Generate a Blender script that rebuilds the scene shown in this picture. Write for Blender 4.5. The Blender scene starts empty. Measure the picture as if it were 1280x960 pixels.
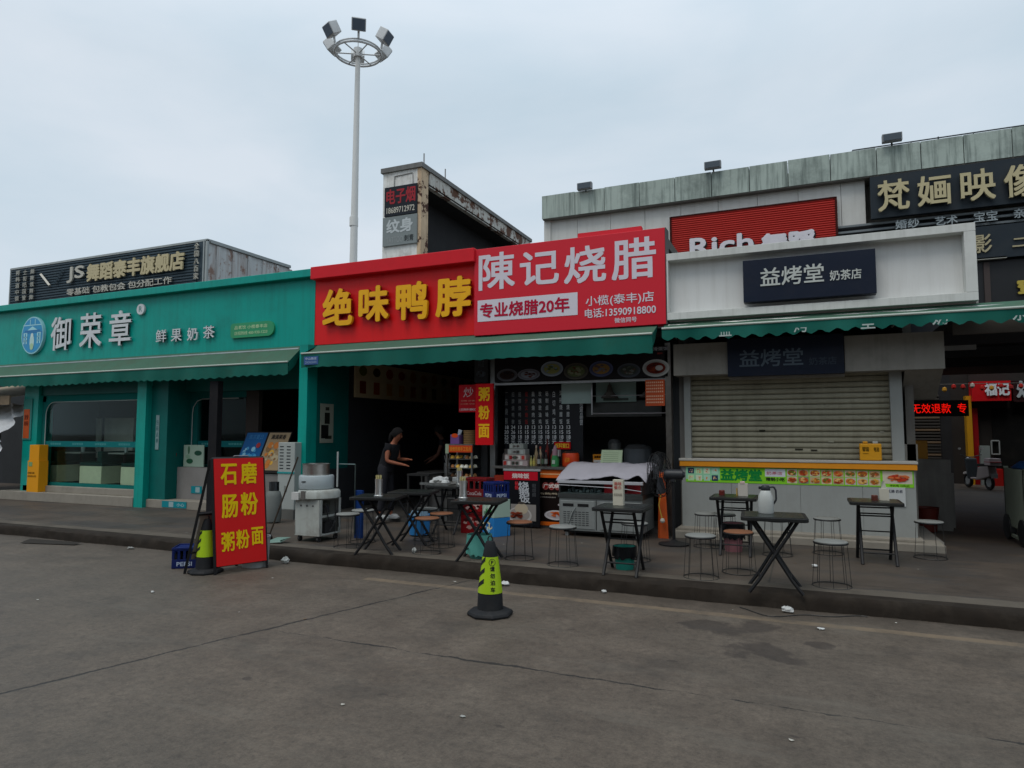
import bpy, math, random
from mathutils import Vector, Matrix
random.seed(7)
SC = bpy.context.scene
COL = SC.collection
R = math.radians
# ------------------------------------------------------------------ camera
FPX, YAW, PITCH, EYE = 850.0, R(23.3), math.atan(61/850), 1.6
cd = bpy.data.cameras.new('camera'); cam = bpy.data.objects.new('camera', cd); COL.objects.link(cam)
cd.sensor_width = 36; cd.lens = FPX/1280*36; cd.clip_start = .05; cd.clip_end = 2000
cam.location = (0, 0, EYE); cam.rotation_euler = (R(90)+PITCH, 0, YAW); SC.camera = cam
_d = Vector((-math.sin(YAW), math.cos(YAW), 0)); _r = Vector((math.cos(YAW), math.sin(YAW), 0)); _z = Vector((0, 0, 1))
_F = _d*math.cos(PITCH)+_z*math.sin(PITCH); _U = -_d*math.sin(PITCH)+_z*math.cos(PITCH)
def _ray(x, y): return _F+_r*((x-640)/FPX)+_U*((480-y)/FPX)
def onY(x, y, Y):            # measured point on a plane parallel to the shop fronts -> (X, Z)
    a = _ray(x, y); t = Y/a.y; return (a.x*t, EYE+a.z*t)
def onZ(x, y, Z=0.0):        # measured point on the ground -> (X, Y)
    a = _ray(x, y); t = (Z-EYE)/a.z; return (a.x*t, a.y*t)
def onX(x, y, X):
    a = _ray(x, y); t = X/a.x; return (a.y*t, EYE+a.z*t)
PAV = .14
# ------------------------------------------------------------------ materials
def lin(h):
    if isinstance(h, str):
        h = h.lstrip('#'); v = [int(h[i:i+2], 16)/255 for i in (0, 2, 4)]
        return tuple(c/12.92 if c < .04045 else ((c+.055)/1.055)**2.4 for c in v)
    return tuple(h)
class NT:
    def __init__(s, name):
        s.m = bpy.data.materials.new(name); s.m.use_nodes = True; s.t = s.m.node_tree; s.n = s.t.nodes
        s.b = s.n['Principled BSDF']; s.co = s.n.new('ShaderNodeTexCoord')
    def new(s, typ, **k):
        n = s.n.new(typ)
        for a, v in k.items(): setattr(n, a, v)
        return n
    def link(s, a, b): s.t.links.new(a, b)
    def math(s, op, a, b=None, c=None):
        n = s.new('ShaderNodeMath', operation=op)
        for i, v in enumerate((a, b, c)):
            if v is None: continue
            if isinstance(v, (int, float)): n.inputs[i].default_value = v
            else: s.link(v, n.inputs[i])
        return n.outputs[0]
    def mapping(s, vec, scale=(1, 1, 1), loc=(0, 0, 0)):
        n = s.new('ShaderNodeMapping'); n.inputs['Scale'].default_value = scale; n.inputs['Location'].default_value = loc
        s.link(vec, n.inputs['Vector']); return n.outputs[0]
    def noise(s, vec, scale, detail=4, rough=.55):
        n = s.new('ShaderNodeTexNoise'); n.inputs['Scale'].default_value = scale; n.inputs['Detail'].default_value = detail
        n.inputs['Roughness'].default_value = rough; s.link(vec, n.inputs['Vector']); return n.outputs['Fac']
    def ramp(s, fac, stops):
        n = s.new('ShaderNodeValToRGB'); e = n.color_ramp.elements
        while len(e) < len(stops): e.new(.5)
        for el, (p, c) in zip(e, stops):
            el.position = p; el.color = (*c, 1) if isinstance(c, tuple) else (c, c, c, 1)
        s.link(fac, n.inputs['Fac']); return n.outputs['Color']
    def mix(s, fac, a, b, mode='MIX'):
        n = s.new('ShaderNodeMix', data_type='RGBA', blend_type=mode)
        for sock, v in ((n.inputs[0], fac), (n.inputs[6], a), (n.inputs[7], b)):
            if isinstance(v, (int, float)): sock.default_value = v
            elif isinstance(v, tuple): sock.default_value = (*v[:3], 1)
            else: s.link(v, sock)
        return n.outputs[2]
    def bump(s, h, strength=.3, dist=.01):
        n = s.new('ShaderNodeBump'); n.inputs['Strength'].default_value = strength; n.inputs['Distance'].default_value = dist
        s.link(h, n.inputs['Height']); s.link(n.outputs[0], s.b.inputs['Normal'])
_mc = {}
def mat(name, col=None, rough=.6, metal=0., var=.18, scale=3., dirt=0., dirtcol=(.06, .05, .04), streak=0., dlo=.48, dhi=.75, bump=.15, bscale=40., spec=.2, trans=0., alpha=1.):
    """col None: the colour comes from the mesh's own colour attribute"""
    if name in _mc: return _mc[name]
    s = NT(name); vec = s.co.outputs['Object']
    if col is None:
        a = s.new('ShaderNodeAttribute', attribute_name='Col'); base = a.outputs['Color']
    else:
        base = lin(col)
    n = s.noise(vec, scale, 5); f = s.math('MULTIPLY_ADD', n, 2*var, 1-var)
    c = s.mix(1., base, s.ramp(f, [(0, 0.), (1, 1.)]) if False else f, 'MULTIPLY')
    if dirt:
        dn = s.noise(vec, scale*.7+.5, 8, .7); df = s.ramp(dn, [(dlo, 0.), (dhi, dirt)]); c = s.mix(df, c, dirtcol)
    if streak:
        sv = s.mapping(vec, (7, 7, .45)); sn = s.noise(sv, 1.6, 6, .65); sf = s.ramp(sn, [(.47, 0.), (.72, streak)]); c = s.mix(sf, c, dirtcol)
    s.link(c, s.b.inputs['Base Color'])
    rn = s.noise(vec, scale*4, 3); s.link(s.math('MULTIPLY_ADD', rn, .25, rough-.12), s.b.inputs['Roughness'])
    s.b.inputs['Metallic'].default_value = metal; s.b.inputs['Specular IOR Level'].default_value = spec
    if trans: s.b.inputs['Transmission Weight'].default_value = trans; s.b.inputs['IOR'].default_value = 1.3
    if alpha < 1: s.b.inputs['Alpha'].default_value = alpha
    if bump: s.bump(s.noise(vec, bscale, 4), bump, .004)
    _mc[name] = s.m; return s.m
def emit(name, col, k):
    if name in _mc: return _mc[name]
    s = NT(name); s.b.inputs['Base Color'].default_value = (*lin(col), 1)
    s.b.inputs['Emission Color'].default_value = (*lin(col), 1); s.b.inputs['Emission Strength'].default_value = k
    _mc[name] = s.m; return s.m
MATTE = lambda: mat('matte', None, .8, spec=.12, var=.14, dirt=.18)
PLAST = lambda: mat('plastic', None, .42, spec=.3, var=.1, dirt=.12, bump=.05)
PRINT = lambda: mat('print', None, .55, spec=.1, var=.06, scale=1.5, bump=0)
STEEL = lambda: mat('steel', None, .36, 1., var=.25, scale=6, dirt=.35, bump=.05)
BLACKM = lambda: mat('black_metal', (.012, .012, .013), .5, 0., spec=.2, var=.3, dirt=.15)
CLOTH = lambda: mat('cloth', None, .9, var=.2, scale=9, bump=.3, bscale=90)
GLASSY = lambda: mat('dark_glass', (.55, .62, .6), .08, 0, var=.02, bump=0, trans=1.)
def glass(name='window_glass'):
    if name in _mc: return _mc[name]
    s = NT(name); s.n.remove(s.b); o = s.n['Material Output']
    g = s.new('ShaderNodeBsdfGlossy'); g.inputs['Roughness'].default_value = .04; g.inputs['Color'].default_value = (.8, .9, .9, 1)
    t = s.new('ShaderNodeBsdfTransparent'); t.inputs['Color'].default_value = (.92, .96, .95, 1)
    fr = s.new('ShaderNodeFresnel'); fr.inputs['IOR'].default_value = 1.12
    m = s.new('ShaderNodeMixShader'); s.link(fr.outputs[0], m.inputs[0]); s.link(t.outputs[0], m.inputs[1]); s.link(g.outputs[0], m.inputs[2])
    s.link(m.outputs[0], o.inputs['Surface']); _mc[name] = s.m; return s.m
# ------------------------------------------------------------------ mesh builder
_tc = {}
def text_mesh(body, bold, lsp=1.0, align='CENTER'):
    k = (body, lsp, align)
    if k in _tc: return _tc[k]
    c = bpy.data.curves.new('tmp', 'FONT'); c.body = body; c.resolution_u = 3; c.space_line = lsp; c.align_x = align
    o = bpy.data.objects.new('tmp', c); COL.objects.link(o)
    me = bpy.data.meshes.new_from_object(o.evaluated_get(bpy.context.evaluated_depsgraph_get()))
    vs = [(v.co.x, v.co.y) for v in me.vertices]; fs = [tuple(p.vertices) for p in me.polygons]
    # keep only outlines needed: boundary edges for the sides
    cnt = {}
    for p in me.polygons:
        for a, b in p.edge_keys: cnt[(a, b)] = cnt.get((a, b), 0)+1
    bd = []
    for p in me.polygons:
        v = list(p.vertices)
        for i in range(len(v)):
            a, b = v[i], v[(i+1) % len(v)]
            if cnt[(min(a, b), max(a, b))] == 1: bd.append((a, b))
    flip = bool(me.polygons) and me.polygons[0].normal.z < 0
    bpy.data.objects.remove(o); bpy.data.curves.remove(c); bpy.data.meshes.remove(me)
    _tc[k] = (vs, fs, bd, flip); return _tc[k]
class MB:
    def __init__(s, c=(1, 1, 1)): s.v = []; s.f = []; s.c = []; s.m = []; s.dc = lin(c)
    def add(s, vs, fs, c=None, m=0):
        o = len(s.v); s.v += [tuple(v) for v in vs]; s.f += [tuple(i+o for i in f) for f in fs]
        c = lin(c) if c is not None else s.dc
        s.c += [c]*len(fs); s.m += [m]*len(fs); return s
    def box(s, x0, x1, y0, y1, z0, z1, c=None, m=0):
        if x0 > x1: x0, x1 = x1, x0
        if y0 > y1: y0, y1 = y1, y0
        if z0 > z1: z0, z1 = z1, z0
        return s.add([(x0, y0, z0), (x1, y0, z0), (x1, y1, z0), (x0, y1, z0), (x0, y0, z1), (x1, y0, z1), (x1, y1, z1), (x0, y1, z1)],
                     [(0, 3, 2, 1), (4, 5, 6, 7), (0, 1, 5, 4), (1, 2, 6, 5), (2, 3, 7, 6), (3, 0, 4, 7)], c, m)
    def cyl(s, p0, p1, r0, r1=None, n=12, c=None, m=0, caps=True):
        r1 = r0 if r1 is None else r1; p0 = Vector(p0); p1 = Vector(p1); a = (p1-p0).normalized()
        u = a.cross(Vector((0, 0, 1))) if abs(a.z) < .95 else a.cross(Vector((1, 0, 0))); u.normalize(); w = a.cross(u)
        vs = [p0+(u*math.cos(2*math.pi*i/n)+w*math.sin(2*math.pi*i/n))*r0 for i in range(n)]+[p1+(u*math.cos(2*math.pi*i/n)+w*math.sin(2*math.pi*i/n))*r1 for i in range(n)]
        fs = [(i, i+n, (i+1) % n+n, (i+1) % n) for i in range(n)]
        if caps: fs += [tuple(range(n)), tuple(range(2*n-1, n-1, -1))]
        return s.add(vs, fs, c, m)
    def tube(s, pts, r, n=8, c=None, m=0, closed=False):
        P = [Vector(p) for p in pts]
        if closed: P.append(P[0])
        for a, b in zip(P, P[1:]):
            if (b-a).length > 1e-6: s.cyl(a, b, r, r, n, c, m)
        return s
    def ring(s, cx, cy, cz, R_, r, n=24, k=6, c=None, m=0, ry=None):
        ry = R_ if ry is None else ry; vs = []; fs = []
        for i in range(n):
            a = 2*math.pi*i/n
            for j in range(k):
                b = 2*math.pi*j/k; q = r*math.cos(b)
                vs.append((cx+(R_+q)*math.cos(a), cy+(ry+q)*math.sin(a), cz+r*math.sin(b)))
        for i in range(n):
            for j in range(k): fs.append((i*k+j, ((i+1) % n)*k+j, ((i+1) % n)*k+(j+1) % k, i*k+(j+1) % k))
        return s.add(vs, fs, c, m)
    def lathe(s, prof, cx=0, cy=0, n=20, c=None, m=0, sx=1, sy=1, a0=0.):
        vs = []; fs = []; k = len(prof)
        for i in range(n):
            a = a0+2*math.pi*i/n
            for r, z in prof: vs.append((cx+r*math.cos(a)*sx, cy+r*math.sin(a)*sy, z))
        for i in range(n):
            for j in range(k-1): fs.append((i*k+j, ((i+1) % n)*k+j, ((i+1) % n)*k+j+1, i*k+j+1))
        if prof[0][0] > 1e-5: fs.append(tuple(i*k for i in range(n))[::-1])
        if prof[-1][0] > 1e-5: fs.append(tuple(i*k+k-1 for i in range(n)))
        return s.add(vs, fs, c, m)
    def prism(s, poly, y0, y1, c=None, m=0, axis='y'):
        n = len(poly)
        if axis == 'y': vs = [(x, y0, z) for x, z in poly]+[(x, y1, z) for x, z in poly]
        elif axis == 'z': vs = [(x, z, y0) for x, z in poly]+[(x, z, y1) for x, z in poly]
        else: vs = [(y0, x, z) for x, z in poly]+[(y1, x, z) for x, z in poly]
        return s.add(vs, [tuple(range(n)), tuple(range(2*n-1, n-1, -1))]+[(i, i+n, (i+1) % n+n, (i+1) % n) for i in range(n)], c, m)
    def ell(s, cx, cz, rx, rz, y, c=None, n=20, m=0):        # flat printed ellipse on a front facing -Y
        return s.add([(cx+rx*math.cos(2*math.pi*i/n), y, cz+rz*math.sin(2*math.pi*i/n)) for i in range(n)], [tuple(range(n))], c, m)
    def rect(s, x0, x1, z0, z1, y, c=None, m=0):
        return s.add([(x0, y, z0), (x1, y, z0), (x1, y, z1), (x0, y, z1)], [(0, 1, 2, 3)], c, m)
    def text(s, body, x0, x1, z0, z1, y, c=None, bold=.02, ext=0., m=0, lsp=1.0, u=(1, 0, 0), v=(0, 0, 1), o=None, clampv=None, slant=0., align='CENTER'):
        """writing fitted to the box x0..x1 (along u), z0..z1 (along v); facing -Y at y unless o,u,v give another plane"""
        vs, fs, bd, flip = text_mesh(body, bold, lsp, align)
        if not vs: return s
        ax, bx = min(q[0] for q in vs), max(q[0] for q in vs); az, bz = min(q[1] for q in vs), max(q[1] for q in vs)
        u = Vector(u); v = Vector(v); nrm = u.cross(v); O = Vector((0, y, 0)) if o is None else Vector(o)
        # heavier strokes: the same glyphs set again a little aside, each a hair further out
        cw = (x1-x0)/max(1, max(len(l) for l in body.split('\n'))); e = min(bold, .05)*cw*1.05
        e_v = e
        offs = [(0, 0)] if bold <= .004 else ([(-.7*e, -.7*e), (.7*e, .7*e), (-.7*e, .7*e), (.7*e, -.7*e)] if bold < .03 else [(e*math.cos(R(a)), e*math.sin(R(a))) for a in range(0, 360, 45)]+[(0, 0)])
        X0, X1_, Z0_, Z1_ = (x0+e, x1-e, z0+e_v, z1-e_v) if bold > .004 else (x0, x1, z0, z1)
        if flip: fs = [tuple(reversed(f)) for f in fs]
        for ko, (ox, oz) in enumerate(offs):
            P = []
            for q in vs:
                a = X0+(q[0]-ax)/(bx-ax)*(X1_-X0)+ox; b = Z0_+(q[1]-az)/(bz-az)*(Z1_-Z0_)+oz
                if clampv is not None: b = max(min(b, clampv[1]), clampv[0])
                P.append(O+u*(a+slant*(b-z0))+v*b+nrm*(.00025*ko))
            if ext:
                n = len(P); P2 = [p+nrm*ext for p in P]
                s.add(P+P2, [tuple(i+n for i in f) for f in fs]+[(a, b, b+n, a+n) for a, b in bd], c, m)
            else: s.add(P, fs, c, m)
        return s
    def blobs(s, cx, cz, rx, rz, y, cols, n=14, seed=1, sz=.3):      # small food pieces in a printed picture
        rr = random.Random(seed)
        for i in range(n):
            a = rr.uniform(0, 6.28); q = math.sqrt(rr.random())*.8; k = rr.uniform(.5, 1.)*sz; ph = rr.uniform(0, 6.28)
            x, z = cx+rx*q*math.cos(a), cz+rz*q*math.sin(a); m_ = rr.randint(5, 8)
            s.add([(x+rx*k*rr.uniform(.6, 1)*math.cos(ph+6.283*j/m_), y-.0004*(i+1), z+rz*k*rr.uniform(.6, 1)*math.sin(ph+6.283*j/m_)) for j in range(m_)], [tuple(range(m_))], rr.choice(cols))
        return s
    def build(s, name, mats, parent=None, world=True, smooth=False, bevel=0., seg=2):
        me = bpy.data.meshes.new(name); off = Vector((0, 0, 0))
        if parent is not None and world:
            r = parent
            while r.parent: r = r.parent
            off = r.location
        me.from_pydata([(x-off.x, y-off.y, z-off.z) for x, y, z in s.v], [], s.f)
        if not isinstance(mats, (list, tuple)): mats = [mats]
        for m in mats: me.materials.append(m)
        me.polygons.foreach_set('material_index', s.m); me.polygons.foreach_set('use_smooth', [smooth]*len(s.f))
        at = me.color_attributes.new('Col', 'FLOAT_COLOR', 'CORNER'); buf = []
        for p, c in zip(s.f, s.c): buf += [c[0], c[1], c[2], 1.]*len(p)
        at.data.foreach_set('color', buf); me.update()
        o = bpy.data.objects.new(name, me); COL.objects.link(o)
        if parent is not None: o.parent = parent
        if smooth:
            me.set_sharp_from_angle(angle=R(40))
        if bevel:
            b = o.modifiers.new('bevel', 'BEVEL'); b.width = bevel; b.segments = seg; b.limit_method = 'ANGLE'; b.angle_limit = R(50)
        return o
def tag(o, label=None, cat=None, group=None, kind=None):
    for k, v in (('label', label), ('category', cat), ('group', group), ('kind', kind)):
        if v: o[k] = v
    return o
def thing(name, label, cat, loc=(0, 0, 0), rz=0., group=None):
    o = bpy.data.objects.new(name, None); COL.objects.link(o); o.location = loc; o.rotation_euler = (0, 0, rz); o.empty_display_size = .1
    return tag(o, label, cat, group)
def dup(root, loc, rz=0., label=None, group=None, scale=None):
    def cp(o, par):
        c = o.copy(); COL.objects.link(c)
        if par: c.parent = par
        for ch in [q for q in bpy.data.objects if q.parent == o]: cp(ch, c)
        return c
    r = cp(root, None); r.location = loc; r.rotation_euler = (0, 0, rz)
    if scale: r.scale = scale
    if label: r['label'] = label
    if group: r['group'] = group
    return r
def PB(xl, xr, yt, yb, Y):       # pixel box (heights measured at its middle) -> x0,x1,z0,z1 on plane Y
    xc = (xl+xr)/2; ym = (yt+yb)/2
    return onY(xl, ym, Y)[0], onY(xr, ym, Y)[0], onY(xc, yb, Y)[1], onY(xc, yt, Y)[1]
FY = 9.6
# ================================================================== sky + sun
SUN_EL, SUN_AZ = R(62), R(195)
w = bpy.data.worlds.new('World'); SC.world = w; w.use_nodes = True
t = w.node_tree; bg = t.nodes['Background']
sky = t.nodes.new('ShaderNodeTexSky'); sky.sky_type = 'NISHITA'; sky.sun_disc = False; sky.sun_elevation = SUN_EL; sky.sun_rotation = SUN_AZ
sky.dust_density = 5; sky.ozone_density = 2; sky.air_density = 1.2
tc = t.nodes.new('ShaderNodeTexCoord'); mp = t.nodes.new('ShaderNodeMapping'); mp.inputs['Scale'].default_value = (1, 1, 2.6); mp.inputs['Location'].default_value = (.35, .1, .2)
t.links.new(tc.outputs['Generated'], mp.inputs['Vector'])
n1 = t.nodes.new('ShaderNodeTexNoise'); n1.inputs['Scale'].default_value = 1.7; n1.inputs['Detail'].default_value = 7; n1.inputs['Roughness'].default_value = .5; n1.inputs['Distortion'].default_value = .3
t.links.new(mp.outputs[0], n1.inputs['Vector'])
cr = t.nodes.new('ShaderNodeValToRGB'); e = cr.color_ramp.elements
SK = 10.0     # the cloud layer's radiance in the sky texture's units (background strength 0.1)
e[0].position = .36; e[0].color = (.56*.1*SK, .685*.1*SK, .785*.1*SK, 1); e[1].position = .62; e[1].color = (.725*.1*SK, .80*.1*SK, .88*.1*SK, 1)
t.links.new(n1.outputs['Fac'], cr.inputs['Fac'])
sc = t.nodes.new('ShaderNodeVectorMath'); sc.operation = 'SCALE'; sc.inputs['Scale'].default_value = 10.0; t.links.new(cr.outputs['Color'], sc.inputs[0])
# overcast: brighter towards the zenith
sx = t.nodes.new('ShaderNodeSeparateXYZ'); t.links.new(tc.outputs['Generated'], sx.inputs[0])
mr = t.nodes.new('ShaderNodeMapRange'); mr.inputs['From Min'].default_value = .45; mr.inputs['From Max'].default_value = 1.; mr.inputs['To Min'].default_value = 1.; mr.inputs['To Max'].default_value = 1.6
t.links.new(sx.outputs['Z'], mr.inputs['Value'])
s2 = t.nodes.new('ShaderNodeVectorMath'); s2.operation = 'SCALE'; t.links.new(sc.outputs[0], s2.inputs[0]); t.links.new(mr.outputs[0], s2.inputs['Scale'])
mx = t.nodes.new('ShaderNodeMix'); mx.data_type = 'RGBA'; mx.inputs[0].default_value = .93
t.links.new(sky.outputs[0], mx.inputs[6]); t.links.new(s2.outputs[0], mx.inputs[7]); t.links.new(mx.outputs[2], bg.inputs['Color'])
bg.inputs['Strength'].default_value = .1
sl = bpy.data.lights.new('sun', 'SUN'); sl.energy = 1.2; sl.angle = R(28); sl.color = (1, .95, .88)
so = bpy.data.objects.new('sun', sl); COL.objects.link(so)
# sun behind the camera, slightly from its left
sd = Vector((math.sin(SUN_AZ)*math.cos(SUN_EL), math.cos(SUN_AZ)*math.cos(SUN_EL), math.sin(SUN_EL)))
so.rotation_euler = sd.to_track_quat('Z', 'Y').to_euler()
SC.view_settings.view_transform = 'Standard'; SC.view_settings.look = 'None'; SC.view_settings.exposure = 0; SC.view_settings.gamma = 1; SC.view_settings.use_curve_mapping = False
# ================================================================== ground
def road_mat():
    s = NT('road_concrete'); v = s.co.outputs['Object']
    big = s.noise(v, .35, 4); mid = s.noise(v, 2.2, 6, .65); fine = s.noise(v, 60, 5, .7)
    c = s.ramp(mid, [(.28, (.072, .055, .041)), (.5, (.103, .080, .060)), (.72, (.138, .109, .083))])
    c = s.mix(s.ramp(big, [(.38, 0.), (.66, .55)]), c, (.086, .073, .058)); c = s.mix(.5, c, s.ramp(fine, [(.3, .35), (.7, 1.12)]), 'MULTIPLY')
    g2 = s.noise(s.mapping(v, loc=(3, 8, 0)), 17, 6, .75); c = s.mix(.6, c, s.ramp(g2, [(.32, .45), (.5, 1.), (.68, 1.35)]), 'MULTIPLY')
    vo = s.new('ShaderNodeTexVoronoi'); vo.inputs['Scale'].default_value = 130; s.link(v, vo.inputs['Vector'])
    c = s.mix(s.ramp(vo.outputs['Distance'], [(.05, .35), (.3, 0.)]), c, (.17, .16, .14))
    sp = s.new('ShaderNodeSeparateXYZ'); s.link(v, sp.inputs[0]); X, Y = sp.outputs[0], sp.outputs[1]
    wig = s.math('MULTIPLY_ADD', s.noise(v, 2.5, 6, .7), .14, -.07)
    def line(a, b, wd, gap, seedv, lo=None, hi=None):
        dx, dy = b[0]-a[0], b[1]-a[1]; L = math.hypot(dx, dy); nx, ny = -dy/L, dx/L
        d = s.math('ADD', s.math('MULTIPLY', X, nx), s.math('MULTIPLY', Y, ny)); d = s.math('SUBTRACT', d, a[0]*nx+a[1]*ny); d = s.math('ABSOLUTE', s.math('ADD', d, wig))
        wn = s.math('MULTIPLY_ADD', s.noise(s.mapping(v, loc=(seedv, 0, 0)), 1.3, 5, .7), wd*2.4, -wd*gap)
        f = s.math('SUBTRACT', 1., s.math('DIVIDE', d, s.math('MAXIMUM', wn, .0006)))
        f = s.math('MULTIPLY', f, 3.); n = s.math('MINIMUM', s.math('MAXIMUM', f, 0.), 1.)
        if lo is not None: n = s.math('MULTIPLY', n, s.math('GREATER_THAN', X, lo))
        return n
    k = s.math('MAXIMUM', line((-4.6, 2.71), (-3.43, 6.65), .03, .55, 3), line((-3.9, 4.42), (1, 4.38), .042, .95, 9, -3.95))
    c = s.mix(s.math('MULTIPLY', k, .9), c, (.012, .011, .010))
    # dark wet/oil stain, gutter dirt, worn yellow line
    def blob(cx, cy, rx, ry, th=.0, sc_=3.):
        a = s.math('DIVIDE', s.math('SUBTRACT', X, cx), rx); b = s.math('DIVIDE', s.math('SUBTRACT', Y, cy), ry)
        d = s.math('ADD', s.math('MULTIPLY', a, a), s.math('MULTIPLY', b, b)); d = s.math('SUBTRACT', 1.+th, d)
        d = s.math('ADD', d, s.math('MULTIPLY_ADD', s.noise(v, sc_, 5, .6), 5.5, -3.0)); return s.math('MINIMUM', s.math('MAXIMUM', s.math('MULTIPLY', d, 2.2), 0.), 1.)
    st = s.math('MAXIMUM', blob(-.62, 6.0, .55, .25), blob(-.35, 5.45, .35, .28)); st = s.math('MAXIMUM', st, blob(.05, 5.75, .12, .1)); st = s.math('MAXIMUM', st, blob(-1.9, 5.4, .3, .15, -.4))
    for bx, by, br in ((-1.58, 3.5, .05), (-.9, 4.95, .05), (-2.43, 3.63, .05), (-3.4, 3.5, .07), (-.1, 4.0, .05), (.4, 3.6, .06), (-3.3, 5.2, .05)): st = s.math('MAXIMUM', st, blob(bx, by, br, br*.5, 0, 12.))
    c = s.mix(s.math('MULTIPLY', st, .62), c, (.026, .020, .017))
    pale = s.noise(s.mapping(v, (.5, 2.2, 1), (5, 3, 0)), 1.1, 6, .7); c = s.mix(s.ramp(pale, [(.55, 0.), (.75, .6)]), c, (.120, .105, .084))
    dk = s.noise(s.mapping(v, (1., 1.3, 1), (9, 1, 0)), .9, 7, .72); c = s.mix(s.ramp(dk, [(.54, 0.), (.68, .55)]), c, (.040, .034, .028))
    sc1 = s.noise(s.mapping(v, (.25, 5, 1), (1, 7, 0)), 1.6, 5, .7); c = s.mix(s.ramp(sc1, [(.58, 0.), (.72, .3)]), c, (.05, .045, .04))
    spk = s.new('ShaderNodeTexVoronoi'); spk.inputs['Scale'].default_value = 9; s.link(v, spk.inputs['Vector']); c = s.mix(s.ramp(spk.outputs['Distance'], [(.05, .5), (.09, 0.)]), c, (.03, .027, .024))
    yl = s.math('ABSOLUTE', s.math('ADD', s.math('SUBTRACT', Y, 6.36), s.math('MULTIPLY', wig, .3)))
    yl = s.math('MULTIPLY', s.math('LESS_THAN', yl, .055), s.ramp(s.noise(v, 3., 6, .75), [(.36, .1), (.58, .85)])); c = s.mix(s.math('MULTIPLY', yl, s.math('GREATER_THAN', X, -4.5)), c, (.175, .130, .085))
    gd = s.math('MINIMUM', s.math('MAXIMUM', s.math('MULTIPLY', s.math('SUBTRACT', Y, 6.4), 2.4), 0.), 1.); gd = s.math('MULTIPLY', gd, s.ramp(s.noise(v, 4, 5), [(.3, .2), (.6, .9)]))
    c = s.mix(s.math('MULTIPLY', gd, .8), c, (.042, .033, .025))
    s.link(c, s.b.inputs['Base Color']); s.link(s.math('MULTIPLY_ADD', mid, .3, .5), s.b.inputs['Roughness']); s.b.inputs['Specular IOR Level'].default_value = .35
    h = s.math('MULTIPLY_ADD', fine, .4, s.math('MULTIPLY', k, -1.6)); s.bump(h, .5, .006); return s.m
def pave_mat():
    s = NT('pavement_concrete'); v = s.co.outputs['Object']
    mid = s.noise(v, 1.3, 6, .65); fine = s.noise(v, 45, 4, .7)
    c = s.ramp(mid, [(.3, (.055, .043, .034)), (.72, (.104, .081, .062))])
    pat = s.noise(s.mapping(v, (.5, 1.4, 1), (2, 8, 0)), .9, 5, .6); c = s.mix(s.ramp(pat, [(.5, 0.), (.56, .5)]), c, (.045, .044, .043))
    c = s.mix(.45, c, s.ramp(fine, [(.25, .5), (.75, 1.)]), 'MULTIPLY')
    sp = s.new('ShaderNodeSeparateXYZ'); s.link(v, sp.inputs[0])
    def grid(sock, step, wd):
        a = s.math('ABSOLUTE', s.math('SUBTRACT', s.math('FRACT', s.math('DIVIDE', s.math('ADD', sock, .37), step)), .5)); return s.math('GREATER_THAN', a, .5-wd/step)
    g = s.math('MAXIMUM', grid(sp.outputs[0], 3.1, .008), grid(sp.outputs[1], 2.6, .008))
    c = s.mix(s.math('MULTIPLY', g, .6), c, (.02, .02, .018))
    st = s.noise(s.mapping(v, loc=(4, 4, 0)), 2.4, 6, .7); c = s.mix(s.ramp(st, [(.58, 0.), (.75, .55)]), c, (.030, .027, .024))
    s.link(c, s.b.inputs['Base Color']); s.link(s.math('MULTIPLY_ADD', mid, .35, .42), s.b.inputs['Roughness']); s.b.inputs['Specular IOR Level'].default_value = .35
    s.bump(fine, .4, .005); return s.m
mb = MB(); mb.add([(-500, -500, 0), (500, -500, 0), (500, 500, 0), (-500, 500, 0)], [(0, 1, 2, 3)])
tag(mb.build('road', road_mat()), kind='structure')
mb = MB(); mb.box(-60, 60, 6.97, 60, .004, PAV); tag(mb.build('pavement', pave_mat()), kind='structure')
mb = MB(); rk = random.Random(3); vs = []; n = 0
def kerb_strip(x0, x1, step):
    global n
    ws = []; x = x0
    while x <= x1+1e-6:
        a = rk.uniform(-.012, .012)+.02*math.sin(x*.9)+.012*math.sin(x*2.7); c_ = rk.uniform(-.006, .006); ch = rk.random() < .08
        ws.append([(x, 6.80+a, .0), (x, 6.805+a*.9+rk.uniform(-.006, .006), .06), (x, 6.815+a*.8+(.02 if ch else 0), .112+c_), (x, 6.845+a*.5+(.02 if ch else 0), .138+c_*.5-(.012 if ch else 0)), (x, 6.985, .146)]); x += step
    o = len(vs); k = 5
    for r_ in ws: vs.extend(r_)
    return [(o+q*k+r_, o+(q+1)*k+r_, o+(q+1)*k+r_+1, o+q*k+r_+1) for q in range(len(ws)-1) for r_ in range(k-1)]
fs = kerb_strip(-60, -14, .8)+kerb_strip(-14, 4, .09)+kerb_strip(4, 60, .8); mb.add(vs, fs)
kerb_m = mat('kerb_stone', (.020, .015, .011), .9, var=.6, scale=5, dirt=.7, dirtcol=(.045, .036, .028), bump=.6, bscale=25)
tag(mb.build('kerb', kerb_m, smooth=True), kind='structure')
mb = MB(); vs = []; rk = random.Random(8)
for q in range(260):
    x = -20+q*.1; a = .03*math.sin(x*1.3)+rk.uniform(-.02, .02); vs += [(x, 6.975, PAV+.0065), (x, 7.20+a, PAV+.006)]
mb.add(vs, [(2*q, 2*q+2, 2*q+3, 2*q+1) for q in range(259)]); tag(mb.build('pavement_edge', mat('edge_concrete', (.098, .083, .066), .85, var=.4, scale=2.5, dirt=.6, dirtcol=(.045, .04, .034), bump=.4)), kind='structure')
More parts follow.
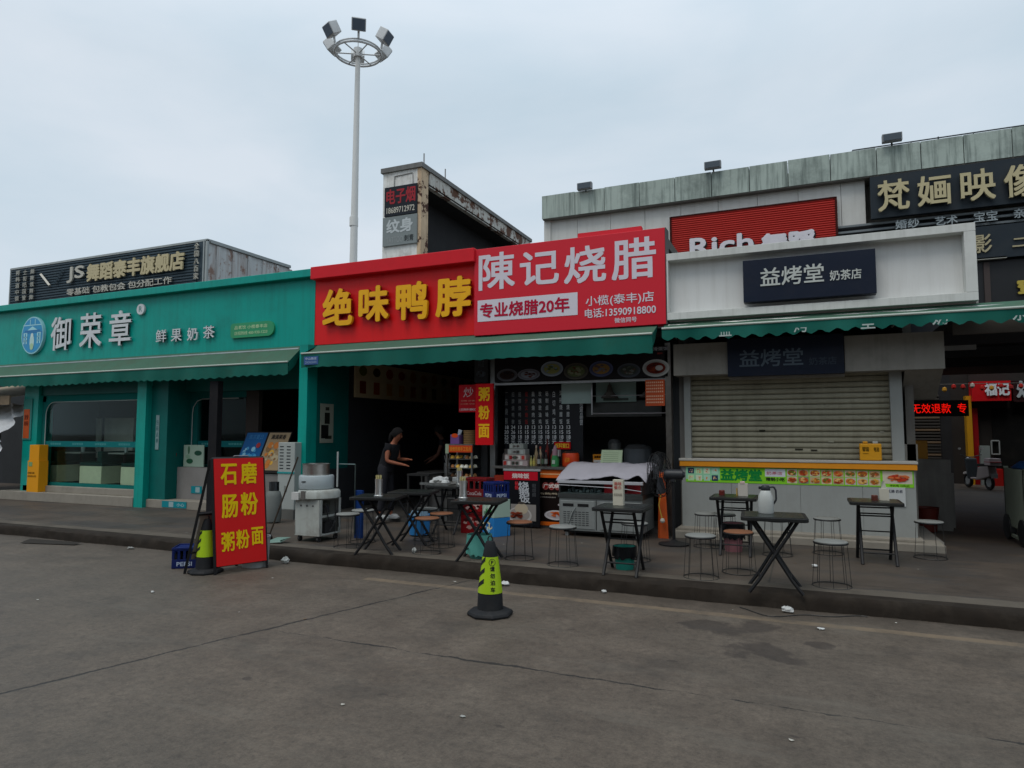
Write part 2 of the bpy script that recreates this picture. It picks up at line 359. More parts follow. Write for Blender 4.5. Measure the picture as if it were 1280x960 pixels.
# ================================================================== shop row : buildings
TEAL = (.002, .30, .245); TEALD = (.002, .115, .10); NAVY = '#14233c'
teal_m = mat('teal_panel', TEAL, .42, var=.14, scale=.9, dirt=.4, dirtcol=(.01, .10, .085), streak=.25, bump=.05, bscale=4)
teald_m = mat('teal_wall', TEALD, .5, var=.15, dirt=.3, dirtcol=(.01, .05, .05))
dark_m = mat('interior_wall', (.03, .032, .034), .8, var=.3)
tile_m = mat('floor_tile', (.20, .19, .17), .45, var=.2, dirt=.5)
stone_m = mat('step_stone', (.26, .235, .195), .6, var=.16, scale=5, dirt=.35, dirtcol=(.12, .1, .08), streak=.1)
grey_m = mat('grey_panel', (.285, .295, .28), .55, var=.1, scale=1.4, dirt=.25, dirtcol=(.12, .11, .09), streak=.08)
beige_m = mat('beige_wall', (.17, .16, .145), .75, var=.15, dirt=.35, streak=.3)
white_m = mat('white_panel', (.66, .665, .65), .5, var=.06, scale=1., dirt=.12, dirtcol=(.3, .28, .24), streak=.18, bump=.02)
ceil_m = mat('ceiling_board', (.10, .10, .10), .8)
XT0, XT1, XN, XK0, XK1 = -19.0, -7.9, -4.73, -1.78, 1.93
# ---- tea shop
b = thing('tea_shop', 'teal milk tea shop with wide windows and pale stone step', 'shop', (-13, 9.6, 0))
MB().box(XT0, XT1, 9.76, 14.2, 4.30, 4.44).build('roof', mat('roof_felt', (.12, .12, .11), .9), b)
MB().box(-16.2, -8.0, 9.9, 14, 2.98, 3.06).build('ceiling', ceil_m, b)
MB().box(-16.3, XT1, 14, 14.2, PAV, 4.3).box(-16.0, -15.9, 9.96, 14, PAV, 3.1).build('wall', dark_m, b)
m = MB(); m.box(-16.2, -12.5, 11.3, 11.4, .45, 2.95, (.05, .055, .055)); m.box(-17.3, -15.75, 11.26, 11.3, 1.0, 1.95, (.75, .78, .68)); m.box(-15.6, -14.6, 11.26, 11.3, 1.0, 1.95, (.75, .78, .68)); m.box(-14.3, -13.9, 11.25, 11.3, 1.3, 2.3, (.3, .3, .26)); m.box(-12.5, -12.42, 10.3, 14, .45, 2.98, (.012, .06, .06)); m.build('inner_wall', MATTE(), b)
MB().box(-16.2, -8.0, 9.9, 13.99, .3, .44).build('floor', tile_m, b)
# lintel panel below the fascia
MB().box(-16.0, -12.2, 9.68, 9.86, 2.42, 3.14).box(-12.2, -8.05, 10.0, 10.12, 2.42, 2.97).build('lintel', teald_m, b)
# columns
def col(x0, x1, y0, y1, z0=PAV, z1=3.14, name='column', m_=teal_m): return MB().box(x0, x1, y0, y1, z0, z1).build(name, m_, b)
col(-15.98, -15.5, 9.62, 9.95, .32, 3.14); col(-12.2, -11.95, 9.47, 9.95, PAV, 2.86)
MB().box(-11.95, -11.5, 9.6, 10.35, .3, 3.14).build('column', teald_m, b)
# window left bay
m = MB((.005, .14, .125)); m.box(-15.5, -15.39, 9.72, 9.80, .5, 2.4); m.box(-12.3, -12.2, 9.72, 9.80, .5, 2.4); m.box(-15.5, -12.2, 9.72, 9.80, 2.28, 2.44)
m.box(-15.5, -12.2, 9.72, 9.80, .45, .53)
for s_, cx in ((1, -15.39), (-1, -12.3)):       # rounded upper corners
    pts = [(cx, 2.28)]+[(cx+s_*.28*(1-math.cos(a)), 2.0+.28*math.sin(a)) for a in [R(q) for q in range(0, 91, 15)]]
    m.prism(pts, 9.725, 9.795)
wf = m.build('window_frame', MATTE(), b)
m = MB((.45, .5, .48)); m.tube([(-15.37, 9.715, .53), (-15.37, 9.715, 2.0)]+[(-15.37+.27*(1-math.cos(R(q))), 9.715, 2.0+.27*math.sin(R(q))) for q in range(0, 91, 15)]+[(-12.5, 9.715, 2.27)], .008, 6)
m.build('trim_line', PLAST(), b)
MB().box(-15.39, -12.3, 9.75, 9.758, .53, 2.28).build('window_pane', glass(), b)
m = MB('#0d6f70'); m.box(-15.39, -12.3, 9.735, 9.745, 1.30, 1.42)
for i in range(4): m.text('御荣章鲜果', -15.2+i*.72, -14.85+i*.72, 1.335, 1.385, 9.732, '#5aa9a8', .01)
m.build('window_strip', PRINT(), b)
# right bay window
m = MB((.006, .12, .11)); m.box(-11.5, -11.3, 10.14, 10.24, .9, 2.42); m.box(-10.02, -9.7, 10.14, 10.24, .6, 2.42, (.05, .04, .035)); m.box(-11.3, -10.02, 10.14, 10.24, 2.3, 2.42); m.box(-11.3, -10.02, 10.14, 10.24, .9, .97)
m.build('window_frame', MATTE(), b)
m = MB((.42, .46, .44)); m.tube([(-11.42, 10.12, .95), (-11.42, 10.12, 2.0), (-11.40, 10.12, 2.12), (-11.30, 10.12, 2.24), (-11.16, 10.12, 2.28), (-10.2, 10.12, 2.28)], .009, 6); m.build('trim_line', PLAST(), b)
MB().box(-11.3, -10.02, 10.19, 10.198, .97, 2.3).build('window_pane', glass(), b)
m = MB('#0d6467'); m.box(-11.3, -10.02, 10.17, 10.18, 1.32, 1.44)
for i in range(2): m.text('御荣章鲜果', -11.2+i*.72, -10.85+i*.72, 1.36, 1.40, 10.167, '#5aa9a8', .01)
m.build('window_strip', PRINT(), b)
# steps
MB().box(-16.48, -12.2, 9.45, 9.9, PAV, .33).box(-15.9, -12.25, 9.62, 9.9, .33, .46).build('step', stone_m, b, bevel=.008)
MB().box(-11.95, -8.1, 9.55, 9.86, PAV, .30).build('step', stone_m, b, bevel=.008)
m = MB((.22, .21, .2)); m.box(-11.5, -9.98, 9.87, 10.12, PAV, .92); m.box(-9.98, -8.1, 9.87, 10.12, PAV, .84); m.box(-10.4, -9.7, 9.84, 9.868, .6, .91, (.06, .06, .065)); m.build('low_wall', MATTE(), b)
# teal corner post and side wall shared with the open noodle shop
MB().box(-8.06, -7.88, 9.36, 9.62, PAV, 3.13).build('column', teal_m, b)
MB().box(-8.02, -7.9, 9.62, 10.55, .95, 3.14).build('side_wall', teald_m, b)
MB().box(-8.03, -7.89, 9.62, 14, PAV, .95).box(-8.02, -7.9, 10.55, 14, .95, 3.14).build('wall', mat('dark_dado', (.035, .036, .04), .6, var=.3), b)
# ---- noodle shop shell
b = thing('noodle_shop', 'open fronted dark noodle shop between teal side wall and menu wall', 'shop', (-6.3, 9.6, 0))
MB().box(XT1, XN, 9.76, 17.2, 4.32, 4.46).build('roof', mat('roof_felt'), b)
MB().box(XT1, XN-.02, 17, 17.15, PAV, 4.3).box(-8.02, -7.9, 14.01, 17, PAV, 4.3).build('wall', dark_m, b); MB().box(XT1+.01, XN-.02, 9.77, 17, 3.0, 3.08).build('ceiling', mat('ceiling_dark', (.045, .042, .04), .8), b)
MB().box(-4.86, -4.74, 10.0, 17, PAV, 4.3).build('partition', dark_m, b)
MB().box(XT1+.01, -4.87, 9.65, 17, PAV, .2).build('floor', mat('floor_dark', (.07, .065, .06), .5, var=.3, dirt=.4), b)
m = MB((.62, .48, .28)); m.box(-7.895, -7.87, 10.7, 16.9, 2.28, 2.97); rr = random.Random(4)
for i in range(13):
    cy = 10.95+i*.46; c_ = rr.choice(['#a03a1c', '#6a6a20', '#b06a24', '#4a3a1c']); hh_ = rr.uniform(.08, .14)
    m.add([(-7.866, cy+.13*math.cos(R(a)), 2.80+hh_*math.sin(R(a))) for a in range(0, 360, 30)], [tuple(range(12))], c_); m.box(-7.867, -7.864, cy-.1, cy+.1, 2.36, 2.60, rr.choice(['#a0461c', '#5a4a24', '#c08a3c', '#7a2c18']))
m.build('print', PRINT(), thing('printed_header', 'dim tan header board with food drawings deep inside the noodle shop', 'sign', (-6.4, 11.2, 2.5)))
m = MB((.07, .08, .08)); m.box(-6.25, -5.75, 13.9, 13.98, 1.75, 2.55); m.build('wall_notice', PRINT(), b)
# narrow printed poster on the teal side wall
po = thing('poster', 'narrow black and white food poster on the teal side wall', 'poster', (-7.88, 9.9, 1.5))
yA, zA = onX(403, 504, -7.88); yB, zB = onX(417, 553, -7.88)
m = MB('#8f9384'); m.box(-7.885, -7.872, 9.72, 10.08, 1.42, 2.12)
for yy, zz, hw, hh, c_ in ((9.9, 1.86, .07, .1, '#20221c'), (9.84, 1.62, .1, .12, '#1c1c1a'), (9.94, 1.52, .09, .03, '#33352c'), (9.9, 2.03, .05, .03, '#33352c')):
    m.box(-7.872, -7.869, yy-hw, yy+hw, zz-hh, zz+hh, c_)
m.build('sheet', PRINT(), po)
# ---- roast meat shop shell
b = thing('roast_meat_shop', 'roast meat shop with black menu window and dark kitchen', 'shop', (-3.2, 9.6, 0))
MB().box(XN, XK0, 9.76, 14.2, 4.32, 4.46).build('roof', mat('roof_felt'), b)
MB((.2, .2, .2)).box(-4.6, -1.95, 12.2, 12.25, .9, 2.0).build('tiled_back', PLAST(), b)
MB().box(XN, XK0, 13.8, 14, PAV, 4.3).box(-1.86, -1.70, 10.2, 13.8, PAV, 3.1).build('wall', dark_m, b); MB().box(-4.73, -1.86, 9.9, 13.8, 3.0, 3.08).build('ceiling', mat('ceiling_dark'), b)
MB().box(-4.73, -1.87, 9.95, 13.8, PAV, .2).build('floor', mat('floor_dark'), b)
MB((.33, .34, .34)).box(-4.66, -4.57, 9.93, 10.02, PAV, 2.84).build('post', STEEL(), b)
MB((.22, .2, .18)).box(-1.84, -1.76, 9.86, 10.0, PAV, 2.9).build('post', STEEL(), b)
MB((.4, .4, .4)).box(-4.57, -1.84, 9.92, 9.97, 2.36, 2.40).build('rail', STEEL(), b)
MB((.02, .022, .025)).box(-4.57, -3.38, 10.02, 10.6, PAV, 1.04).build('counter_body', MATTE(), b)
m = MB((.3, .29, .27)); m.box(-4.6, -3.3, 9.86, 10.62, 1.04, 1.08); m.build('counter_top', STEEL(), b)
MB('#e0641c').box(-4.0, -3.3, 9.9, 9.94, .91, 1.035).build('orange_strip', PLAST(), b)
MB('#f0c08a').box(-4.0, -3.3, 9.895, 9.899, .96, .975).build('pale_line', PLAST(), b)
m = MB((.07, .072, .07)); m.box(-3.35, -1.88, 10.45, 10.9, .85, .9); m.build('kitchen_shelf', STEEL(), b); MB((.07, .072, .07)).box(-3.2, -2.0, 10.4, 11.1, 1.85, 2.1).build('range_hood', STEEL(), b)
# menu window
m = MB((.012, .013, .016)); m.box(-4.56, -3.22, 10.30, 10.34, 1.09, 2.36); mbd = thing('menu_board', 'black menu board with ten columns of white dishes and prices', 'menu board', (-3.9, 10.3, 1.1)); m.build('board', PLAST(), mbd)
cols = ['一品烧鹅', '招牌烧鸭髀', '招牌烧鸭饭', '蜜汁叉烧饭', '脆皮烧肉饭', '玫瑰豉油鸡', '秘制卤味饭', '白切鸡饭', '双拼烧腊饭', '三拼烧腊饭']
pr_ = ['18\n20\n25\n元', '24\n26\n28\n元']+['13\n15\n18\n元']*8
m = MB('#cfd2d2')
for i, (c_, p_) in enumerate(zip(cols, pr_)):
    x0 = -4.56+i*.119; z0, z1 = 1.74, 2.27
    m.text('\n'.join(c_), x0, x0+.05, z0, z1, 10.296, ('#8d9090', '#a03434')[rr.random() < .2] if i < 4 else '#c9cccc', .012, lsp=1.35)
    m.text(p_, x0-.01, x0+.065, 1.42, 1.72, 10.296, '#e4e6e6', .02, lsp=.95)
m.text('欢\n迎\n品\n尝', -3.27, -3.215, 1.72, 2.12, 10.296, '#c4c7c7', .012)
m.build('lettering', PRINT(), mbd)
m = MB('#c8161a'); m.box(-3.69, -3.42, 10.27, 10.293, 1.34, 1.455); m.text('饭料窗口', -3.67, -3.44, 1.36, 1.435, 10.267, '#f5c83c', .03); m.build('panel', PRINT(), thing('window_sign', 'small red sign with yellow writing above the orange pot', 'sign', (-3.55, 10.27, 1.4)))
m = MB('#e8932a'); m.box(-3.12, -2.93, 10.50, 10.51, 1.13, 1.26); m.box(-3.11, -2.94, 10.495, 10.499, 1.135, 1.17, '#e8e2d8'); m.text('温馨提示', -3.10, -2.95, 1.2, 1.24, 10.497, '#54300c', .03); m.build('panel', PRINT(), thing('kitchen_notice', 'small yellow and white notice inside the dark kitchen opening', 'notice', (-3.0, 10.5, 1.2)))
# pale sheets and rails in the upper kitchen opening
m = MB((.2, .29, .27)); m.box(-3.56, -3.05, 10.26, 10.27, 2.06, 2.40, (.36, .47, .44)); m.box(-3.02, -2.38, 10.36, 10.37, 2.08, 2.40, (.24, .34, .31)); m.box(-2.9, -2.5, 10.355, 10.358, 2.1, 2.14, (.06, .08, .07)); m.build('pale_sheet', PLAST(), b)
m = MB((.35, .35, .35)); m.tube([(-3.04, 10.2, 1.9), (-1.86, 10.2, 1.9)], .012, 6); m.tube([(-3.04, 10.2, 2.17), (-1.86, 10.2, 2.17)], .007, 6); m.tube([(-3.04, 10.2, 1.88), (-3.04, 10.2, 2.36)], .012, 6); m.build('hanging_rail', STEEL(), b)
# counter front posters
x0, x1 = -4.0, -3.36
m = MB('#1c1412'); m.box(-4.0, -3.36, 9.95, 10.0, .22, .90)
m.box(-4.0, -3.36, 9.94, 9.95, .18, .235, '#d8661e')
for cx in (-3.93, -3.72, -3.62, -3.52, -3.43): m.ell(cx, .78, .056, .06, 9.946, '#9c1d1a'); m.ell(cx, .78, .048, .052, 9.945, '#b9a9a0'); m.ell(cx, .78, .044, .048, 9.944, '#a8201c')
m.text('点', -3.96, -3.90, .75, .81, 9.942, '#f0e8e0', .03); m.text('广式烧腊', -3.755, -3.40, .75, .815, 9.942, '#f0e8e0', .03)
m.text('叉|烧|鹅|鸭|白', -3.97, -3.42, .645, .68, 9.945, '#c9b9a0', .01); m.text('精选食材 每日新鲜烧制美味', -3.97, -3.55, .60, .62, 9.945, '#b0a8a0', .01)
m.ell(-3.95, .47, .1, .12, 9.945, '#cfc8c4'); m.ell(-3.95, .47, .09, .105, 9.943, '#3a140c'); m.blobs(-3.95, .47, .08, .09, 9.942, [lin('#a03018'), lin('#6a2010'), lin('#c8782c')], 14, 2, .35)
m.ell(-3.55, .34, .19, .075, 9.945, '#d4cfd2'); m.ell(-3.55, .345, .15, .055, 9.943, '#bdb5b8'); m.blobs(-3.53, .36, .13, .045, 9.942, [lin('#d8642a'), lin('#c04a1c'), lin('#e88a4a')], 20, 3, .4)
m.ell(-3.42, .5, .1, .03, 9.944, '#b8b0b4')
m.box(-3.97, -3.85, 9.94, 9.945, .245, .33, '#a8442c')
m.build('print', PRINT(), thing('counter_poster', 'dark poster of roast dishes with red circles on the counter front', 'poster', (-3.7, 9.95, .2)))
# ---- kiosk
b = thing('milk_tea_kiosk', 'closed milk tea kiosk with rolled down shutter and grey counter', 'kiosk', (0, 10, 0))
MB().box(XK0+.03, 1.72, 9.76, 13.2, 3.95, 4.08).build('roof', mat('roof_felt'), b)
MB().box(-1.7, -1.62, 10.2, 13, PAV, 3.95).box(1.22, 1.32, 10.3, 13, PAV, 3.95).box(-1.62, 1.22, 12.9, 13, PAV, 3.95).build('wall', beige_m, b)
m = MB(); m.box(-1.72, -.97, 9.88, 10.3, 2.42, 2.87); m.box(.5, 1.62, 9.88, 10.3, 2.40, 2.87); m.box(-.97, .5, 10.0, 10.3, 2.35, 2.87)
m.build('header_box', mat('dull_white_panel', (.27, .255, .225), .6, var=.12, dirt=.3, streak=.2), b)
m = MB(); 
for i in range(16):
    z = 1.24+i*.075; m.prism([(10.24, z), (10.222, z+.004), (10.207, z+.02), (10.205, z+.04), (10.209, z+.066), (10.24, z+.075)], -1.53, 1.03, axis='x')
sh = m.build('shutter', mat('shutter_slats', (.30, .28, .205), .6, 0., var=.2, scale=2, dirt=.5, dirtcol=(.08, .07, .05), streak=.3), b)
rr = random.Random(11)
m = MB('#8d8a7c')
m = MB('#8d8a7c')
for x_, z_, w_ in ((-.6, 1.62, .08), (.28, 1.47, .07), (-.14, 1.36, .1), (.06, 1.35, .08), (-.32, 2.08, .05), (.4, 2.1, .06), (-.32, 1.40, .07), (.9, 1.6, .05)):
    m.box(x_, x_+w_, 10.200, 10.206, z_, z_+.022, rr.choice(['#8d8a7c', '#2c2a22', '#94917f'])); m.build('sticker', PRINT(), sh); m = MB('#8d8a7c')
MB().box(-1.62, -1.53, 10.12, 10.26, 1.22, 2.45).build('post', grey_m, b); MB().box(1.03, 1.17, 10.12, 10.28, 1.22, 2.45).build('post', grey_m, b)
MB((.42, .40, .36)).box(-1.69, 1.30, 10.0, 10.5, 1.20, 1.235).build('counter_top', MATTE(), b, bevel=.005)
MB('#d88a1e').box(-1.68, 1.29, 10.01, 10.05, 1.125, 1.198).build('orange_strip', PLAST(), b)
m = MB(); 
for a_, c_ in ((-1.66, -.98), (-.975, -.09), (-.085, .66), (.665, 1.27)): m.box(a_, c_, 10.05, 10.10, .27, 1.12)
m.box(-1.66, 1.27, 10.06, 10.45, .27, 1.19); m.build('counter_body', grey_m, b)
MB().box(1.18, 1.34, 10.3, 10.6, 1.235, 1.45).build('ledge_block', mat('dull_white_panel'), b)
MB().box(-1.75, 1.52, 9.72, 10.2, PAV, .235).box(-1.7, 1.32, 9.86, 10.2, .235, .27).build('step', stone_m, b, bevel=.006)
MB().box(1.3, 1.55, 10.0, 12, PAV, .232).build('side_step', tile_m, b)
# bracket under the box at right
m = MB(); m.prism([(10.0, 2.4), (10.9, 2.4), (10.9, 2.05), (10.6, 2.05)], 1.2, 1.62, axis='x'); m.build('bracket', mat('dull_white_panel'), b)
# printed banner on the counter
m = MB('#7fbf3a'); x0, x1, z1, z0 = -1.6, 1.25, 1.115, .90; Yb = 10.045
m.rect(x0, x1, z0, z1, Yb, '#7fc42e'); m.rect(x0, -1.13, z0+.04, z1, Yb-.0004, '#8fc8a0')
for i in range(4):
    for j in range(2):
        a_ = x0+.03+i*.11; c_ = z1-.095-j*.1; m.rect(a_, a_+.085, c_, c_+.08, Yb-.001, ['#2c4056', '#b8d8a8', '#c9d6b8', '#a8d0b8'][(i+j) % 4]); m.blobs(a_+.042, c_+.04, .03, .032, Yb-.0015, [lin('#d07c50'), lin('#c8a878'), lin('#e0c0a0')], 5, i*3+j, .5)
m.text('益烤堂', -1.12, -.57, z0+.03, z1-.02, Yb-.002, '#17803a', .035)
m.rect(-.53, -.27, z0+.1, z1-.01, Yb-.001, '#c9c9d0'); m.text('奶茶店', -.51, -.31, z0+.125, z1-.045, Yb-.002, '#b04a5a', .01); m.text('精制小吃', -.52, -.28, z0+.04, z0+.09, Yb-.002, '#2a3a1e', .03)
rr = random.Random(5); food = ['#b8622a', '#c8502a', '#d8a040', '#a03a20', '#d07840', '#8a5a30', '#5a7a2c', '#e0b070']
for i in range(8):
    for j in range(2):
        a_ = -.25+i*.142; c_ = z1-.1-j*.098
        m.rect(a_, a_+.128, c_, c_+.09, Yb-.001, rr.choice(['#c8b8a0', '#b8a488', '#c0b8b0', '#8a8078'])); m.ell(a_+.064, c_+.045, .056, .038, Yb-.0014, rr.choice(['#c87838', '#c0a070', '#a85a2c'])); m.blobs(a_+.064, c_+.045, .055, .036, Yb-.0018, [lin(q) for q in rr.sample(food, 3)], 18, i*7+j, .5)
m.rect(.9, 1.235, z0+.045, z1-.01, Yb-.001, '#c8bca8'); m.blobs(1.07, 1.02, .14, .055, Yb-.0018, [lin('#b83a22'), lin('#a02c1c'), lin('#d06a3a')], 34, 77, .35)
m.text('手扒鸡 15元/只', .98, 1.2, z0+.008, z0+.035, Yb-.002, '#3a4a10', .02)
bn = m.build('print', PRINT(), thing('printed_banner', 'long green banner with food pictures along the kiosk counter', 'banner', (-.2, 10.04, .9)))
m = MB('#b8bab8'); m.box(.93, 1.15, 10.036, 10.045, .66, .90); m.text('无糖 奶茶', .95, 1.12, .83, .87, 10.034, '#3a3a4a', .01); m.text('今日营业', .97, 1.1, .72, .735, 10.034, '#8a8a90', .01); m.build('paper', PRINT(), thing('paper_notice', 'white paper notice below the right end of the green banner', 'notice', (1.04, 10.04, .66)))
# ================================================================== signboards
def signface(m, body, xl, xr, yt, yb, Y, c, bold=.02, ext=.04, front=.0, lsp=1.):
    x0, x1, z0, z1 = PB(xl, xr, yt, yb, Y-front); m.text(body, x0, x1, z0, z1, Y-front, c, bold, -ext if False else ext, lsp=lsp)
# teal fascia
s = thing('shop_signboard', 'long teal fascia sign with white characters and oval blue emblem', 'shop sign', (-13, FY, 3.15))
MB().box(XT0, -7.95, FY, 9.76, 3.15, 4.36).build('panel', teal_m, s)
MB().box(XT0, -7.95, FY-.12, 9.78, 4.36, 4.50).build('cap', teal_m, s, bevel=.01)
WHL = '#c9ccce'
m = MB(WHL)
YL = FY-.05
for ch, a in (('御', (64, 89, 396, 438)), ('荣', (100, 127, 391, 435)), ('章', (137, 164, 388, 432))):
    x0, x1, z0, z1 = PB(*a, YL); m.text(ch, x0, x1, z0, z1, FY-.03, None, .018, .03); m.build('raised_character', PLAST(), s); m = MB(WHL)
for i, ch in enumerate('鲜果奶茶'):
    x0, x1, z0, z1 = PB(*[(195, 208, 412, 428), (214, 227, 411, 427), (234, 247, 409.5, 425.5), (254, 268, 407, 423)][i], YL); m.text(ch, x0, x1, z0, z1, FY-.03, None, .01, .025); m.build('raised_character', PLAST(), s); m = MB(WHL)
x0, x1, z0, z1 = PB(171, 180, 381, 392, YL); cx, cz = (x0+x1)/2, (z0+z1)/2; m.cyl((cx, FY-.01, cz), (cx, FY-.05, cz), .11, n=20)
m.build('round_mark', PLAST(), s)
m = MB('#8aa0a0'); m.text('R', cx-.04, cx+.05, cz-.05, cz+.06, FY-.053, '#5a8a88', .01); m.build('mark', PRINT(), s)
x0, x1, z0, z1 = PB(27.5, 54.7, 396, 442.5, YL); cx, cz, rx, rz = (x0+x1)/2, (z0+z1)/2, (x1-x0)/2, (z1-z0)/2
m = MB(); ring_ = [(cx+rx*math.cos(R(a*10)), cz+rz*math.sin(R(a*10))) for a in range(36)]; m.prism(ring_, FY-.06, FY+.0, '#8fc6cf'); yy = FY-.062
m.ell(cx, cz, rx*.93, rz*.93, yy, '#2a8fc0', 36)
L_ = '#9fd4dc'
m.rect(cx-rx*.85, cx+rx*.85, cz+rz*.52, cz+rz*.57, yy-.002, L_); m.rect(cx-rx*.9, cx+rx*.9, cz+rz*.12, cz+rz*.17, yy-.002, '#1c6fa8')
m.add([(cx-rx*.45, yy-.003, cz+rz*.28), (cx+rx*.45, yy-.003, cz+rz*.28), (cx, yy-.003, cz+rz*.48)], [(0, 1, 2)], L_)
m.rect(cx-rx*.7, cx+rx*.7, cz+rz*.2, cz+rz*.28, yy-.003, '#1c6fa8')
for k in (-.72, -.5, .5, .72): m.rect(cx+rx*k-.02, cx+rx*k+.02, cz-rz*.45, cz+rz*.1, yy-.003, L_)
for k in (-.3, -.1, .1): m.rect(cx+rx*.45, cx+rx*.8, cz+rz*k, cz+rz*(k+.04), yy-.003, L_); m.rect(cx-rx*.8, cx-rx*.45, cz+rz*k, cz+rz*(k+.04), yy-.003, L_)
for k in (-.25, .2): m.rect(cx+rx*k, cx+rx*(k+.06), cz+rz*.55, cz+rz*.85, yy-.003, L_)
m.ell(cx, cz-rz*.35, rx*.2, rz*.4, yy-.004, '#b9d8d4'); m.ell(cx, cz+.0, rx*.12, rz*.12, yy-.005, '#c8dcd8'); m.ell(cx, cz-rz*.6, rx*.16, rz*.18, yy-.005, '#a8c8a0')
m.build('emblem', PLAST(), s)
x0, x1, z0, z1 = PB(288, 342, 402.5, 421, YL); r_ = (z1-z0)/2
pts = [(x1-r_+r_*math.cos(R(a)), (z0+z1)/2+r_*math.sin(R(a))) for a in range(-90, 91, 15)]+[(x0+.06+.06*math.cos(R(a)), (z1-.06)+.06*math.sin(R(a))) for a in (90, 120, 150, 180)]+[(x0+.06+.06*math.cos(R(a)), z0+.06+.06*math.sin(R(a))) for a in (180, 210, 240, 270)]
m = MB(); m.prism(pts, FY-.045, FY, '#2f8f62'); m.text('品茗饮 小榄泰丰店', x0+.1, x1-.15, (z0+z1)/2+.02, z1-.05, FY-.048, '#b9d6a8', .01); m.text('店招热线 400-930-1223', x0+.1, x1-.15, z0+.05, (z0+z1)/2-.02, FY-.048, '#b9d6a8', .01)
m.build('badge', PLAST(), s)
# red fascia 1
red_m = mat('red_panel', (.72, .006, .008), .45, var=.06, scale=1, dirt=.2, dirtcol=(.3, .01, .01), streak=.14, bump=.5, bscale=2.2, spec=.3)
s = thing('shop_signboard', 'red fascia sign with four thick yellow raised characters', 'shop sign', (-6.3, FY, 3.15))
MB().box(-7.95, -4.73, FY+.01, 9.76, 3.15, 4.30).build('panel', red_m, s)
MB().box(-7.95, -4.73, FY-.14, 9.78, 4.30, 4.52).build('cap', mat('red_cap', (.62, .012, .022), .5, var=.1, dirt=.2, dirtcol=(.25, .01, .01)), s, bevel=.01)
if True:
    for ch, a in (('绝', (404.5, 442, 361, 407.5)), ('味', (449.5, 487, 357.5, 402.5)), ('鸭', (496, 535.5, 352.5, 400)), ('脖', (545.5, 589.5, 346, 396))):
        x0, x1, z0, z1 = PB(*a, FY-.06); up = MB('#e8a90c').text(ch, x0, x1, z0, z1, FY-.041, None, .032, .05).build('raised_character', PLAST(), s)
        MB('#8a1206').text(ch, x0, x1, z0, z1, FY-.035, None, .05, .05).build('backing', PLAST(), up)
# red sign 2 (printed banner on a frame)
s = thing('shop_signboard', 'crimson printed sign reading roast meats with big white brush characters', 'shop sign', (-3.3, 9.5, 3.13))
crim = mat('crimson_vinyl', (.60, .008, .024), .55, var=.05, scale=.8, dirt=.08, dirtcol=(.3, .01, .03), bump=.6, bscale=2.5, spec=.35)
MB().box(-4.75, -1.75, 9.52, 9.72, 3.12, 4.50).build('panel', crim, s, bevel=.006)
MB().box(-3.06, -2.1, 9.60, 9.70, 4.50, 4.585).build('top_strip', crim, s)
MB((.1, .1, .1)).box(-1.75, -1.735, 9.53, 9.74, 3.12, 4.5).build('edge', MATTE(), s)
YL = 9.516
m = MB('#d2ccd4')
for ch, a in (('陳', (598, 644, 315, 362)), ('记', (649.5, 699, 313, 356)), ('烧', (704.5, 758, 307, 354)), ('腊', (764, 820.5, 297, 349))):
    x0, x1, z0, z1 = PB(*a, YL); m.text(ch, x0, x1, z0, z1, YL, None, .022); m.build('brush_character', PRINT(), s); m = MB('#d2ccd4')
x0, x1, z0, z1 = PB(597, 722, 370.5, 398, YL); m.rect(x0, x1, z0, z1, YL)
x0, x1, z0, z1 = PB(732, 817.5, 367, 381.5, YL); m.text('小榄(泰丰)店', x0, x1, z0, z1, YL, None, .015)
x0, x1, z0, z1 = PB(731, 820, 383, 395, YL); m.text('电话:13590918800', x0, x1, z0, z1, YL, None, .03)
x0, x1, z0, z1 = PB(768, 796, 396.5, 403, YL); m.text('微信同号', x0, x1, z0, z1, YL, None, .015)
m.build('lettering', PRINT(), s)
m = MB('#b01838'); x0, x1, z0, z1 = PB(600, 712, 375, 394, YL); m.text('专业烧腊20年', x0, x1, z0, z1, YL-.003, None, .03); m.build('red_lettering', PRINT(), s)
# white kiosk fascia
s = thing('shop_signboard', 'white framed fascia box over kiosk with dark navy name board', 'shop sign', (0, 9.5, 3.15))
a0, a1, c0, c1 = -1.73, XK1, 3.17, 4.11
MB().box(a0, a1, 9.66, 9.76, c0, c1).build('panel', white_m, s)
m = MB(); m.box(a0, a1, 9.5, 9.659, c1-.10, c1); m.box(a0, a1, 9.5, 9.659, c0, c0+.10); m.box(a0, a0+.02, 9.5, 9.659, c0+.101, c1-.101); m.box(a1-.12, a1, 9.5, 9.659, c0+.101, c1-.101); m.build('frame', mat('white_frame', (.60, .61, .58), .5, var=.08, dirt=.2, dirtcol=(.2, .2, .17), streak=.25), s, bevel=.004)
x0, x1, z0, z1 = PB(929, 1095, 319, 373, 9.5)
bd = MB(NAVY).box(x0, x1, 9.46, 9.62, z0, z1).build('name_board', mat('navy_board', (.008, .013, .028), .4, var=.1, dirt=.15, bump=.02), s, bevel=.004)
m = MB('#b9bdb8'); q = PB(950, 1030, 332, 355.5, 9.45); m.text('益烤堂', *q, 9.455, None, .016, .004); q = PB(1037, 1077, 336.5, 349.5, 9.45); m.text('奶茶店', *q, 9.455, None, .02, .004); m.build('lettering', PRINT(), s)
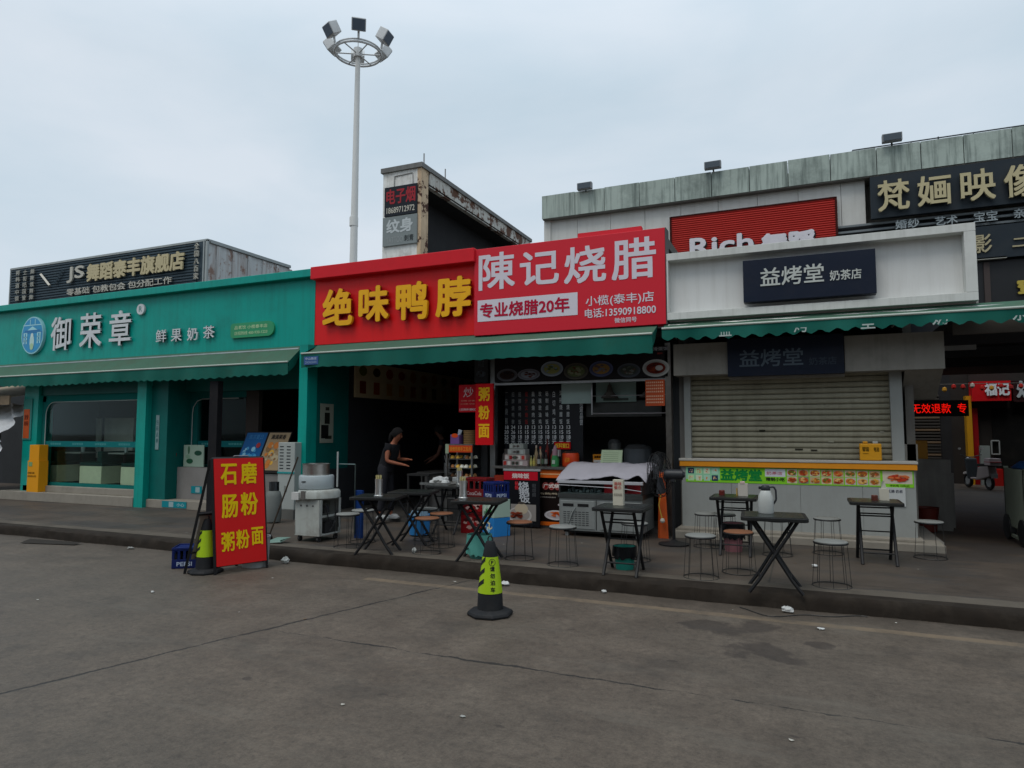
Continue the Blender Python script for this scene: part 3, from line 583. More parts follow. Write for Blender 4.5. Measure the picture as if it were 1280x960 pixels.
# dim name board under the awning
s = thing('name_board', 'dim navy name board with grey characters under the kiosk awning', 'sign', (-.2, 9.9, 2.6))
MB().box(-.97, .49, 9.84, 9.99, 2.38, 2.9).build('board', mat('navy_board'), s)
m = MB('#55606a'); q = PB(924, 1004, 436, 458, 9.84); m.text('益烤堂', *q, 9.836, None, .016); q = PB(1011, 1046, 446, 456, 9.84); m.text('奶茶店', *q, 9.836, '#3a434e', .02); m.build('lettering', PRINT(), s)
# black food picture board
s = thing('food_picture_board', 'black board of seven photographed plates above the roast shop window', 'sign', (-3.1, 9.85, 2.6))
MB((.014, .012, .013)).box(-4.55, -1.80, 9.86, 9.9, 2.41, 2.86).build('board', PRINT(), s)
m = MB(); yy = 9.857
for cx, cy, rx_, ry_, pc, fc, sd_ in ((634, 469, 13, 8, '#5a5a5e', ['#30201c', '#4a3630', '#262024'], 1), (661, 468, 14, 7, '#6e6e76', ['#7d828a', '#5a2c22', '#402018'], 2), (690, 461, 14, 9.5, '#8a949e', ['#8a8a54', '#56603a', '#7a8c9a'], 3), (720, 464, 15.5, 10.5, '#4e4a42', ['#56603e', '#7a7a60', '#5a3a2a'], 4), (751.5, 461, 15, 10, '#4c5270', ['#8a6a3a', '#58484a', '#6a6a74'], 5), (786, 463, 14.5, 9, '#4a4e54', ['#3a4038', '#55423a', '#626660'], 6), (820, 460, 17, 11, '#9a9a96', ['#5a1c12', '#42160e', '#74301c'], 7)):
    x0, x1, z0, z1 = PB(cx-rx_, cx+rx_, cy-ry_, cy+ry_, yy); X_, Z_, A_, B_ = (x0+x1)/2, (z0+z1)/2, (x1-x0)/2, (z1-z0)/2
    m.ell(X_, Z_, A_, B_, yy, pc, 26); m.ell(X_, Z_, A_*.86, B_*.82, yy-.001, tuple(q*.75 for q in lin(pc)), 26); m.ell(X_, Z_, A_*.72, B_*.66, yy-.002, fc[0], 20); m.blobs(X_, Z_, A_*.68, B_*.62, yy-.003, [lin(q) for q in fc], 22, sd_, .35)
    if sd_ == 7: m.ell(X_+A_*.25, Z_, A_*.28, B_*.3, yy-.014, '#a09c98', 16)
m.build('plate_picture', PRINT(), s)
m = MB('#9a9ca0'); q = PB(738, 835, 434, 443, 9.84); m.text('烧腊双拼饭 招牌烧鹅饭 叉烧滑蛋饭', q[0], q[1], 2.79, 2.845, 9.856, None, .02); m.text('美味', -1.95, -1.87, 2.735, 2.765, 9.856, '#8a3a34', .03); m.build('lettering', PRINT(), s)
s = thing('food_picture_board', 'small dim food picture left of the seven plate board', 'sign', (-4.75, 9.85, 2.6))
m = MB((.03, .03, .032)); m.box(-4.92, -4.68, 9.88, 9.9, 2.41, 2.86); m.ell(-4.8, 2.55, .09, .05, 9.877, '#3f4348'); m.blobs(-4.8, 2.56, .08, .06, 9.876, [lin('#4a5058'), lin('#2c2422')], 10, 3, .4); m.text('卤味\n拼盘', -4.86, -4.74, 2.66, 2.8, 9.876, '#4a4e52', .01)
m.build('sheet', PRINT(), s)
# red hanging signs
s = thing('vertical_sign', 'red vertical sign with three yellow characters fixed to the post', 'sign', (-4.62, 9.7, 1.9))
MB('#c8141c').box(-4.80, -4.495, 9.68, 9.72, 1.41, 2.375).build('panel', PRINT(), s)
m = MB('#e8b020')
for i, ch in enumerate('粥粉面'): m.text(ch, -4.745, -4.55, 2.10-i*.29, 2.32-i*.29, 9.677, None, .035)
m.build('lettering', PRINT(), s)
s = thing('stir_fry_sign', 'small crimson hanging sign with white brush character and prices', 'sign', (-4.98, 9.74, 2.15))
MB('#a8141e').box(-5.13, -4.805, 9.74, 9.76, 1.93, 2.37).build('panel', PRINT(), s)
m = MB('#b9a8a8'); m.text('炒', -5.05, -4.88, 2.17, 2.33, 9.737, None, .0, slant=.12); m.text('炒粉 炒面', -5.09, -4.84, 2.10, 2.125, 9.737, '#c87a6a', .01); m.text('炒河粉 炒饭', -5.1, -4.84, 2.05, 2.075, 9.737, '#c87a6a', .01); m.text('13590918800', -5.11, -4.82, 1.955, 1.99, 9.737, '#d0b8b8', .03); m.build('lettering', PRINT(), s)
s = thing('price_list', 'orange price list sheet hanging in the roast shop window', 'sign', (-1.95, 9.86, 2.2))
m = MB('#b8502e'); m.box(-2.13, -1.85, 9.868, 9.876, 1.99, 2.37)
for r0 in range(7):
    for c0_ in range(9): m.rect(-2.115+c0_*.028, -2.097+c0_*.028, 2.32-r0*.045-(.02 if r0 > 3 else 0), 2.342-r0*.045-(.02 if r0 > 3 else 0), 9.866, '#d8a88a')
m.build('sheet', PRINT(), s)
s = thing('street_number_plate', 'small blue plate with white writing at the awning corner', 'sign', (-7.7, 9.2, 2.8))
m = MB('#3c5a8c'); m.box(-7.80, -7.50, 9.165, 9.175, 2.75, 2.89); m.text('中山路店', -7.77, -7.53, 2.83, 2.875, 9.162, '#a8b8cc', .02); m.text('ZHONGSHAN', -7.77, -7.53, 2.77, 2.81, 9.162, '#8ea4c0', .01); m.build('plate', PRINT(), s)
# ================================================================== awnings
aw_top = mat('awning_top', (.055, .125, .085), .85, var=.2, scale=1.2, dirt=.55, dirtcol=(.07, .075, .05), streak=.3, bump=.2)
aw_val = mat('awning_valance', (.005, .105, .080), .75, var=.35, scale=1.6, dirt=.5, dirtcol=(.02, .055, .035), bump=.2)
def awning(label, x0, x1, yb, zb, yf, zf, hv, seed, scallop=.05, writing=None):
    s = thing('awning', label, 'awning', ((x0+x1)/2, yb, zb), group=None); rr = random.Random(seed)
    n = int((x1-x0)*10); m = MB(); vs = []
    for i in range(n+1):
        x = x0+(x1-x0)*i/n; sag = .012*math.sin(i*.9+seed)+.01*math.sin(i*.37)
        for k in range(5):
            f = k/4; vs.append((x, yb+(yf-yb)*f, zb+(zf-zb)*f-.03*math.sin(math.pi*f)+sag*f*(1-f)*2+.008))
    m.add(vs, [(i*5+k, i*5+k+1, (i+1)*5+k+1, (i+1)*5+k) for i in range(n) for k in range(4)])
    m.build('canopy', aw_top, s, smooth=True)
    n = int((x1-x0)*24); m = MB(); vs = []
    for i in range(n+1):
        x = x0+(x1-x0)*i/n; wv = .018*math.sin(x*5.1+seed)+.01*math.sin(x*11.7+seed*2)
        hh = hv-scallop*(.5+.5*math.cos(x*2*math.pi/.2))+.012*math.sin(x*1.7+seed)
        for k in range(4): vs.append((x, yf-.012+wv*k/3, zf-.01-hh*k/3))
    m.add(vs, [(i*4+k, i*4+k+1, (i+1)*4+k+1, (i+1)*4+k) for i in range(n) for k in range(3)])
    m.build('valance', aw_val, s, smooth=True)
    MB('#aeb5ac').cyl((x0, yf-.012, zf), (x1, yf-.012, zf), .016, n=8).build('front_bar', PLAST(), s)
    m = MB((.3, .32, .31)); k = max(2, int((x1-x0)/2.6)+1)
    for i in range(k):
        xx = x0+.15+(x1-x0-.3)*i/(k-1); m.tube([(xx, yb+.02, zb-.22), (xx+.02, (yb+yf)/2, zf-.08), (xx, yf, zf-.01)], .012, 6)
    m.cyl((x0+.05, yb-.03, zb-.05), (x1-.05, yb-.03, zb-.05), .03, n=8)
    m.build('arm', STEEL(), s)
    # closed triangular ends
    for xx in (x0, x1): MB().add([(xx, yb, zb), (xx, yf, zf), (xx, yf, zf-hv*.8), (xx, (yf+yb)/2, zf-hv*.2)], [(0, 1, 2, 3)]).build('end_flap', aw_val, s)
    if writing:
        m = MB('#a9b4b0')
        for x, ch in writing: m.text(ch, x, x+.16, zf-.155, zf+.05, yf-.035, None, .01, clampv=(zf-.155, zf-.095))
        m.build('lettering', PRINT(), s)
    return s
awning('faded green awning under the long teal fascia', XT0, -8.2, 9.6, 3.14, 9.24, 2.83, .235, 1, .028)
awning('faded green awning stretching under both red signs', -7.88, -1.88, 9.6, 3.13, 9.2, 2.95, .25, 5, .012)
awning('green awning with scalloped edge and cut off white characters', -1.78, 6.5, 9.6, 3.14, 9.36, 3.03, .165, 9, .05, [(-1.02, '益'), (-.1, '烤'), (.66, '堂'), (1.42, '奶'), (2.2, '茶')])
# ================================================================== background: dance school container board
gm = lambda n, c, **k: mat(n, c, .7, **k)
y0 = 14.
X0, Z0 = onY(16, 338, y0); X1, Z1 = onY(260, 300, y0); Zt = 7.05
s = thing('container_building', 'container building with dark ribbed dance school sign and rusty pale side', 'building', ((X0+X1)/2, y0, 0))
side_y = onX(362, 332, X1)[0]
m = MB(); m.box(X0, X1, y0, side_y, 3.0, Zt-.05); m.build('wall', mat('rusty_white_steel', (.50, .52, .52), .6, var=.12, dirt=.8, dlo=.55, dhi=.62, dirtcol=(.2, .09, .05), streak=.6), s)
m = MB((.5, .52, .52)); 
for i in range(14): yy = y0+.3+i*.6; m.box(X1, X1+.04, yy, yy+.12, 3.0, Zt-.1)
m.build('side_rib', mat('rusty_white_steel'), s)
m = MB((.025, .04, .05)); z = 4.3
while z < Zt-.06: m.prism([(y0-.02, z), (y0-.05, z+.02), (y0-.05, z+.06), (y0-.02, z+.08)], X0+.02, X1-.35, axis='x'); z += .085
m.box(X0, X1-.30, y0-.02, y0, 4.2, Zt-.02); m.box(X1-.30, X1-.12, y0-.05, y0, 4.2, Zt); m.build('sign_face', mat('slate_slats', (.035, .055, .07), .5, var=.2), s)
m = MB((.33, .36, .36)); m.box(X0-.03, X1+.05, y0-.06, y0+.06, Zt-.03, Zt+.03); m.box(X1-.1, X1-.06, y0-.07, y0-.01, 4, Zt); m.box(X1-.02, X1+.05, y0-.06, y0+.0, 4, Zt); m.box(X1-.02, X1+.06, y0+.05, side_y, Zt-.06, Zt+.03); m.box(X0-.04, X0, y0-.06, y0, 4, Zt); m.build('trim', MATTE(), s)
Yq = y0-.1
for nm, c_, lst in (('lettering', '#b5a883', [('舞蹈泰丰旗舰店', 110, 231, 322, 345, .035)]), ('lettering', '#b3b0a4', [('JS', 85, 106, 333, 353, .03), ('零基础 包教包会 包分配工作', 85, 215.6, 353.5, 362.5, .01), ('全\n国\n八\n百\n家', 243.5, 249, 304, 349, .0)])):
    m = MB(c_)
    for t_, xl, xr, yt, yb, bo in lst: m.text(t_, *PB(xl, xr, yt, yb, Yq), Yq, None, bo, .04, lsp=1.1)
    if c_ == '#b3b0a4':
        for j, row in enumerate(('爵士舞', '韩街舞', '酒吧领', '中国舞', '钢管舞')):
            for i, ch in enumerate(row):
                cx_, cy_ = 23.5+i*9-(j*.4), 340.5+j*8.0+(1-i)*.9; m.text(ch, *PB(cx_-2.4, cx_+2.4, cy_-3, cy_+3, Yq), Yq, '#9a9a90', .02, .03)
        a_, b_ = onY(51, 343, Yq), onY(62, 357, Yq); m.tube([(a_[0], Yq, a_[1]), (b_[0], Yq, b_[1])], .045, 4)
        a_, b_ = onY(68, 355, Yq), onY(79, 336, Yq); m.tube([(a_[0], Yq, a_[1]), (b_[0], Yq, b_[1])], .03, 4, '#56656e')
    m.build(nm, PLAST(), s)
# ================================================================== open steel gantry box
y0 = 13.
xa, xb, zt = -8.86, -7.83, 7.69
ye = onX(663, 298, xb)[0]
s = thing('billboard_tower', 'peeling white billboard box with rusty orange edges and dark recessed side', 'billboard', (xa, y0, 0))
pw = mat('peeling_white', (.72, .72, .69), .65, var=.15, scale=4, dirt=.7, dirtcol=(.25, .22, .18), streak=.35)
rust = mat('rusty_edge', (.56, .42, .28), .75, var=.3, scale=4, dlo=.52, dhi=.56, dirt=1., dirtcol=(.07, .03, .02), streak=.5)
MB().box(xa, xb-.10, y0, y0+.25, 4.3, zt-.08).build('front_face', pw, s)
MB().box(xb-.10, xb, y0-.01, y0+.30, 4.3, zt-.08).build('corner_post', rust, s)
MB().box(xa-.04, xb+.04, y0-.05, y0+.34, zt-.08, zt+.03).build('cap', mat('dark_trim', (.16, .16, .155), .6, dirt=.5, streak=.3), s)
m = MB(); m.box(xb-.12, xb, y0+.35, ye, zt-.42, zt-.07); m.build('top_beam', mat('beam_white_rust', (.5, .49, .45), .7, var=.2, scale=3., dlo=.48, dhi=.52, dirt=1., dirtcol=(.10, .045, .025), streak=.5), s)
MB().box(xb-.14, xb+.04, y0+.34, ye+.05, zt-.07, zt+.03).build('beam_cap', mat('dark_trim'), s)
MB().box(xb-.75, xb-.65, y0+.3, ye, 4.0, zt-.3).build('recessed_panel', mat('charcoal', (.022, .022, .024), .8, var=.3), s)
MB().box(xb-.66, xb-.0, y0+.3, ye, zt-.40, zt-.36).box(xa+.1, xb-.76, y0+.3, ye, 4.3, zt-.35).build('soffit', mat('charcoal'), s)
m = MB((.3, .3, .3)); m.cyl((xb, y0+.1, zt), (xb, y0+.1, zt+.28), .015, n=6); m.build('rod', MATTE(), s); m = MB((.3, .3, .3)); m.cyl((xb, y0+1.1, zt), (xb, y0+1.1, zt+.28), .015, n=6); m.build('rod', MATTE(), s)
m = MB((.3, .3, .29)); m.tube([(xa+.3, y0-.01, 7.1), (xa+.32, y0-.015, 7.5), (xa+.8, y0-.01, 7.52), (xa+.82, y0-.01, 7.15)], .01, 5); m.build('torn_edge', MATTE(), s)
q = PB(481, 521.5, 232, 268.5, y0-.03)
m = MB('#262a30'); m.box(q[0], q[1], y0-.04, y0, q[2], q[3]); m.text('电子烟', q[0]+.05, q[1]-.04, q[2]+.27, q[3]-.05, y0-.043, '#9a3138', .03); m.text('18689712972', q[0]+.06, q[1]-.06, q[2]+.06, q[2]+.2, y0-.043, '#b8b4a8', .04); m.build('panel', PRINT(), thing('shop_sign', 'dark sign with red characters and phone number on white tower', 'sign', (-8.3, 12.95, 6.8)))
q = PB(479, 521.5, 270, 306, y0-.03)
m = MB('#7e8585'); m.box(q[0], q[1], y0-.05, y0, q[2], q[3]); m.text('纹身', q[0]+.1, q[1]-.1, q[2]+.28, q[3]-.06, y0-.053, '#b9bfc0', .03); m.text('TATTOO', q[0]+.1, q[0]+.55, q[2]+.06, q[2]+.2, y0-.053, '#8f9494', .02); m.text('刺青', q[0]+.58, q[1]-.08, q[2]+.06, q[2]+.21, y0-.053, '#3a3f40', .02); m.build('panel', PRINT(), thing('shop_sign', 'faded grey sign with white characters, lower one on white tower', 'sign', (-8.3, 12.95, 6.2)))
# ================================================================== big building behind on the right
y0 = 13.
s = thing('concrete_building', 'long building with stained concrete parapet and white metal wall panels', 'building', (3, y0, 0))
XA, XB = -4.85, 14.
ZP0, ZP1 = 5.98, 6.45
parap = mat('stained_concrete', (.36, .42, .38), .8, var=.25, scale=1.3, dirt=.55, dlo=.48, dhi=.66, dirtcol=(.10, .125, .115), streak=1., bump=.4)
m = MB(); x = XA
rr = random.Random(2)
while x < XB: L = rr.uniform(.6, .72); m.box(x, min(x+L-.012, XB), y0-.18, y0+.3, ZP0, ZP1+rr.uniform(-.006, .006)); x += L
m.build('parapet', parap, s)
MB().box(XA, XB, y0+.3, 19.0, 3.1, ZP1-.06).box(XA+.01, XB, y0-.16, y0+.3, ZP0-.02, ZP0).build('wall', beige_m, s)
wp = mat('white_cladding', (.60, .60, .57), .5, var=.06, dirt=.15, dirtcol=(.25, .22, .17), streak=.22)
m = MB(); x = XA+.02
while x < 1.06: m.box(x, min(x+.683, 1.06), y0-.02, y0+.29, 3.6, ZP0-.02); x += .69
m.build('cladding_panel', wp, s)
MB().box(XA, XA+.14, y0-.06, y0+.29, 3.6, ZP0-.02).build('corner_trim', wp, s)
m = MB((.2, .21, .2)); m.box(-.0, 8.5, y0-.03, y0+.28, 3.2, 5.18, (.02, .022, .026))
m.build('dark_band', MATTE(), s)
m = MB((.17, .19, .2))
for z in (5.14, 5.04, 4.94): m.box(.62, 8.5, y0-.12, y0-.06, z, z+.035)
m.build('sign_rail', MATTE(), s)
m = MB((.05, .055, .06)); m.tube([(2.2, y0+.1, ZP1+.02), (2.2, y0+.1, ZP1+.14)], .012, 5); 
for i in range(10): m.tube([(.9+i*.9, y0+.1, ZP1), (.9+i*.9, y0+.1, ZP1+.12)], .01, 5)
m.tube([(.9, y0+.1, ZP1+.12), (9.5, y0+.1, ZP1+.12)], .012, 5); m.tube([(-4.5, y0+.1, ZP1+.05), (.9, y0+.1, ZP1+.05)], .004, 5)
for i in range(9): m.tube([(-4.4+i*.6, y0+.1, ZP1), (-4.4+i*.6, y0+.1, ZP1+.05)], .008, 5)
m.build('railing', MATTE(), s)
# window strip with a white door frame at the right
m = MB((.015, .016, .018)); q = onY(1222, 330, y0-.1); m.box(2.35, 8.5, y0-.10, y0-.03, 3.1, 4.35); m.build('glazing', PLAST(), s)
m = MB('#8f8f8a'); m.box(2.58, 2.61, y0-.12, y0-.10, 3.2, 4.0); m.box(2.70, 2.78, y0-.13, y0-.10, 3.0, 4.33, '#4a4240'); m.box(2.5, 3.0, y0-.2, y0-.1, 4.36, 4.39, '#a0a098'); m.build('frame', MATTE(), s)
m = MB('#b3a04a'); q = PB(1271, 1290, 349, 368, y0-.13); m.text('蜜雪', q[0], q[0]+.75, q[2], q[3], y0-.13, None, .03, .02); m.text('冰', q[0]+.1, q[0]+.3, q[2]-.25, q[2]-.08, y0-.13, '#8a8a86', .02); m.build('lettering', PRINT(), s)
# signs on it
s = thing('dance_sign', 'red ribbed dance studio sign half hidden behind the white fascia', 'sign', (-.8, 12.9, 5))
x0, z1 = onY(838.6, 274, 12.85); x1, _z1 = onY(1044.5, 247, 12.85)
m = MB(); z = 4.6; zt = (z1+_z1)/2
while z < zt-.02: m.prism([(12.86, z), (12.835, z+.012), (12.835, z+.032), (12.86, z+.04)], x0, x1, axis='x'); z += .04
m.box(x0, x1, 12.86, 12.97, 4.4, zt); m.build('ribbed_panel', mat('red_slats', (.46, .03, .022), .5, var=.08), s)
m = MB('#3a1512'); m.box(x0-.02, x0+.015, 12.82, 12.97, 4.4, zt+.02); m.box(x1-.015, x1+.02, 12.82, 12.97, 4.4, zt+.02); m.box(x0, x1, 12.82, 12.97, zt, zt+.025); m.build('frame', MATTE(), s)
m = MB('#c9c6cc'); q = PB(862, 942, 294, 318, 12.8)
for nm, c_, dy, dx in (('letter_shadow', '#1c1414', .02, .02), ('lettering', '#cfccd2', 0, 0)):
    m = MB(c_); m.text('Rich', q[0]+dx, q[1]+dx, q[2]-dx, q[3]-dx, 12.81+dy, None, .05, .015); p_ = PB(951, 1019, 289, 318, 12.8); m.text('舞蹈', p_[0]+dx, p_[1]+dx, p_[2]-dx, p_[3]-dx, 12.81+dy, None, .05, .015); m.build(nm, PLAST(), s)
s = thing('photo_studio_sign', 'dark studio sign with large pale gold raised characters', 'sign', (2.4, 12.8, 5.5))
x0, _a = onY(1087.5, 225, 12.75)
MB().box(x0, 8.0, 12.76, 12.85, 5.21, 5.93).build('panel', mat('slate_board', (.018, .026, .034), .5, var=.15, dirt=.2), s)
m = MB('#b5aa85')
for ch, a in (('梵', (1096.5, 1137, 225, 264)), ('婳', (1146, 1189, 219.4, 257.5)), ('映', (1199.6, 1244, 212, 251.5)), ('像', (1254, 1298, 206, 246.5))):
    q = PB(*a, 12.7); m.text(ch, *q, 12.71, None, .022, .05); m.build('raised_character', PLAST(), s); m = MB('#b5aa85')
m = MB('#9aa3a6')
for ch, a in (('婚纱', (1119, 1149, 274, 285.5)), ('艺术', (1168.6, 1197, 269.8, 281)), ('宝宝', (1217, 1247, 264, 276.7)), ('亲子', (1267, 1297, 260, 271.7))):
    q = PB(*a, 12.82); m.text(ch, *q, 12.83, None, .02, .02); m.build('small_lettering', PLAST(), s); m = MB('#9aa3a6')
s = thing('studio_floor_sign', 'lower slate sign with pale gold characters behind the kiosk fascia', 'sign', (3, 12.85, 4.6))
MB().box(1.2, 8.0, 12.80, 12.92, 4.37, 4.90).build('panel', mat('slate_board'), s)
m = MB('#a59b7c'); q = PB(1190, 1213, 296, 319, 12.78); m.text('摄', *q, 12.79, None, .02, .015); q = PB(1217, 1240, 293, 316, 12.78); m.text('影', *q, 12.79, None, .02, .015); q = PB(1265, 1290, 297, 308, 12.78); m.text('二', *q, 12.79, None, .02, .015); m.text('楼', q[1]+.1, q[1]+.4, q[2]-.1, q[3]+.08, 12.79, None, .02, .015); m.build('lettering', PLAST(), s)
# roof floodlights
def flood(label, px, py, Y, tilt):
    X_, Z_ = onY(px, py, Y); Z_ += .05; s = thing('roof_floodlight', label, 'floodlight', (X_, Y, Z_), group='floodlights on the parapet')
    m = MB((.25, .26, .27)); m.box(X_-.15, X_+.15, Y-.05, Y+.05, Z_-.07, Z_+.07); m.build('housing', MATTE(), s, bevel=.01)
    m = MB((.06, .08, .1)); m.box(X_-.13, X_+.13, Y-.062, Y-.05, Z_-.055, Z_+.055); m.build('glass', PLAST(), s)
    m = MB((.04, .04, .045))
    for k in range(5): m.box(X_-.12+k*.055, X_-.10+k*.055, Y+.05, Y+.09, Z_-.05, Z_+.05)
    m.tube([(X_, Y+.05, Z_-.05), (X_+.02, Y+.2, 6.3)], .015, 6); m.build('bracket', MATTE(), s); return s
flood('small floodlight at the left end of the concrete parapet', 731, 236, 12.75, 0); flood('small floodlight above the red dance studio sign', 891, 210, 12.75, 0); flood('small floodlight above the gold lettered studio sign', 1115, 176, 12.75, 0)
# ================================================================== high mast light
Y = 30.
xb_, _ = onY(440, 400, Y); xt_, zt_ = onY(446, 68, Y); rr_ = (onY(477, 66, Y)[0]-onY(418, 66, Y)[0])/2
X_ = (xb_+xt_)/2-.05
s = thing('high_mast_light', 'tall white mast with ring of tilted floodlights at its top', 'street light', (X_, Y, 0))
MB((.66, .66, .64)).cyl((X_, Y, PAV), (X_+.14, Y, zt_+.2), .28, .13, 16).build('pole', mat('mast_white', (.62, .62, .60), .5, var=.05), s, smooth=True)
MB((.5, .5, .49)).cyl((X_+.05, Y, onY(441, 272, Y)[1]), (X_+.05, Y, onY(441, 283, Y)[1]), .235, .235, 16).build('collar', mat('mast_white'), s)
X_ += .14
m = MB((.55, .56, .56)); m.ring(X_, Y, zt_, rr_*.80, .06, 32, 6); m.ring(X_, Y, zt_+.14, rr_*.80, .045, 32, 6)
for k in range(3): a = R(30+60*k); c_, d_ = math.cos(a)*rr_*.80, math.sin(a)*rr_*.80; m.tube([(X_-c_, Y-d_, zt_), (X_+c_, Y+d_, zt_)], .035, 6)
m.cyl((X_, Y, zt_-.2), (X_, Y, zt_+.3), .24, n=14); m.cyl((X_, Y, zt_+.3), (X_, Y, zt_+2.0), .03, .015, 6); m.build('ring_frame', mat('mast_grey', (.58, .59, .59), .5), s)
for k in range(6):
    a = R(67+60*k); ca, sa = math.cos(a), math.sin(a); cx, cy, cz = X_+ca*rr_*.95, Y+sa*rr_*.95, zt_+.72
    MB((.3, .3, .3)).tube([(cx-ca*.08, cy-sa*.08, zt_+.1), (cx, cy, cz-.1)], .06, 6).build('lamp_arm', mat('mast_grey'), s)
    M_ = Matrix.Translation((cx+ca*.15, cy+sa*.15, cz)) @ Matrix.Rotation(a-R(90), 4, 'Z') @ Matrix.Rotation(R(-32), 4, 'X')
    m = MB((.5, .51, .52)); m.box(-.38, .38, -.32, .24, -.32, .32); m.v = [tuple(M_ @ Vector(v)) for v in m.v]; h = m.build('floodlight', mat('mast_grey'), s, bevel=.04)
    m = MB((.10, .13, .17)); m.box(-.33, .33, .24, .262, -.27, .27); m.v = [tuple(M_ @ Vector(v)) for v in m.v]; m.build('lens', PLAST(), h)
# ================================================================== passage on the right and shops beyond
s = thing('passage_roof', 'dark low roof over the passage right of the kiosk', 'roof', (5, 10, 3))
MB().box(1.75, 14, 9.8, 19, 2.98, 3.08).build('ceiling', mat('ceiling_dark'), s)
m = MB((.10, .09, .08)); m.box(1.7, 9, 9.74, 9.80, 2.80, 2.99); 
for i in range(3): m.box(1.76, 12, 11+i*1.9, 11.12+i*1.9, 2.82, 2.975, (.05, .05, .055))
m.box(1.55, 2.1, 10.6, 10.66, 2.7, 2.76, (.3, .3, .3)); m.build('beam', MATTE(), s)
Yb = 23.
s = thing('shuttered_shop', 'dark shop across the passage with red lettering display and shutters', 'shop', (3, Yb, 0))
zt = onY(1160, 480, Yb)[1]
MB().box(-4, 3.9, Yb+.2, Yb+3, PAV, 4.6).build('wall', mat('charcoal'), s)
m = MB()
for i in range(28): m.prism([(Yb+.2, .2+i*.09), (Yb+.14, .22+i*.09), (Yb+.14, .26+i*.09), (Yb+.2, .28+i*.09)], 1.5, 3.6, (.05, .045, .04) if i % 4 else (.16, .11, .07), axis='x')
m.build('shutter', MATTE(), s)
q = PB(1134, 1208, 503, 518, Yb-2.8)
x0, x1 = q[0], q[1]
m = MB((.01, .01, .01)); m.box(x0-.3, x1+.05, Yb-2.8, Yb-2.65, q[2]-.05, q[3]+.05); m.box(x0+.3, x0+.34, Yb-2.7, Yb+.2, q[3], q[3]+.03); led = thing('display_panel', 'black display with glowing red scrolling characters in the passage', 'display', (x0, Yb-2.8, q[2])); m.build('case', PLAST(), led)
m = MB('#ff1010'); m.text('重无效退款  专', q[0]-.12, q[1], q[2]+.03, q[3]-.03, Yb-2.806, None, .0); m.build('display_lettering', emit('led_red', '#ff1408', .9), led)
s = thing('yellow_pillar', 'yellow painted vertical strip beside the shuttered shop', 'pillar', (3.8, Yb, 0))
q = PB(1208, 1215, 480, 600, Yb); MB('#c8901c').box(q[0], q[1], Yb-.1, Yb+.2, PAV, 2.65).build('strip', PLAST(), s)
q2 = PB(1215, 1223, 480, 600, Yb); 
s = thing('red_sign_shop', 'shop across the passage under red sign with dark doorway', 'shop', (4.5, Yb, 0))
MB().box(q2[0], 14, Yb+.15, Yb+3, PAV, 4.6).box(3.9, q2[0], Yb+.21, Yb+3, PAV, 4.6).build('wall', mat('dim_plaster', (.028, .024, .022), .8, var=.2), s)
MB('#8f1016').box(q2[0], q2[1], Yb-.02, Yb+.15, PAV, 2.3).build('pillar', MATTE(), s)
q = PB(1215, 1264, 483, 501, Yb-.3); m = MB('#c01018'); m.box(q[0], q[1], Yb-.3, Yb+.1, q[2], q[3]+.15); m.text('福记', q[0]*.68+q[1]*.32, q[0]*.04+q[1]*.96, q[2]+.14, q[3]+.10, Yb-.33, '#d9e0e4', .04, .02); sg = m.build('panel', PLAST(), thing('shop_sign', 'bright red sign with white characters across the dark passage', 'sign', (q[0], Yb-.3, q[2])))
q = PB(1266, 1290, 480, 502, Yb-.3); m = MB('#2a1214'); m.box(q[0]+.03, q[0]+3, Yb-.2, Yb+.1, q[2], q[3]+.1); m.text('烧', q[0]+.1, q[0]+.6, q[2]+.1, q[3]+.1, Yb-.21, '#a8b0b4', .04, .02); m.build('panel', PLAST(), thing('shop_sign', 'dark sign with one white character at the far right edge', 'sign', (q[0], Yb-.2, q[2])))
m = MB((.008, .008, .008)); q = PB(1243, 1268, 520, 600, Yb); m.box(q[0], q[1]+.4, Yb+.10, Yb+.15, PAV, 2.3); m.build('doorway', MATTE(), s)
q = PB(1240, 1250, 551, 568, Yb); m = MB((.3, .32, .32)); 
m.tube([(q[0], Yb+.05, q[2]), (q[1], Yb+.05, q[2]), (q[1], Yb+.05, q[3]), (q[0], Yb+.05, q[3])], .02, 5, closed=True); m.build('handle', MATTE(), s)
q = PB(1224, 1236, 557, 590, Yb); MB((.22, .25, .24)).box(q[0], q[1], Yb-.2, Yb+.1, PAV, q[3]).build('cabinet', MATTE(), s)
q = PB(1238, 1250, 585, 597, Yb); MB('#a01a14').box(q[0], q[1], Yb-.4, Yb-.1, PAV, .6).build('red_board', MATTE(), s)
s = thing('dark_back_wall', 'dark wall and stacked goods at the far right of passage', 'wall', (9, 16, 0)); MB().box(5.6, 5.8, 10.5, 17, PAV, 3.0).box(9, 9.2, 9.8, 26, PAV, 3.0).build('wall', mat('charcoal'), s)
# low beige wall behind the kiosk step
s = thing('low_beige_wall', 'low beige wall with red bucket beside the kiosk step', 'wall', (1.8, 11.4, 0))
MB().box(1.30, 1.98, 12.0, 12.15, PAV, 1.20).box(1.98, 2.08, 12.4, 14.2, PAV, .98).build('wall', beige_m, s)
MB('#9a6a14').box(1.33, 1.72, 12.2, 12.4, 1.2, 1.48).build('yellow_board', PLAST(), s)
bk = thing('bucket', 'dull red brown bucket against the low beige wall', 'bucket', (1.62, 11.8, PAV))
m = MB('#5a2018'); m.lathe([(0, PAV+.01), (.12, PAV+.01), (.16, PAV+.36), (.17, PAV+.36), (.15, PAV+.34), (.12, PAV+.05)], 1.62, 11.8); m.build('body', PLAST(), bk, smooth=True)
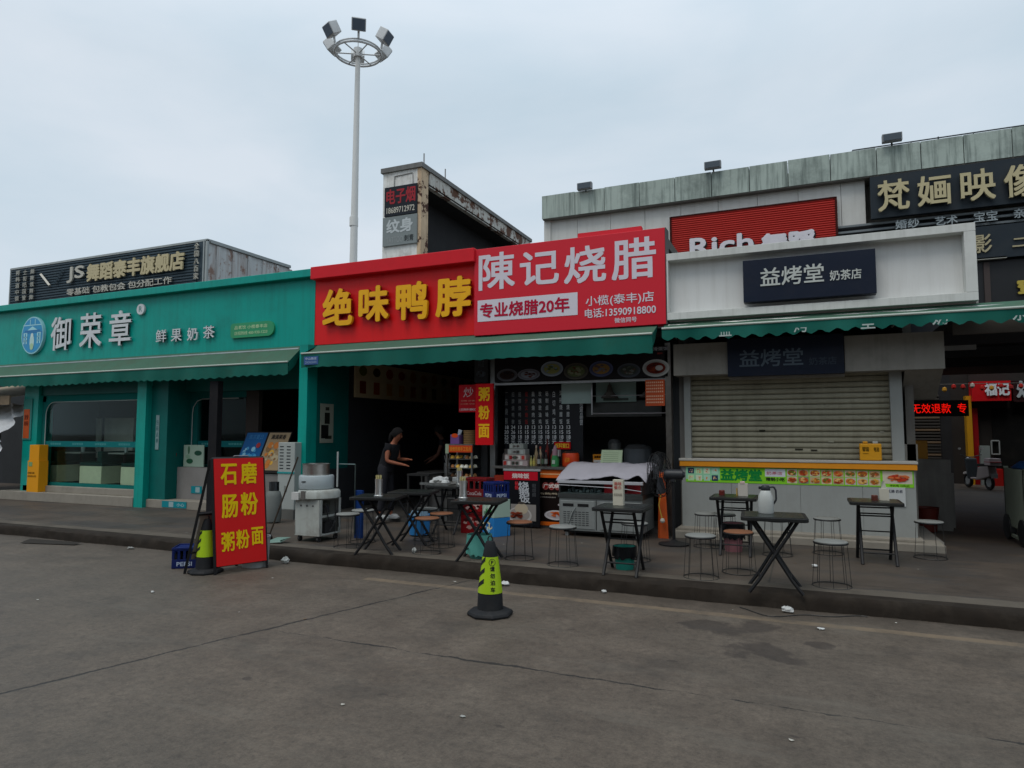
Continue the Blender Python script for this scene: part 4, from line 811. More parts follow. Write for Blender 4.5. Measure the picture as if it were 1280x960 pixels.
# wall behind the tarp at far left and passage walls
s = thing('dark_shop', 'dark shop front with tan awning at the far left edge', 'shop', (-22, 12, 0))
MB().box(-40, -16.8, 12.5, 15, PAV, 3.6).box(-16.3, -16.02, 10.4, 14, PAV, 3.1).build('wall', dark_m, s)
m = MB((.34, .28, .2)); m.add([(-19.5, 9.4, 2.42), (-16.1, 9.4, 2.38), (-16.1, 12.5, 3.1), (-19.5, 12.5, 3.1)], [(0, 1, 2, 3)]); m.box(-19.5, -16.1, 9.37, 9.40, 2.22, 2.42, (.2, .15, .1)); m.build('awning_sheet', CLOTH(), s)
MB((.1, .1, .1)).box(-16.2, -16.14, 10.2, 10.26, PAV, 2.55).build('post', MATTE(), s)
tp = thing('tarp_covered_stall', 'grey tarpaulin draped over a stall at the far left', 'covered stall', (-18, 10.5, 0))
m = MB((.40, .41, .42)); nx, ny = 60, 30; vs = []
for i in range(nx+1):
    for j in range(ny+1):
        u_, v_ = i/nx, j/ny; x = -20.5+4.4*u_
        d_ = u_*9-v_*5.5
        y = 9.95-.75*math.sin(v_*1.9)+.06*math.sin(d_*3.1)*(.3+v_)+.035*math.sin(d_*7.3+1)+.02*math.sin(u_*60+v_*25); z = .72+1.55*(1-v_)+.10*math.sin(u_*7+.6)*v_-.03*math.sin(d_*5)+(.25*u_*v_)
        vs.append((x, y, z))
m.add(vs, [(i*(ny+1)+j, i*(ny+1)+j+1, (i+1)*(ny+1)+j+1, (i+1)*(ny+1)+j) for i in range(nx) for j in range(ny)])
m.add([(-20.5, 10.05, 2.1), (-16.2, 10.4, 2.1), (-16.2, 11.6, 2.2), (-20.5, 11.6, 2.2)], [(0, 1, 2, 3)])
m.build('tarpaulin', mat('tarp', (.50, .51, .52), .45, var=.15, dirt=.3, bump=.2), tp, smooth=True)
m = MB((.2, .2, .2))
for x in (-20, -17.0): m.box(x, x+.05, 10.6, 10.65, PAV, 2.0); m.box(x, x+.05, 11.4, 11.45, PAV, 2.0)
m.build('frame', MATTE(), tp)

s = thing('hanging_ornaments', 'string of small gold and red ornaments above the red sign in the passage', 'ornaments', (5, 22, 2.8)); m = MB(); rr = random.Random(31)
for k in range(16):
    x = 3.6+k*.22; z = 2.86+rr.uniform(-.05, .05); m.lathe([(0, z-.09), (.06, z-.03), (.05, z+.04), (0, z+.07)], x, 22.2, 8, rr.choice(['#b8862a', '#a82018', '#c89a4a', '#8a1814', '#a8a49a']))
m.tube([(3.4, 22.2, 2.95), (7.4, 22.2, 2.93)], .01, 5, (.05, .04, .03)); m.build('garland', PLAST(), s)
for lb, x, y, w_, d_, h_, c_ in (('tan cardboard box on floor before the far shutters', 3.05, 22.2, .5, .4, .42, '#6a4e30'), ('grey storage crate on floor before the far shutters', 2.45, 22.1, .6, .45, .55, '#4a4c4a'), ('small white box stacked on the tan cardboard box', 3.05, 22.2, .34, .3, .24, '#85837c')):
    z = PAV+(.425 if 'small' in lb else 0); s = thing('storage_box', lb, 'box', (x, y, z)); m = MB(c_); m.box(x-w_/2, x+w_/2, y-d_/2, y+d_/2, z, z+h_); m.box(x-w_/2-.008, x+w_/2+.008, y-d_/2-.008, y+d_/2+.008, z+h_-.06, z+h_-.03, tuple(q*.8 for q in lin(c_))); m.build('body', MATTE(), s, bevel=.01)
# ================================================================== furniture on the pavement
def place(root, x, y, rz=0, z=PAV): root.location = (x, y, z); root.rotation_euler = (0, 0, rz); return root
def make_stool(c_):
    s = thing('wire_stool', '', 'stool')
    m = MB(c_); m.lathe([(0, .405), (.13, .405), (.15, .409), (.15, .424), (.142, .430), (0, .430)], n=28); m.build('seat', mat('stool_seat', None, .5, var=.15, scale=8, dirt=.25), s, world=False, smooth=True)
    m = MB((.02, .02, .02)); m.ring(0, 0, .410, .148, .009, 28, 6); m.build('seat_rim', BLACKM(), s, world=False)
    m = MB((.035, .035, .035))
    for k in range(8): a = 2*math.pi*k/8; m.cyl((.142*math.cos(a), .142*math.sin(a), .405), (.170*math.cos(a), .170*math.sin(a), .006), .0027, n=5)
    m.ring(0, 0, .007, .173, .0045, 28, 5); m.build('wire_frame', mat('wire', None, .5, .3, var=.2), s, world=False); return s
st_w = make_stool('#7c7d79'); st_o = make_stool('#7a5038')
first = {0: True, 1: True}
GS = 'stools around the pavement tables'
for wood, x, y, lb in ((0, -1.2, 9.14, 'white topped wire stool left of pair by the grey counter under leftmost kiosk table'), (0, -1.0, 9.16, 'white topped wire stool directly behind the black bagged bin at the kiosk'),
        (0, -1.01, 7.18, 'white topped wire stool near kerb between fan and front folding table'), (1, -.68, 7.60, 'brown topped wire stool in front of the pink bin near the thermos table'),
        (0, .21, 9.2, 'white topped wire stool standing alone close to the grey kiosk counter'), (0, .19, 7.27, 'white topped wire stool right of the thermos table near the kerb'),
        (0, -.35, 8.85, 'white topped wire stool half hidden behind the thermos table'), (0, 1.3, 9.35, 'white topped wire stool at right end beside the tiled step'),
        (0, -2.51, 7.25, 'white topped wire stool left of the receipt holder table by the kerb'), (0, -1.84, 7.85, 'white topped wire stool behind the table in front of the chilled counter'),
        (1, -3.1, 7.42, 'brown topped wire stool in front of the roast shop poster'), (1, -4.35, 7.8, 'brown topped wire stool by the drink boxes, farther of two'),
        (1, -4.27, 7.3, 'brown topped wire stool left of the teal bagged bin, nearer of two'), (0, -4.81, 8.2, 'pale topped wire stool behind the dark tables near blue bucket'),
        (0, -5.5, 7.7, 'pale topped wire stool behind left black table near the shop worker'), (0, -5.43, 7.28, 'pale topped wire stool between steamer cart and left black table')):
    p = st_o if wood else st_w
    if first[wood]: first[wood] = False; p.location = (x, y, PAV); p['label'] = lb; p['group'] = GS
    else: dup(p, (x, y, PAV), random.uniform(0, .7), lb, GS)
def make_table():
    s = thing('folding_table', '', 'table'); w_, d_ = .29, .27
    def rr_(w, d, r): return [(sx*(w-r)+r*math.cos(R(a)), sy*(d-r)+r*math.sin(R(a))) for sx, sy, a0 in ((1, 1, 0), (-1, 1, 90), (-1, -1, 180), (1, -1, 270)) for a in range(a0, a0+91, 22)]
    m = MB((.014, .015, .015)); m.prism(rr_(w_, d_, .05), .655, .69, axis='z'); tp_ = m.build('tabletop', mat('table_black', None, .45, var=.2, dirt=.2), s, world=False, bevel=.006)
    m = MB((.016, .02, .018)); m.prism(rr_(w_-.035, d_-.035, .03), .688, .6925, axis='z'); m.build('glass_panel', mat('table_panel', None, .3, var=.25, scale=5, dirt=.3), tp_, world=False)
    for sy in (-1, 1):
        y = sy*.17
        for sx in (-1, 1):
            yy = y+sx*.012; m = MB((.02, .02, .022)); P = [(-sx*.20, yy, .655), (-sx*.10, yy, .50), (sx*.03, yy, .30), (sx*.14, yy, .12), (sx*.23, yy, .0)]
            for a, b_ in zip(P, P[1:]): m.cyl(a, b_, .0175, n=6)
            for q in P[1:-1]: m.lathe([(0, q[2]-.0175), (.016, q[2]), (0, q[2]+.0175)], q[0], q[1], 6)
            m.build('leg', BLACKM(), s, world=False)
    m = MB((.02, .02, .022))
    for sx in (-1, 1):
        for X_, Z_ in ((sx*.185, .63), (sx*.14, .12), (sx*.12, .53)): m.cyl((X_, -.17, Z_), (X_, .17, Z_), .009, n=6); m.build('crossbar', BLACKM(), s, world=False); m = MB((.02, .02, .022))
    m.cyl((0, -.17, .345), (0, .17, .345), .008, n=6); m.build('crossbar', BLACKM(), s, world=False)
    return s
tb = make_table(); GT = 'black folding tables on the pavement'
tabs = [(-.30, 6.92, R(4), 'black folding table carrying the silver thermos jug near the kerb'), (-1.79, 7.12, R(90), 'black folding table carrying tall receipt holder in front of the chilled counter'),
        (-.82, 8.78, R(90), 'black folding table with napkin cards under the left of the green banner'), (.70, 8.82, R(90), 'black folding table under the right end of green banner'),
        (-3.50, 7.18, R(12), 'black folding table carrying chopstick holder above the teal bagged bin'), (-4.84, 7.10, R(16), 'black folding table carrying chopstick holder, left of all and near the kerb'),
        (-4.80, 7.85, R(14), 'black folding table half hidden behind the left chopstick table'), (-4.85, 8.95, R(90), 'black folding table carrying tray of white bundles in the shop mouth')]
for i, (x, y, rz, lb) in enumerate(tabs):
    if i == 0: tb.location = (x, y, PAV); tb.rotation_euler = (0, 0, rz); tb['label'] = lb; tb['group'] = GT
    else: dup(tb, (x, y, PAV), rz, lb, GT)
TZ = PAV+.6935
# chopstick holders
def holder():
    s = thing('chopstick_holder', '', 'holder'); m = MB((.62, .62, .6)); m.lathe([(0, .002), (.058, .002), (.058, .012), (.046, .02), (.042, .1), (.046, .21), (.043, .21), (.039, .1), (.04, .02)], n=20); m.build('steel_cup', STEEL(), s, world=False, smooth=True)
    m = MB('#b8ad7a'); rr = random.Random(3)
    for k in range(22): a = rr.uniform(0, 6.28); q = rr.uniform(0, .03); m.cyl((q*.8*math.cos(a), q*.8*math.sin(a), .02), (q*1.3*math.cos(a), q*1.3*math.sin(a), rr.uniform(.235, .26)), .0045, n=5)
    m.build('chopsticks', MATTE(), s, world=False); return s
h0 = holder(); GH = 'steel chopstick holders on the tables'
h0.location = (-4.76, 6.98, TZ); h0['label'] = 'steel cup of wooden chopsticks on the leftmost kerbside table'; h0['group'] = GH
dup(h0, (-3.70, 7.14, TZ), 0, 'steel cup of wooden chopsticks on table above teal bin', GH)
dup(h0, (-4.72, 9.0, TZ), 0, 'steel cup of chopsticks on the table deep in the shop mouth', GH)
# receipt holder (tall white card box)
s = thing('napkin_holder', 'tall cream printed napkin box on table before the chilled counter', 'napkin box', (-1.84, 7.14, TZ))
m = MB('#bdb7a6'); m.box(-1.895, -1.785, 7.10, 7.17, TZ, TZ+.27); m.build('box', PRINT(), s, bevel=.003)
m = MB('#b04a44'); m.text('美味\n餐巾', -1.88, -1.80, TZ+.17, TZ+.25, 7.097, None, .01); m.text('欢迎光临', -1.885, -1.795, TZ+.1, TZ+.13, 7.097, '#8c8478', .01); m.build('lettering', PRINT(), s)
# tray with white bundles
s = thing('serving_tray', 'metal tray heaped with white bundles on the inner table', 'tray', (-5.05, 8.98, TZ))
m = MB((.5, .5, .48)); m.box(-5.25, -4.82, 8.8, 9.14, TZ, TZ+.012); m.box(-5.27, -4.80, 8.78, 8.80, TZ, TZ+.035); m.box(-5.27, -4.80, 9.14, 9.16, TZ, TZ+.035); m.build('tray', STEEL(), s)
m = MB('#b9bab8'); rr = random.Random(8)
for k in range(16):
    x, y = rr.gauss(-5.04, .08), rr.gauss(8.97, .06); r_ = rr.uniform(.035, .06); z = TZ+.03+max(0, .07-abs(x+5.04)*.6); m.lathe([(0, z-r_*.6), (r_, z-.01), (r_*.8, z+r_*.4), (0, z+r_*.6)], x, y, 9)
m.build('bundles', CLOTH(), s, smooth=True)
s = thing('foam_box', 'low white box on the inner table beside the tray', 'box', (-4.8, 9.3, TZ)); MB('#8f9190').box(-4.98, -4.62, 9.25, 9.45, TZ, TZ+.09).build('box', MATTE(), s, bevel=.01)
# thermos jug
s = thing('thermos_jug', 'white vacuum jug with dark lid and handle on the front folding table', 'jug', (-.36, 7.0, TZ))
x, y, z = -.37, 7.02, TZ
m = MB('#aeb0ac'); m.lathe([(0, z), (.068, z), (.072, z+.015), (.072, z+.11), (.066, z+.16), (.048, z+.205), (.040, z+.215), (0, z+.215)], x, y, 28); m.build('body', mat('jug_white', None, .28, var=.05, bump=0), s, smooth=True)
m = MB('#22252a'); m.lathe([(.04, z+.212), (.043, z+.225), (.040, z+.25), (.03, z+.262), (0, z+.264)], x, y, 20); m.box(x-.062, x-.03, y-.012, y+.012, z+.225, z+.25); m.build('lid', PLAST(), s, smooth=True)
m = MB('#2a2c30'); m.tube([(x+.035, y, z+.245), (x+.075, y, z+.25), (x+.092, y, z+.22), (x+.094, y, z+.13), (x+.07, y, z+.09)], .009, 8); m.build('handle', PLAST(), s)
# small items on kiosk tables
def small(name, lb, cat, x, y, fn, mt):
    s = thing(name, lb, cat, (x, y, TZ)); m = MB(); fn(m, x, y, TZ); m.build('body', mt, s); return s
small('sauce_jar', 'short red sauce jar on the left kiosk table', 'jar', -.97, 8.80, lambda m, x, y, z: (m.lathe([(0, z), (.035, z), (.035, z+.05), (.03, z+.06), (0, z+.06)], x, y, 12, '#5a1c16')), PLAST())
small('napkin_box', 'pale tall napkin box on the left kiosk table', 'napkin box', -.72, 8.80, lambda m, x, y, z: (m.box(x-.055, x+.055, y-.03, y+.03, z, z+.15, '#b5aea4'), m.box(x-.03, x+.02, y-.035, y+.035, z+.15, z+.175, '#c9b0a8'), m.box(x-.08, x-.065, y-.02, y+.02, z, z+.09, '#a88a4a')), PRINT())
small('sauce_jar', 'short brown sauce jar on the right kiosk table', 'jar', .70, 8.80, lambda m, x, y, z: (m.lathe([(0, z), (.035, z), (.035, z+.05), (.03, z+.06), (0, z+.06)], x, y, 12, '#54261a')), PLAST())
small('napkin_box', 'clear napkin box with pale paper on the right kiosk table', 'napkin box', .80, 8.86, lambda m, x, y, z: (m.box(x-.05, x+.05, y-.03, y+.03, z, z+.13, '#b8b3a4'), m.add([(x-.03, y, z+.13), (x+.03, y, z+.13), (x+.01, y+.01, z+.22), (x-.02, y-.01, z+.21)], [(0, 1, 2, 3)], '#a9aa9a')), PRINT())
# bins under tables
def bin_(lb, x, y, cb, cbag, h=.26, r=.12, bagh=.1):
    s = thing('waste_bin', lb, 'bin', (x, y, PAV)); m = MB(cb); z = PAV; m.lathe([(0, z), (r*.78, z), (r, z+h), (r*.96, z+h), (r*.75, z+.02)], x, y, 24); m.build('tub', PLAST(), s, smooth=True)
    vs = []; fs = []; rr = random.Random(int(x*100)); n = 36
    for i in range(n):
        a = 2*math.pi*i/n; 
        for k, (q, zz) in enumerate(((.9, h-.06), (.99, h+.006), (1.06, h+.004), (1.05+.1*rr.random(), h-bagh*.5), (1.02+.14*rr.random(), h-bagh+.04*rr.random()))):
            vs.append((x+r*q*math.cos(a), y+r*q*math.sin(a), z+zz))
        for k in range(4): fs.append((i*5+k, i*5+k+1, ((i+1) % n)*5+k+1, ((i+1) % n)*5+k))
    m = MB(cbag); m.add(vs, fs); m.build('bag', mat('bag_plastic', None, .3, var=.2, bump=.3, bscale=60), s, smooth=True); return s
bin_('teal bin bag over a pale tub under the middle chopstick table', -3.55, 7.28, '#4f958a', '#5fa89c', .27, .14, .24)
bin_('teal basket bin lined with black bag under the napkin box table', -1.83, 7.32, '#1f7a6c', '#15171a', .24, .12, .13)
bin_('pink bin lined with black bag behind the brown topped stool', -.86, 8.95, '#8a5a5e', '#14151a', .34, .13, .2)
s = thing('blue_bucket', 'bright blue bucket under tables inside the shop mouth', 'bucket', (-5.25, 8.7, .2)); m = MB('#2f7fc0'); x, y, z = -5.1, 8.5, PAV+.02
m.lathe([(0, z), (.14, z), (.17, z+.27), (.178, z+.275), (.165, z+.27), (.13, z+.02)], x, y, 24); m.build('body', PLAST(), s, smooth=True); m = MB('#6c8494'); m.lathe([(0, z+.26), (.14, z+.26), (.11, z+.33), (.05, z+.37), (0, z+.37)], x, y, 12); m.build('contents', CLOTH(), s)
# ================================================================== cones
def cone(lb, x, y, rz, text=True):
    s = thing('traffic_cone', lb, 'traffic cone', (x, y, 0), rz, 'parking cones on the road')
    m = MB((.014, .015, .017)); m.lathe([(0, .002), (.20, .002), (.205, .02), (.195, .04), (.135, .055), (.105, .06)], n=8, a0=R(22.5)); m.build('base', mat('rubber', None, .7, var=.3, dirt=.35, dirtcol=(.06, .055, .05)), s, world=False, bevel=.006)
    m = MB((.015, .016, .018)); m.lathe([(.115, .055), (.108, .19), (.0955, .25), (.066, .52), (.058, .565), (.045, .62), (.036, .64), (.0, .645)], n=32); m.build('body', mat('rubber'), s, world=False, smooth=True)
    m = MB((.02, .02, .022)); P = [(.022*math.cos(R(a)), 0, .655+.03*math.sin(R(a))) for a in range(-60, 241, 20)]; m.tube(P, .006, 6); m.build('loop', mat('rubber'), s, world=False)
    def rad(z): return .1085+(.0655-.1085)*(z-.19)/(.53-.19)
    n = 40; m = MB('#9fbe22'); m.lathe([(rad(.20)+.002, .20), (rad(.51)+.002, .51)], n=n); m.f = m.f[:n]; m.c = m.c[:n]; m.m = m.m[:n]; sl_ = m.build('reflective_sleeve', mat('sleeve', None, .4, var=.1, dirt=.2, dirtcol=(.15, .17, .05), bump=.05), s, world=False, smooth=True)
    def wrap(a, z, e=.004): r_ = rad(z)+e; return (r_*math.cos(a), r_*math.sin(a), z)
    m = MB((.016, .017, .018))
    for c0 in (R(-150), R(30)):
        for k in range(3):
            z0 = .235+k*.093; nn = 6; vs = []
            for i in range(nn+1):
                a = c0+R(-10)+R(52)*i/nn; dz = .055*i/nn
                vs += [wrap(a, z0+dz), wrap(a, z0+dz+.038)]
            m.add(vs, [(2*i, 2*i+2, 2*i+3, 2*i+1) for i in range(nn)])
    m.build('black_stripe', mat('rubber'), sl_, world=False)
    if text:
        m = MB((.016, .017, .018))
        for a0 in (R(-60),):
            for k, ch in enumerate('Ⓟ请勿泊车'):
                t_ = MB(); 
                if k == 0: t_.text('P', -.011, .011, 0, .03, 0, None, .04); ring_c = True
                else: t_.text(ch, -.021, .021, -.003, .04, 0, None, .03)
                zc = .452-k*.058; vs = [wrap(a0+v[0]/rad(zc), zc+v[2], .0045) for v in t_.v]; m.add(vs, t_.f)
                if k == 0:
                    vs = []
                    for i in range(20):
                        a = 2*math.pi*i/20
                        for q in (.026, .030): vs.append(wrap(a0+q*math.cos(a)/rad(zc), zc+.015+q*math.sin(a), .0045))
                    m.add(vs, [(2*i, 2*((i+1) % 20), 2*((i+1) % 20)+1, 2*i+1) for i in range(20)])
        m.build('lettering', mat('rubber'), sl_, world=False)
    return s
cone('black cone with lime striped sleeve standing alone on the open road', -2.6, 5.55, R(8))
cone('black cone with lime striped sleeve hidden behind red standing sign', -6.37, 5.90, R(20), False).scale = (.95, .95, .95)
# ================================================================== standing sign
FL, FR, RL, RR = (Vector((-6.16, 5.84, 0)), Vector((-5.93, 6.40, 0)), Vector((-6.54, 5.76, 0)), Vector((-6.36, 6.35, 0)))
u_ = (FR-FL).normalized(); W_ = (FR-FL).length; bk_ = ((RL-FL)+(RR-FR))*.5
s = thing('standing_sign', 'red folding standing sign with yellow characters and black frame', 'standing sign', tuple(FL))
H_ = 1.30; top = bk_*.22+Vector((0, 0, H_)); tl, tr = FL+top, FR+top
vdir = (tl-FL).normalized(); nrm = u_.cross(vdir).normalized()
def bar4(m, p, q, r_=.016): m.cyl(p, q, r_*1.3, n=4)
m = MB((.014, .014, .015)); bar4(m, FL, tl); bar4(m, FR, tr); bar4(m, tl, tr); bar4(m, FL+vdir*.10, FR+vdir*.10); m.build('front_frame', BLACKM(), s)
m = MB((.014, .014, .015)); bar4(m, RL, tl-nrm*.03); bar4(m, RR, tr-nrm*.03); q = .52; bar4(m, RL*(1-q)+tl*q, RR*(1-q)+tr*q); bar4(m, RL*.82+tl*.18, RR*.82+tr*.18, .01); m.build('rear_frame', BLACKM(), s)
m = MB('#c40c0c'); O_ = FL+vdir*.09+u_*.012+nrm*.012; hh = H_*1.0-.085; ww = W_-.024
c4 = [O_, O_+u_*ww, O_+u_*ww+vdir*hh, O_+vdir*hh]; m.add([c-nrm*.012 for c in c4]+[c+nrm*.012 for c in c4], [(0, 3, 2, 1), (4, 5, 6, 7), (0, 1, 5, 4), (1, 2, 6, 5), (2, 3, 7, 6), (3, 0, 4, 7)]); m.build('panel', mat('sign_red', (.62, .008, .008), .4, var=.05, dirt=.08, bump=.02), s)
m = MB('#e2bd10'); O2 = O_+nrm*.015
def st_(ch, a, b_, c0, c1, bo=.03): m.text(ch, a*ww, b_*ww, (1-c1)*hh, (1-c0)*hh, 0, None, bo, u=u_, v=vdir, o=O2)
st_('石', .12, .45, .05, .25); st_('磨', .52, .86, .04, .25); st_('肠', .12, .45, .34, .56); st_('粉', .50, .86, .33, .55); st_('粥', .10, .36, .69, .87); st_('粉', .39, .66, .68, .86); st_('面', .70, .95, .67, .84)
m.build('lettering', PRINT(), s)
m = MB('#6e6458'); a_, b_ = RL+(tl-RL)*.12, RR+(tr-RR)*.12; c_, d_ = RR+(tr-RR)*.50, RL+(tl-RL)*.50; m.add([a_+u_*.03, b_-u_*.03, c_-u_*.03, d_+u_*.03], [(0, 1, 2, 3)]); m.add([p+Vector((0, 0, .46)) for p in (a_+u_*.03+bk_*-.25,)]+[c_+Vector((0, 0, .04)), d_+Vector((0, 0, .04))], [(0, 1, 2)]); m.build('rear_panel', MATTE(), s)
m = MB((.25, .25, .25)); m.tube([tl+u_*.25, tl+u_*.25+Vector((0, 0, .03)), tl+u_*.42+Vector((0, 0, .03)), tl+u_*.42], .006, 5); m.build('top_handle', STEEL(), s)
# bucket and crate behind
s = thing('paint_bucket', 'whitish plastic bucket standing behind red standing sign on the road', 'bucket', (-6.1, 6.5, 0)); x, y = -6.13, 6.42
m = MB('#8f9292'); m.lathe([(0, .002), (.15, .002), (.165, .34), (.172, .345), (.172, .36), (.16, .36), (.14, .02)], x, y, 28); m.build('body', PLAST(), s, smooth=True)
def crate(x, y, z, col_, w=.34, d=.26, h=.27, name='bottle_crate', lb='', txt=None, rz=0, group=None, tc_='#b8c4d8'):
    s = thing(name, lb, 'crate', (x, y, z), rz, group)
    m = MB(col_); t_ = .012; a, b_ = w/2, d/2
    for (x0, x1, y0, y1) in ((-a, a, -b_, -b_+t_), (-a, a, b_-t_, b_), (-a, -a+t_, -b_+t_, b_-t_), (a-t_, a, -b_+t_, b_-t_)):
        m.box(x0, x1, y0, y1, .0, h*.44); m.box(x0, x1, y0, y1, h*.84, h)
        n = 5; L = (x1-x0) if (x1-x0) > (y1-y0) else (y1-y0)
        for k in range(n):
            f0 = k/(n-1)*(L-.03)
            if (x1-x0) > (y1-y0): m.box(x0+f0, x0+f0+.03, y0, y1, h*.44, h*.84)
            else: m.box(x0, x1, y0+f0, y0+f0+.03, h*.44, h*.84)
    m.box(-a, a, -b_, b_, .0, .014); m.box(-a-.006, a+.006, -b_-.006, b_+.006, h-.02, h-.012)
    m.build('shell', mat('crate_plastic', None, .4, var=.12, dirt=.25, bump=.03), s, world=False, bevel=.003)
    m = MB((.02, .02, .025)); 
    for i in range(1, 4): m.box(-a+t_, a-t_, -b_+d*i/4, -b_+d*i/4+.005, .014, h*.7)
    for i in range(1, 6): m.box(-a+w*i/6, -a+w*i/6+.005, -b_+t_, b_-t_, .014, h*.7)
    m.build('divider', PLAST(), s, world=False)
    if txt: m = MB(tc_); m.text(txt, -w*.3, w*.3, h*.12, h*.32, -b_-.001, None, .03); m.text(txt, -d*.3, d*.3, h*.12, h*.32, 0, None, .03, u=(0, 1, 0), o=(a+.001, 0, 0)); m.build('lettering', PRINT(), s, world=False)
    return s
crate(-6.88, 6.10, 0, '#10205a', .28, .32, .245, lb='dark blue bottle crate on the road left of red standing sign', txt='PEPSI', rz=R(35))
crate(-4.10, 8.95, .66, '#10225f', .27, .27, .24, lb='blue bottle crate on top of the green and white carton', txt='PEPSI', group='bottle crates at the shop', rz=R(-32))
crate(-4.46, 9.1, .66, '#6c1216', .40, .28, .28, lb='red bottle crate on top of dark red drink cartons', txt='CocaCola', group='bottle crates at the shop', tc_='#b0a0a0')
def carton(lb, x, y, z, w, d, h, base, cols, seed, txt=None, tcol='#c8c8c8', rz_=0.):
    s = thing('drink_carton', lb, 'carton', (x, y, z), rz_); x = y = z = 0; m = MB(base); m.box(x-w/2, x+w/2, y-d/2, y+d/2, z, z+h); m.build('box', PRINT(), s, world=False, bevel=.005)
    m = MB(); rr = random.Random(seed)
    for k in range(10): m.blobs(x+rr.uniform(-.3, .3)*w, z+h*rr.uniform(.25, .75), w*.18, h*.2, y-d/2-.001-.0004*k, [lin(q) for q in cols], 2, seed*10+k, .8)
    if txt: m.text(txt, x-w*.3, x+w*.3, z+h*.12, z+h*.32, y-d/2-.012, tcol, .02)
    m.build('print', PRINT(), s, world=False); return s
carton('lower dark red drink carton under the red crate', -4.46, 9.1, PAV, .42, .3, .26, '#6e1014', ['#8a1a1c', '#3a1010', '#a08078'], 1)
carton('upper dark red drink carton under the red crate', -4.46, 9.1, PAV+.265, .42, .3, .25, '#5c0e12', ['#8a1a1c', '#2a0c0c', '#b89890'], 2)
carton('blue water carton at the bottom of the stack by poster board', -4.10, 8.95, PAV, .30, .28, .26, '#2a78b8', ['#7ab8d8', '#c8d8dc', '#1c5a9c', '#d0c8a0'], 3, rz_=R(-32))
carton('green and white drink carton above the blue water carton', -4.10, 8.95, PAV+.265, .30, .28, .25, '#9fb3a4', ['#2a7a3c', '#b8c8b8'], 4, '矿泉水', '#1c6a34', R(-32))
m_ = bpy.data.objects[-1] if False else None
# ================================================================== grinder cart / steamer
X0_, X1_, Y0_, Y1_ = -6.42, -5.98, 7.40, 7.86
s = thing('steamer_cart', 'worn grey rice milk grinder cart with round tank and steel pot', 'food machine', (-6.2, 7.6, PAV))
worn = mat('worn_cream', (.40, .42, .39), .5, var=.15, scale=4, dirt=.65, dirtcol=(.15, .12, .09), streak=.3)
m = MB(); m.prism([(X0_+.03, .24), (X1_, .24), (X1_-.01, .70), (X0_+.045, .70)], Y0_, Y0_+.012); m.box(X1_-.012, X1_, Y0_+.012, Y0_+.06, .24, .70); m.box(X1_-.012, X1_, Y1_-.05, Y1_, .24, .70); m.box(X1_-.012, X1_, Y0_+.06, Y1_-.05, .46, .49); m.box(X0_+.03, X0_+.045, Y0_, Y1_, .24, .7); m.box(X0_+.03, X1_, Y1_-.012, Y1_, .24, .7); m.box(X0_+.03, X1_, Y0_, Y1_, .22, .24); m.build('body', worn, s, bevel=.004)
m = MB((.03, .03, .03))
for k in range(3): m.cyl((X0_+.13+k*.1, Y0_-.006, .62), (X0_+.13+k*.1, Y0_, .62), .011, n=10)
m.tube([(X1_+.01, Y0_+.1, .66), (X1_+.02, Y0_+.16, .45), (X1_+.03, Y0_+.25, .32), (X1_+.02, Y0_+.35, .55), (X1_, Y0_+.4, .3)], .008, 6)
m.tube([(X1_+.02, Y0_+.3, .66), (X1_+.03, Y0_+.3, .4), (X1_+.02, Y0_+.2, .28)], .007, 6)
m.box(X1_-.03, X1_+.005, Y0_+.1, Y0_+.2, .52, .62); m.box(X1_-.25, X1_-.02, Y0_+.15, Y1_-.1, .242, .4); m.build('fittings', PLAST(), s)
m = MB(); m.lathe([(0, .70), (.25, .70), (.285, .72), (.285, .795), (.27, .82), (.21, .83), (0, .83)], (X0_+X1_)/2+.03, 7.62, 36); m.build('trough', worn, s, smooth=True)
m = MB(); m.box(X0_+.02, X0_+.14, Y0_-.07, Y0_, .70, .80, (.5, .5, .48)); m.box(X0_+.18, X0_+.25, Y0_-.075, Y0_, .71, .82, (.12, .11, .10)); m.build('spout', MATTE(), s)
m = MB('#a3acae'); cx = (X0_+X1_)/2-.02; m.lathe([(.225, .835), (.235, .85), (.235, 1.005), (.225, 1.02), (0, 1.02)], cx, 7.62, 40); m.build('grinder_drum', PLAST(), s, smooth=True)
m = MB('#3a3c3c'); m.add([(cx-.06, 7.62-.237, .93), (cx+.0, 7.62-.24, .93), (cx+.02, 7.62-.238, .945), (cx-.0, 7.62-.24, .95), (cx-.06, 7.62-.236, .945)], [(0, 1, 2, 3, 4)]); m.build('badge', PLAST(), s)
m = MB((.45, .43, .40)); m.lathe([(.18, 1.02), (.182, 1.17), (.188, 1.175), (.175, 1.175), (.17, 1.03)], cx-.01, 7.62, 40); m.build('steel_pot', STEEL(), s, smooth=True)
for (wx, wy) in ((X0_+.08, Y0_+.05), (X1_-.05, Y0_+.05), (X0_+.08, Y1_-.05), (X1_-.05, Y1_-.05)):
    m = MB((.03, .03, .03)); m.cyl((wx-.015, wy, PAV+.035), (wx+.015, wy, PAV+.035), .034, n=14); m.box(wx-.02, wx+.02, wy-.02, wy+.02, PAV+.05, .225); m.build('wheel', PLAST(), s)
m = MB('#9fa3a0'); m.cyl((-5.93, 7.7, .86), (-5.93, 7.7, 1.34), .012, n=8); m.build('white_rod', PLAST(), s)
m = MB('#3a4a48'); m.tube([(-6.05, 7.9, 1.16), (-5.78, 7.9, 1.16), (-5.78, 7.9, .2)], .009, 6, '#62706e'); m.build('guard_rail', STEEL(), s)
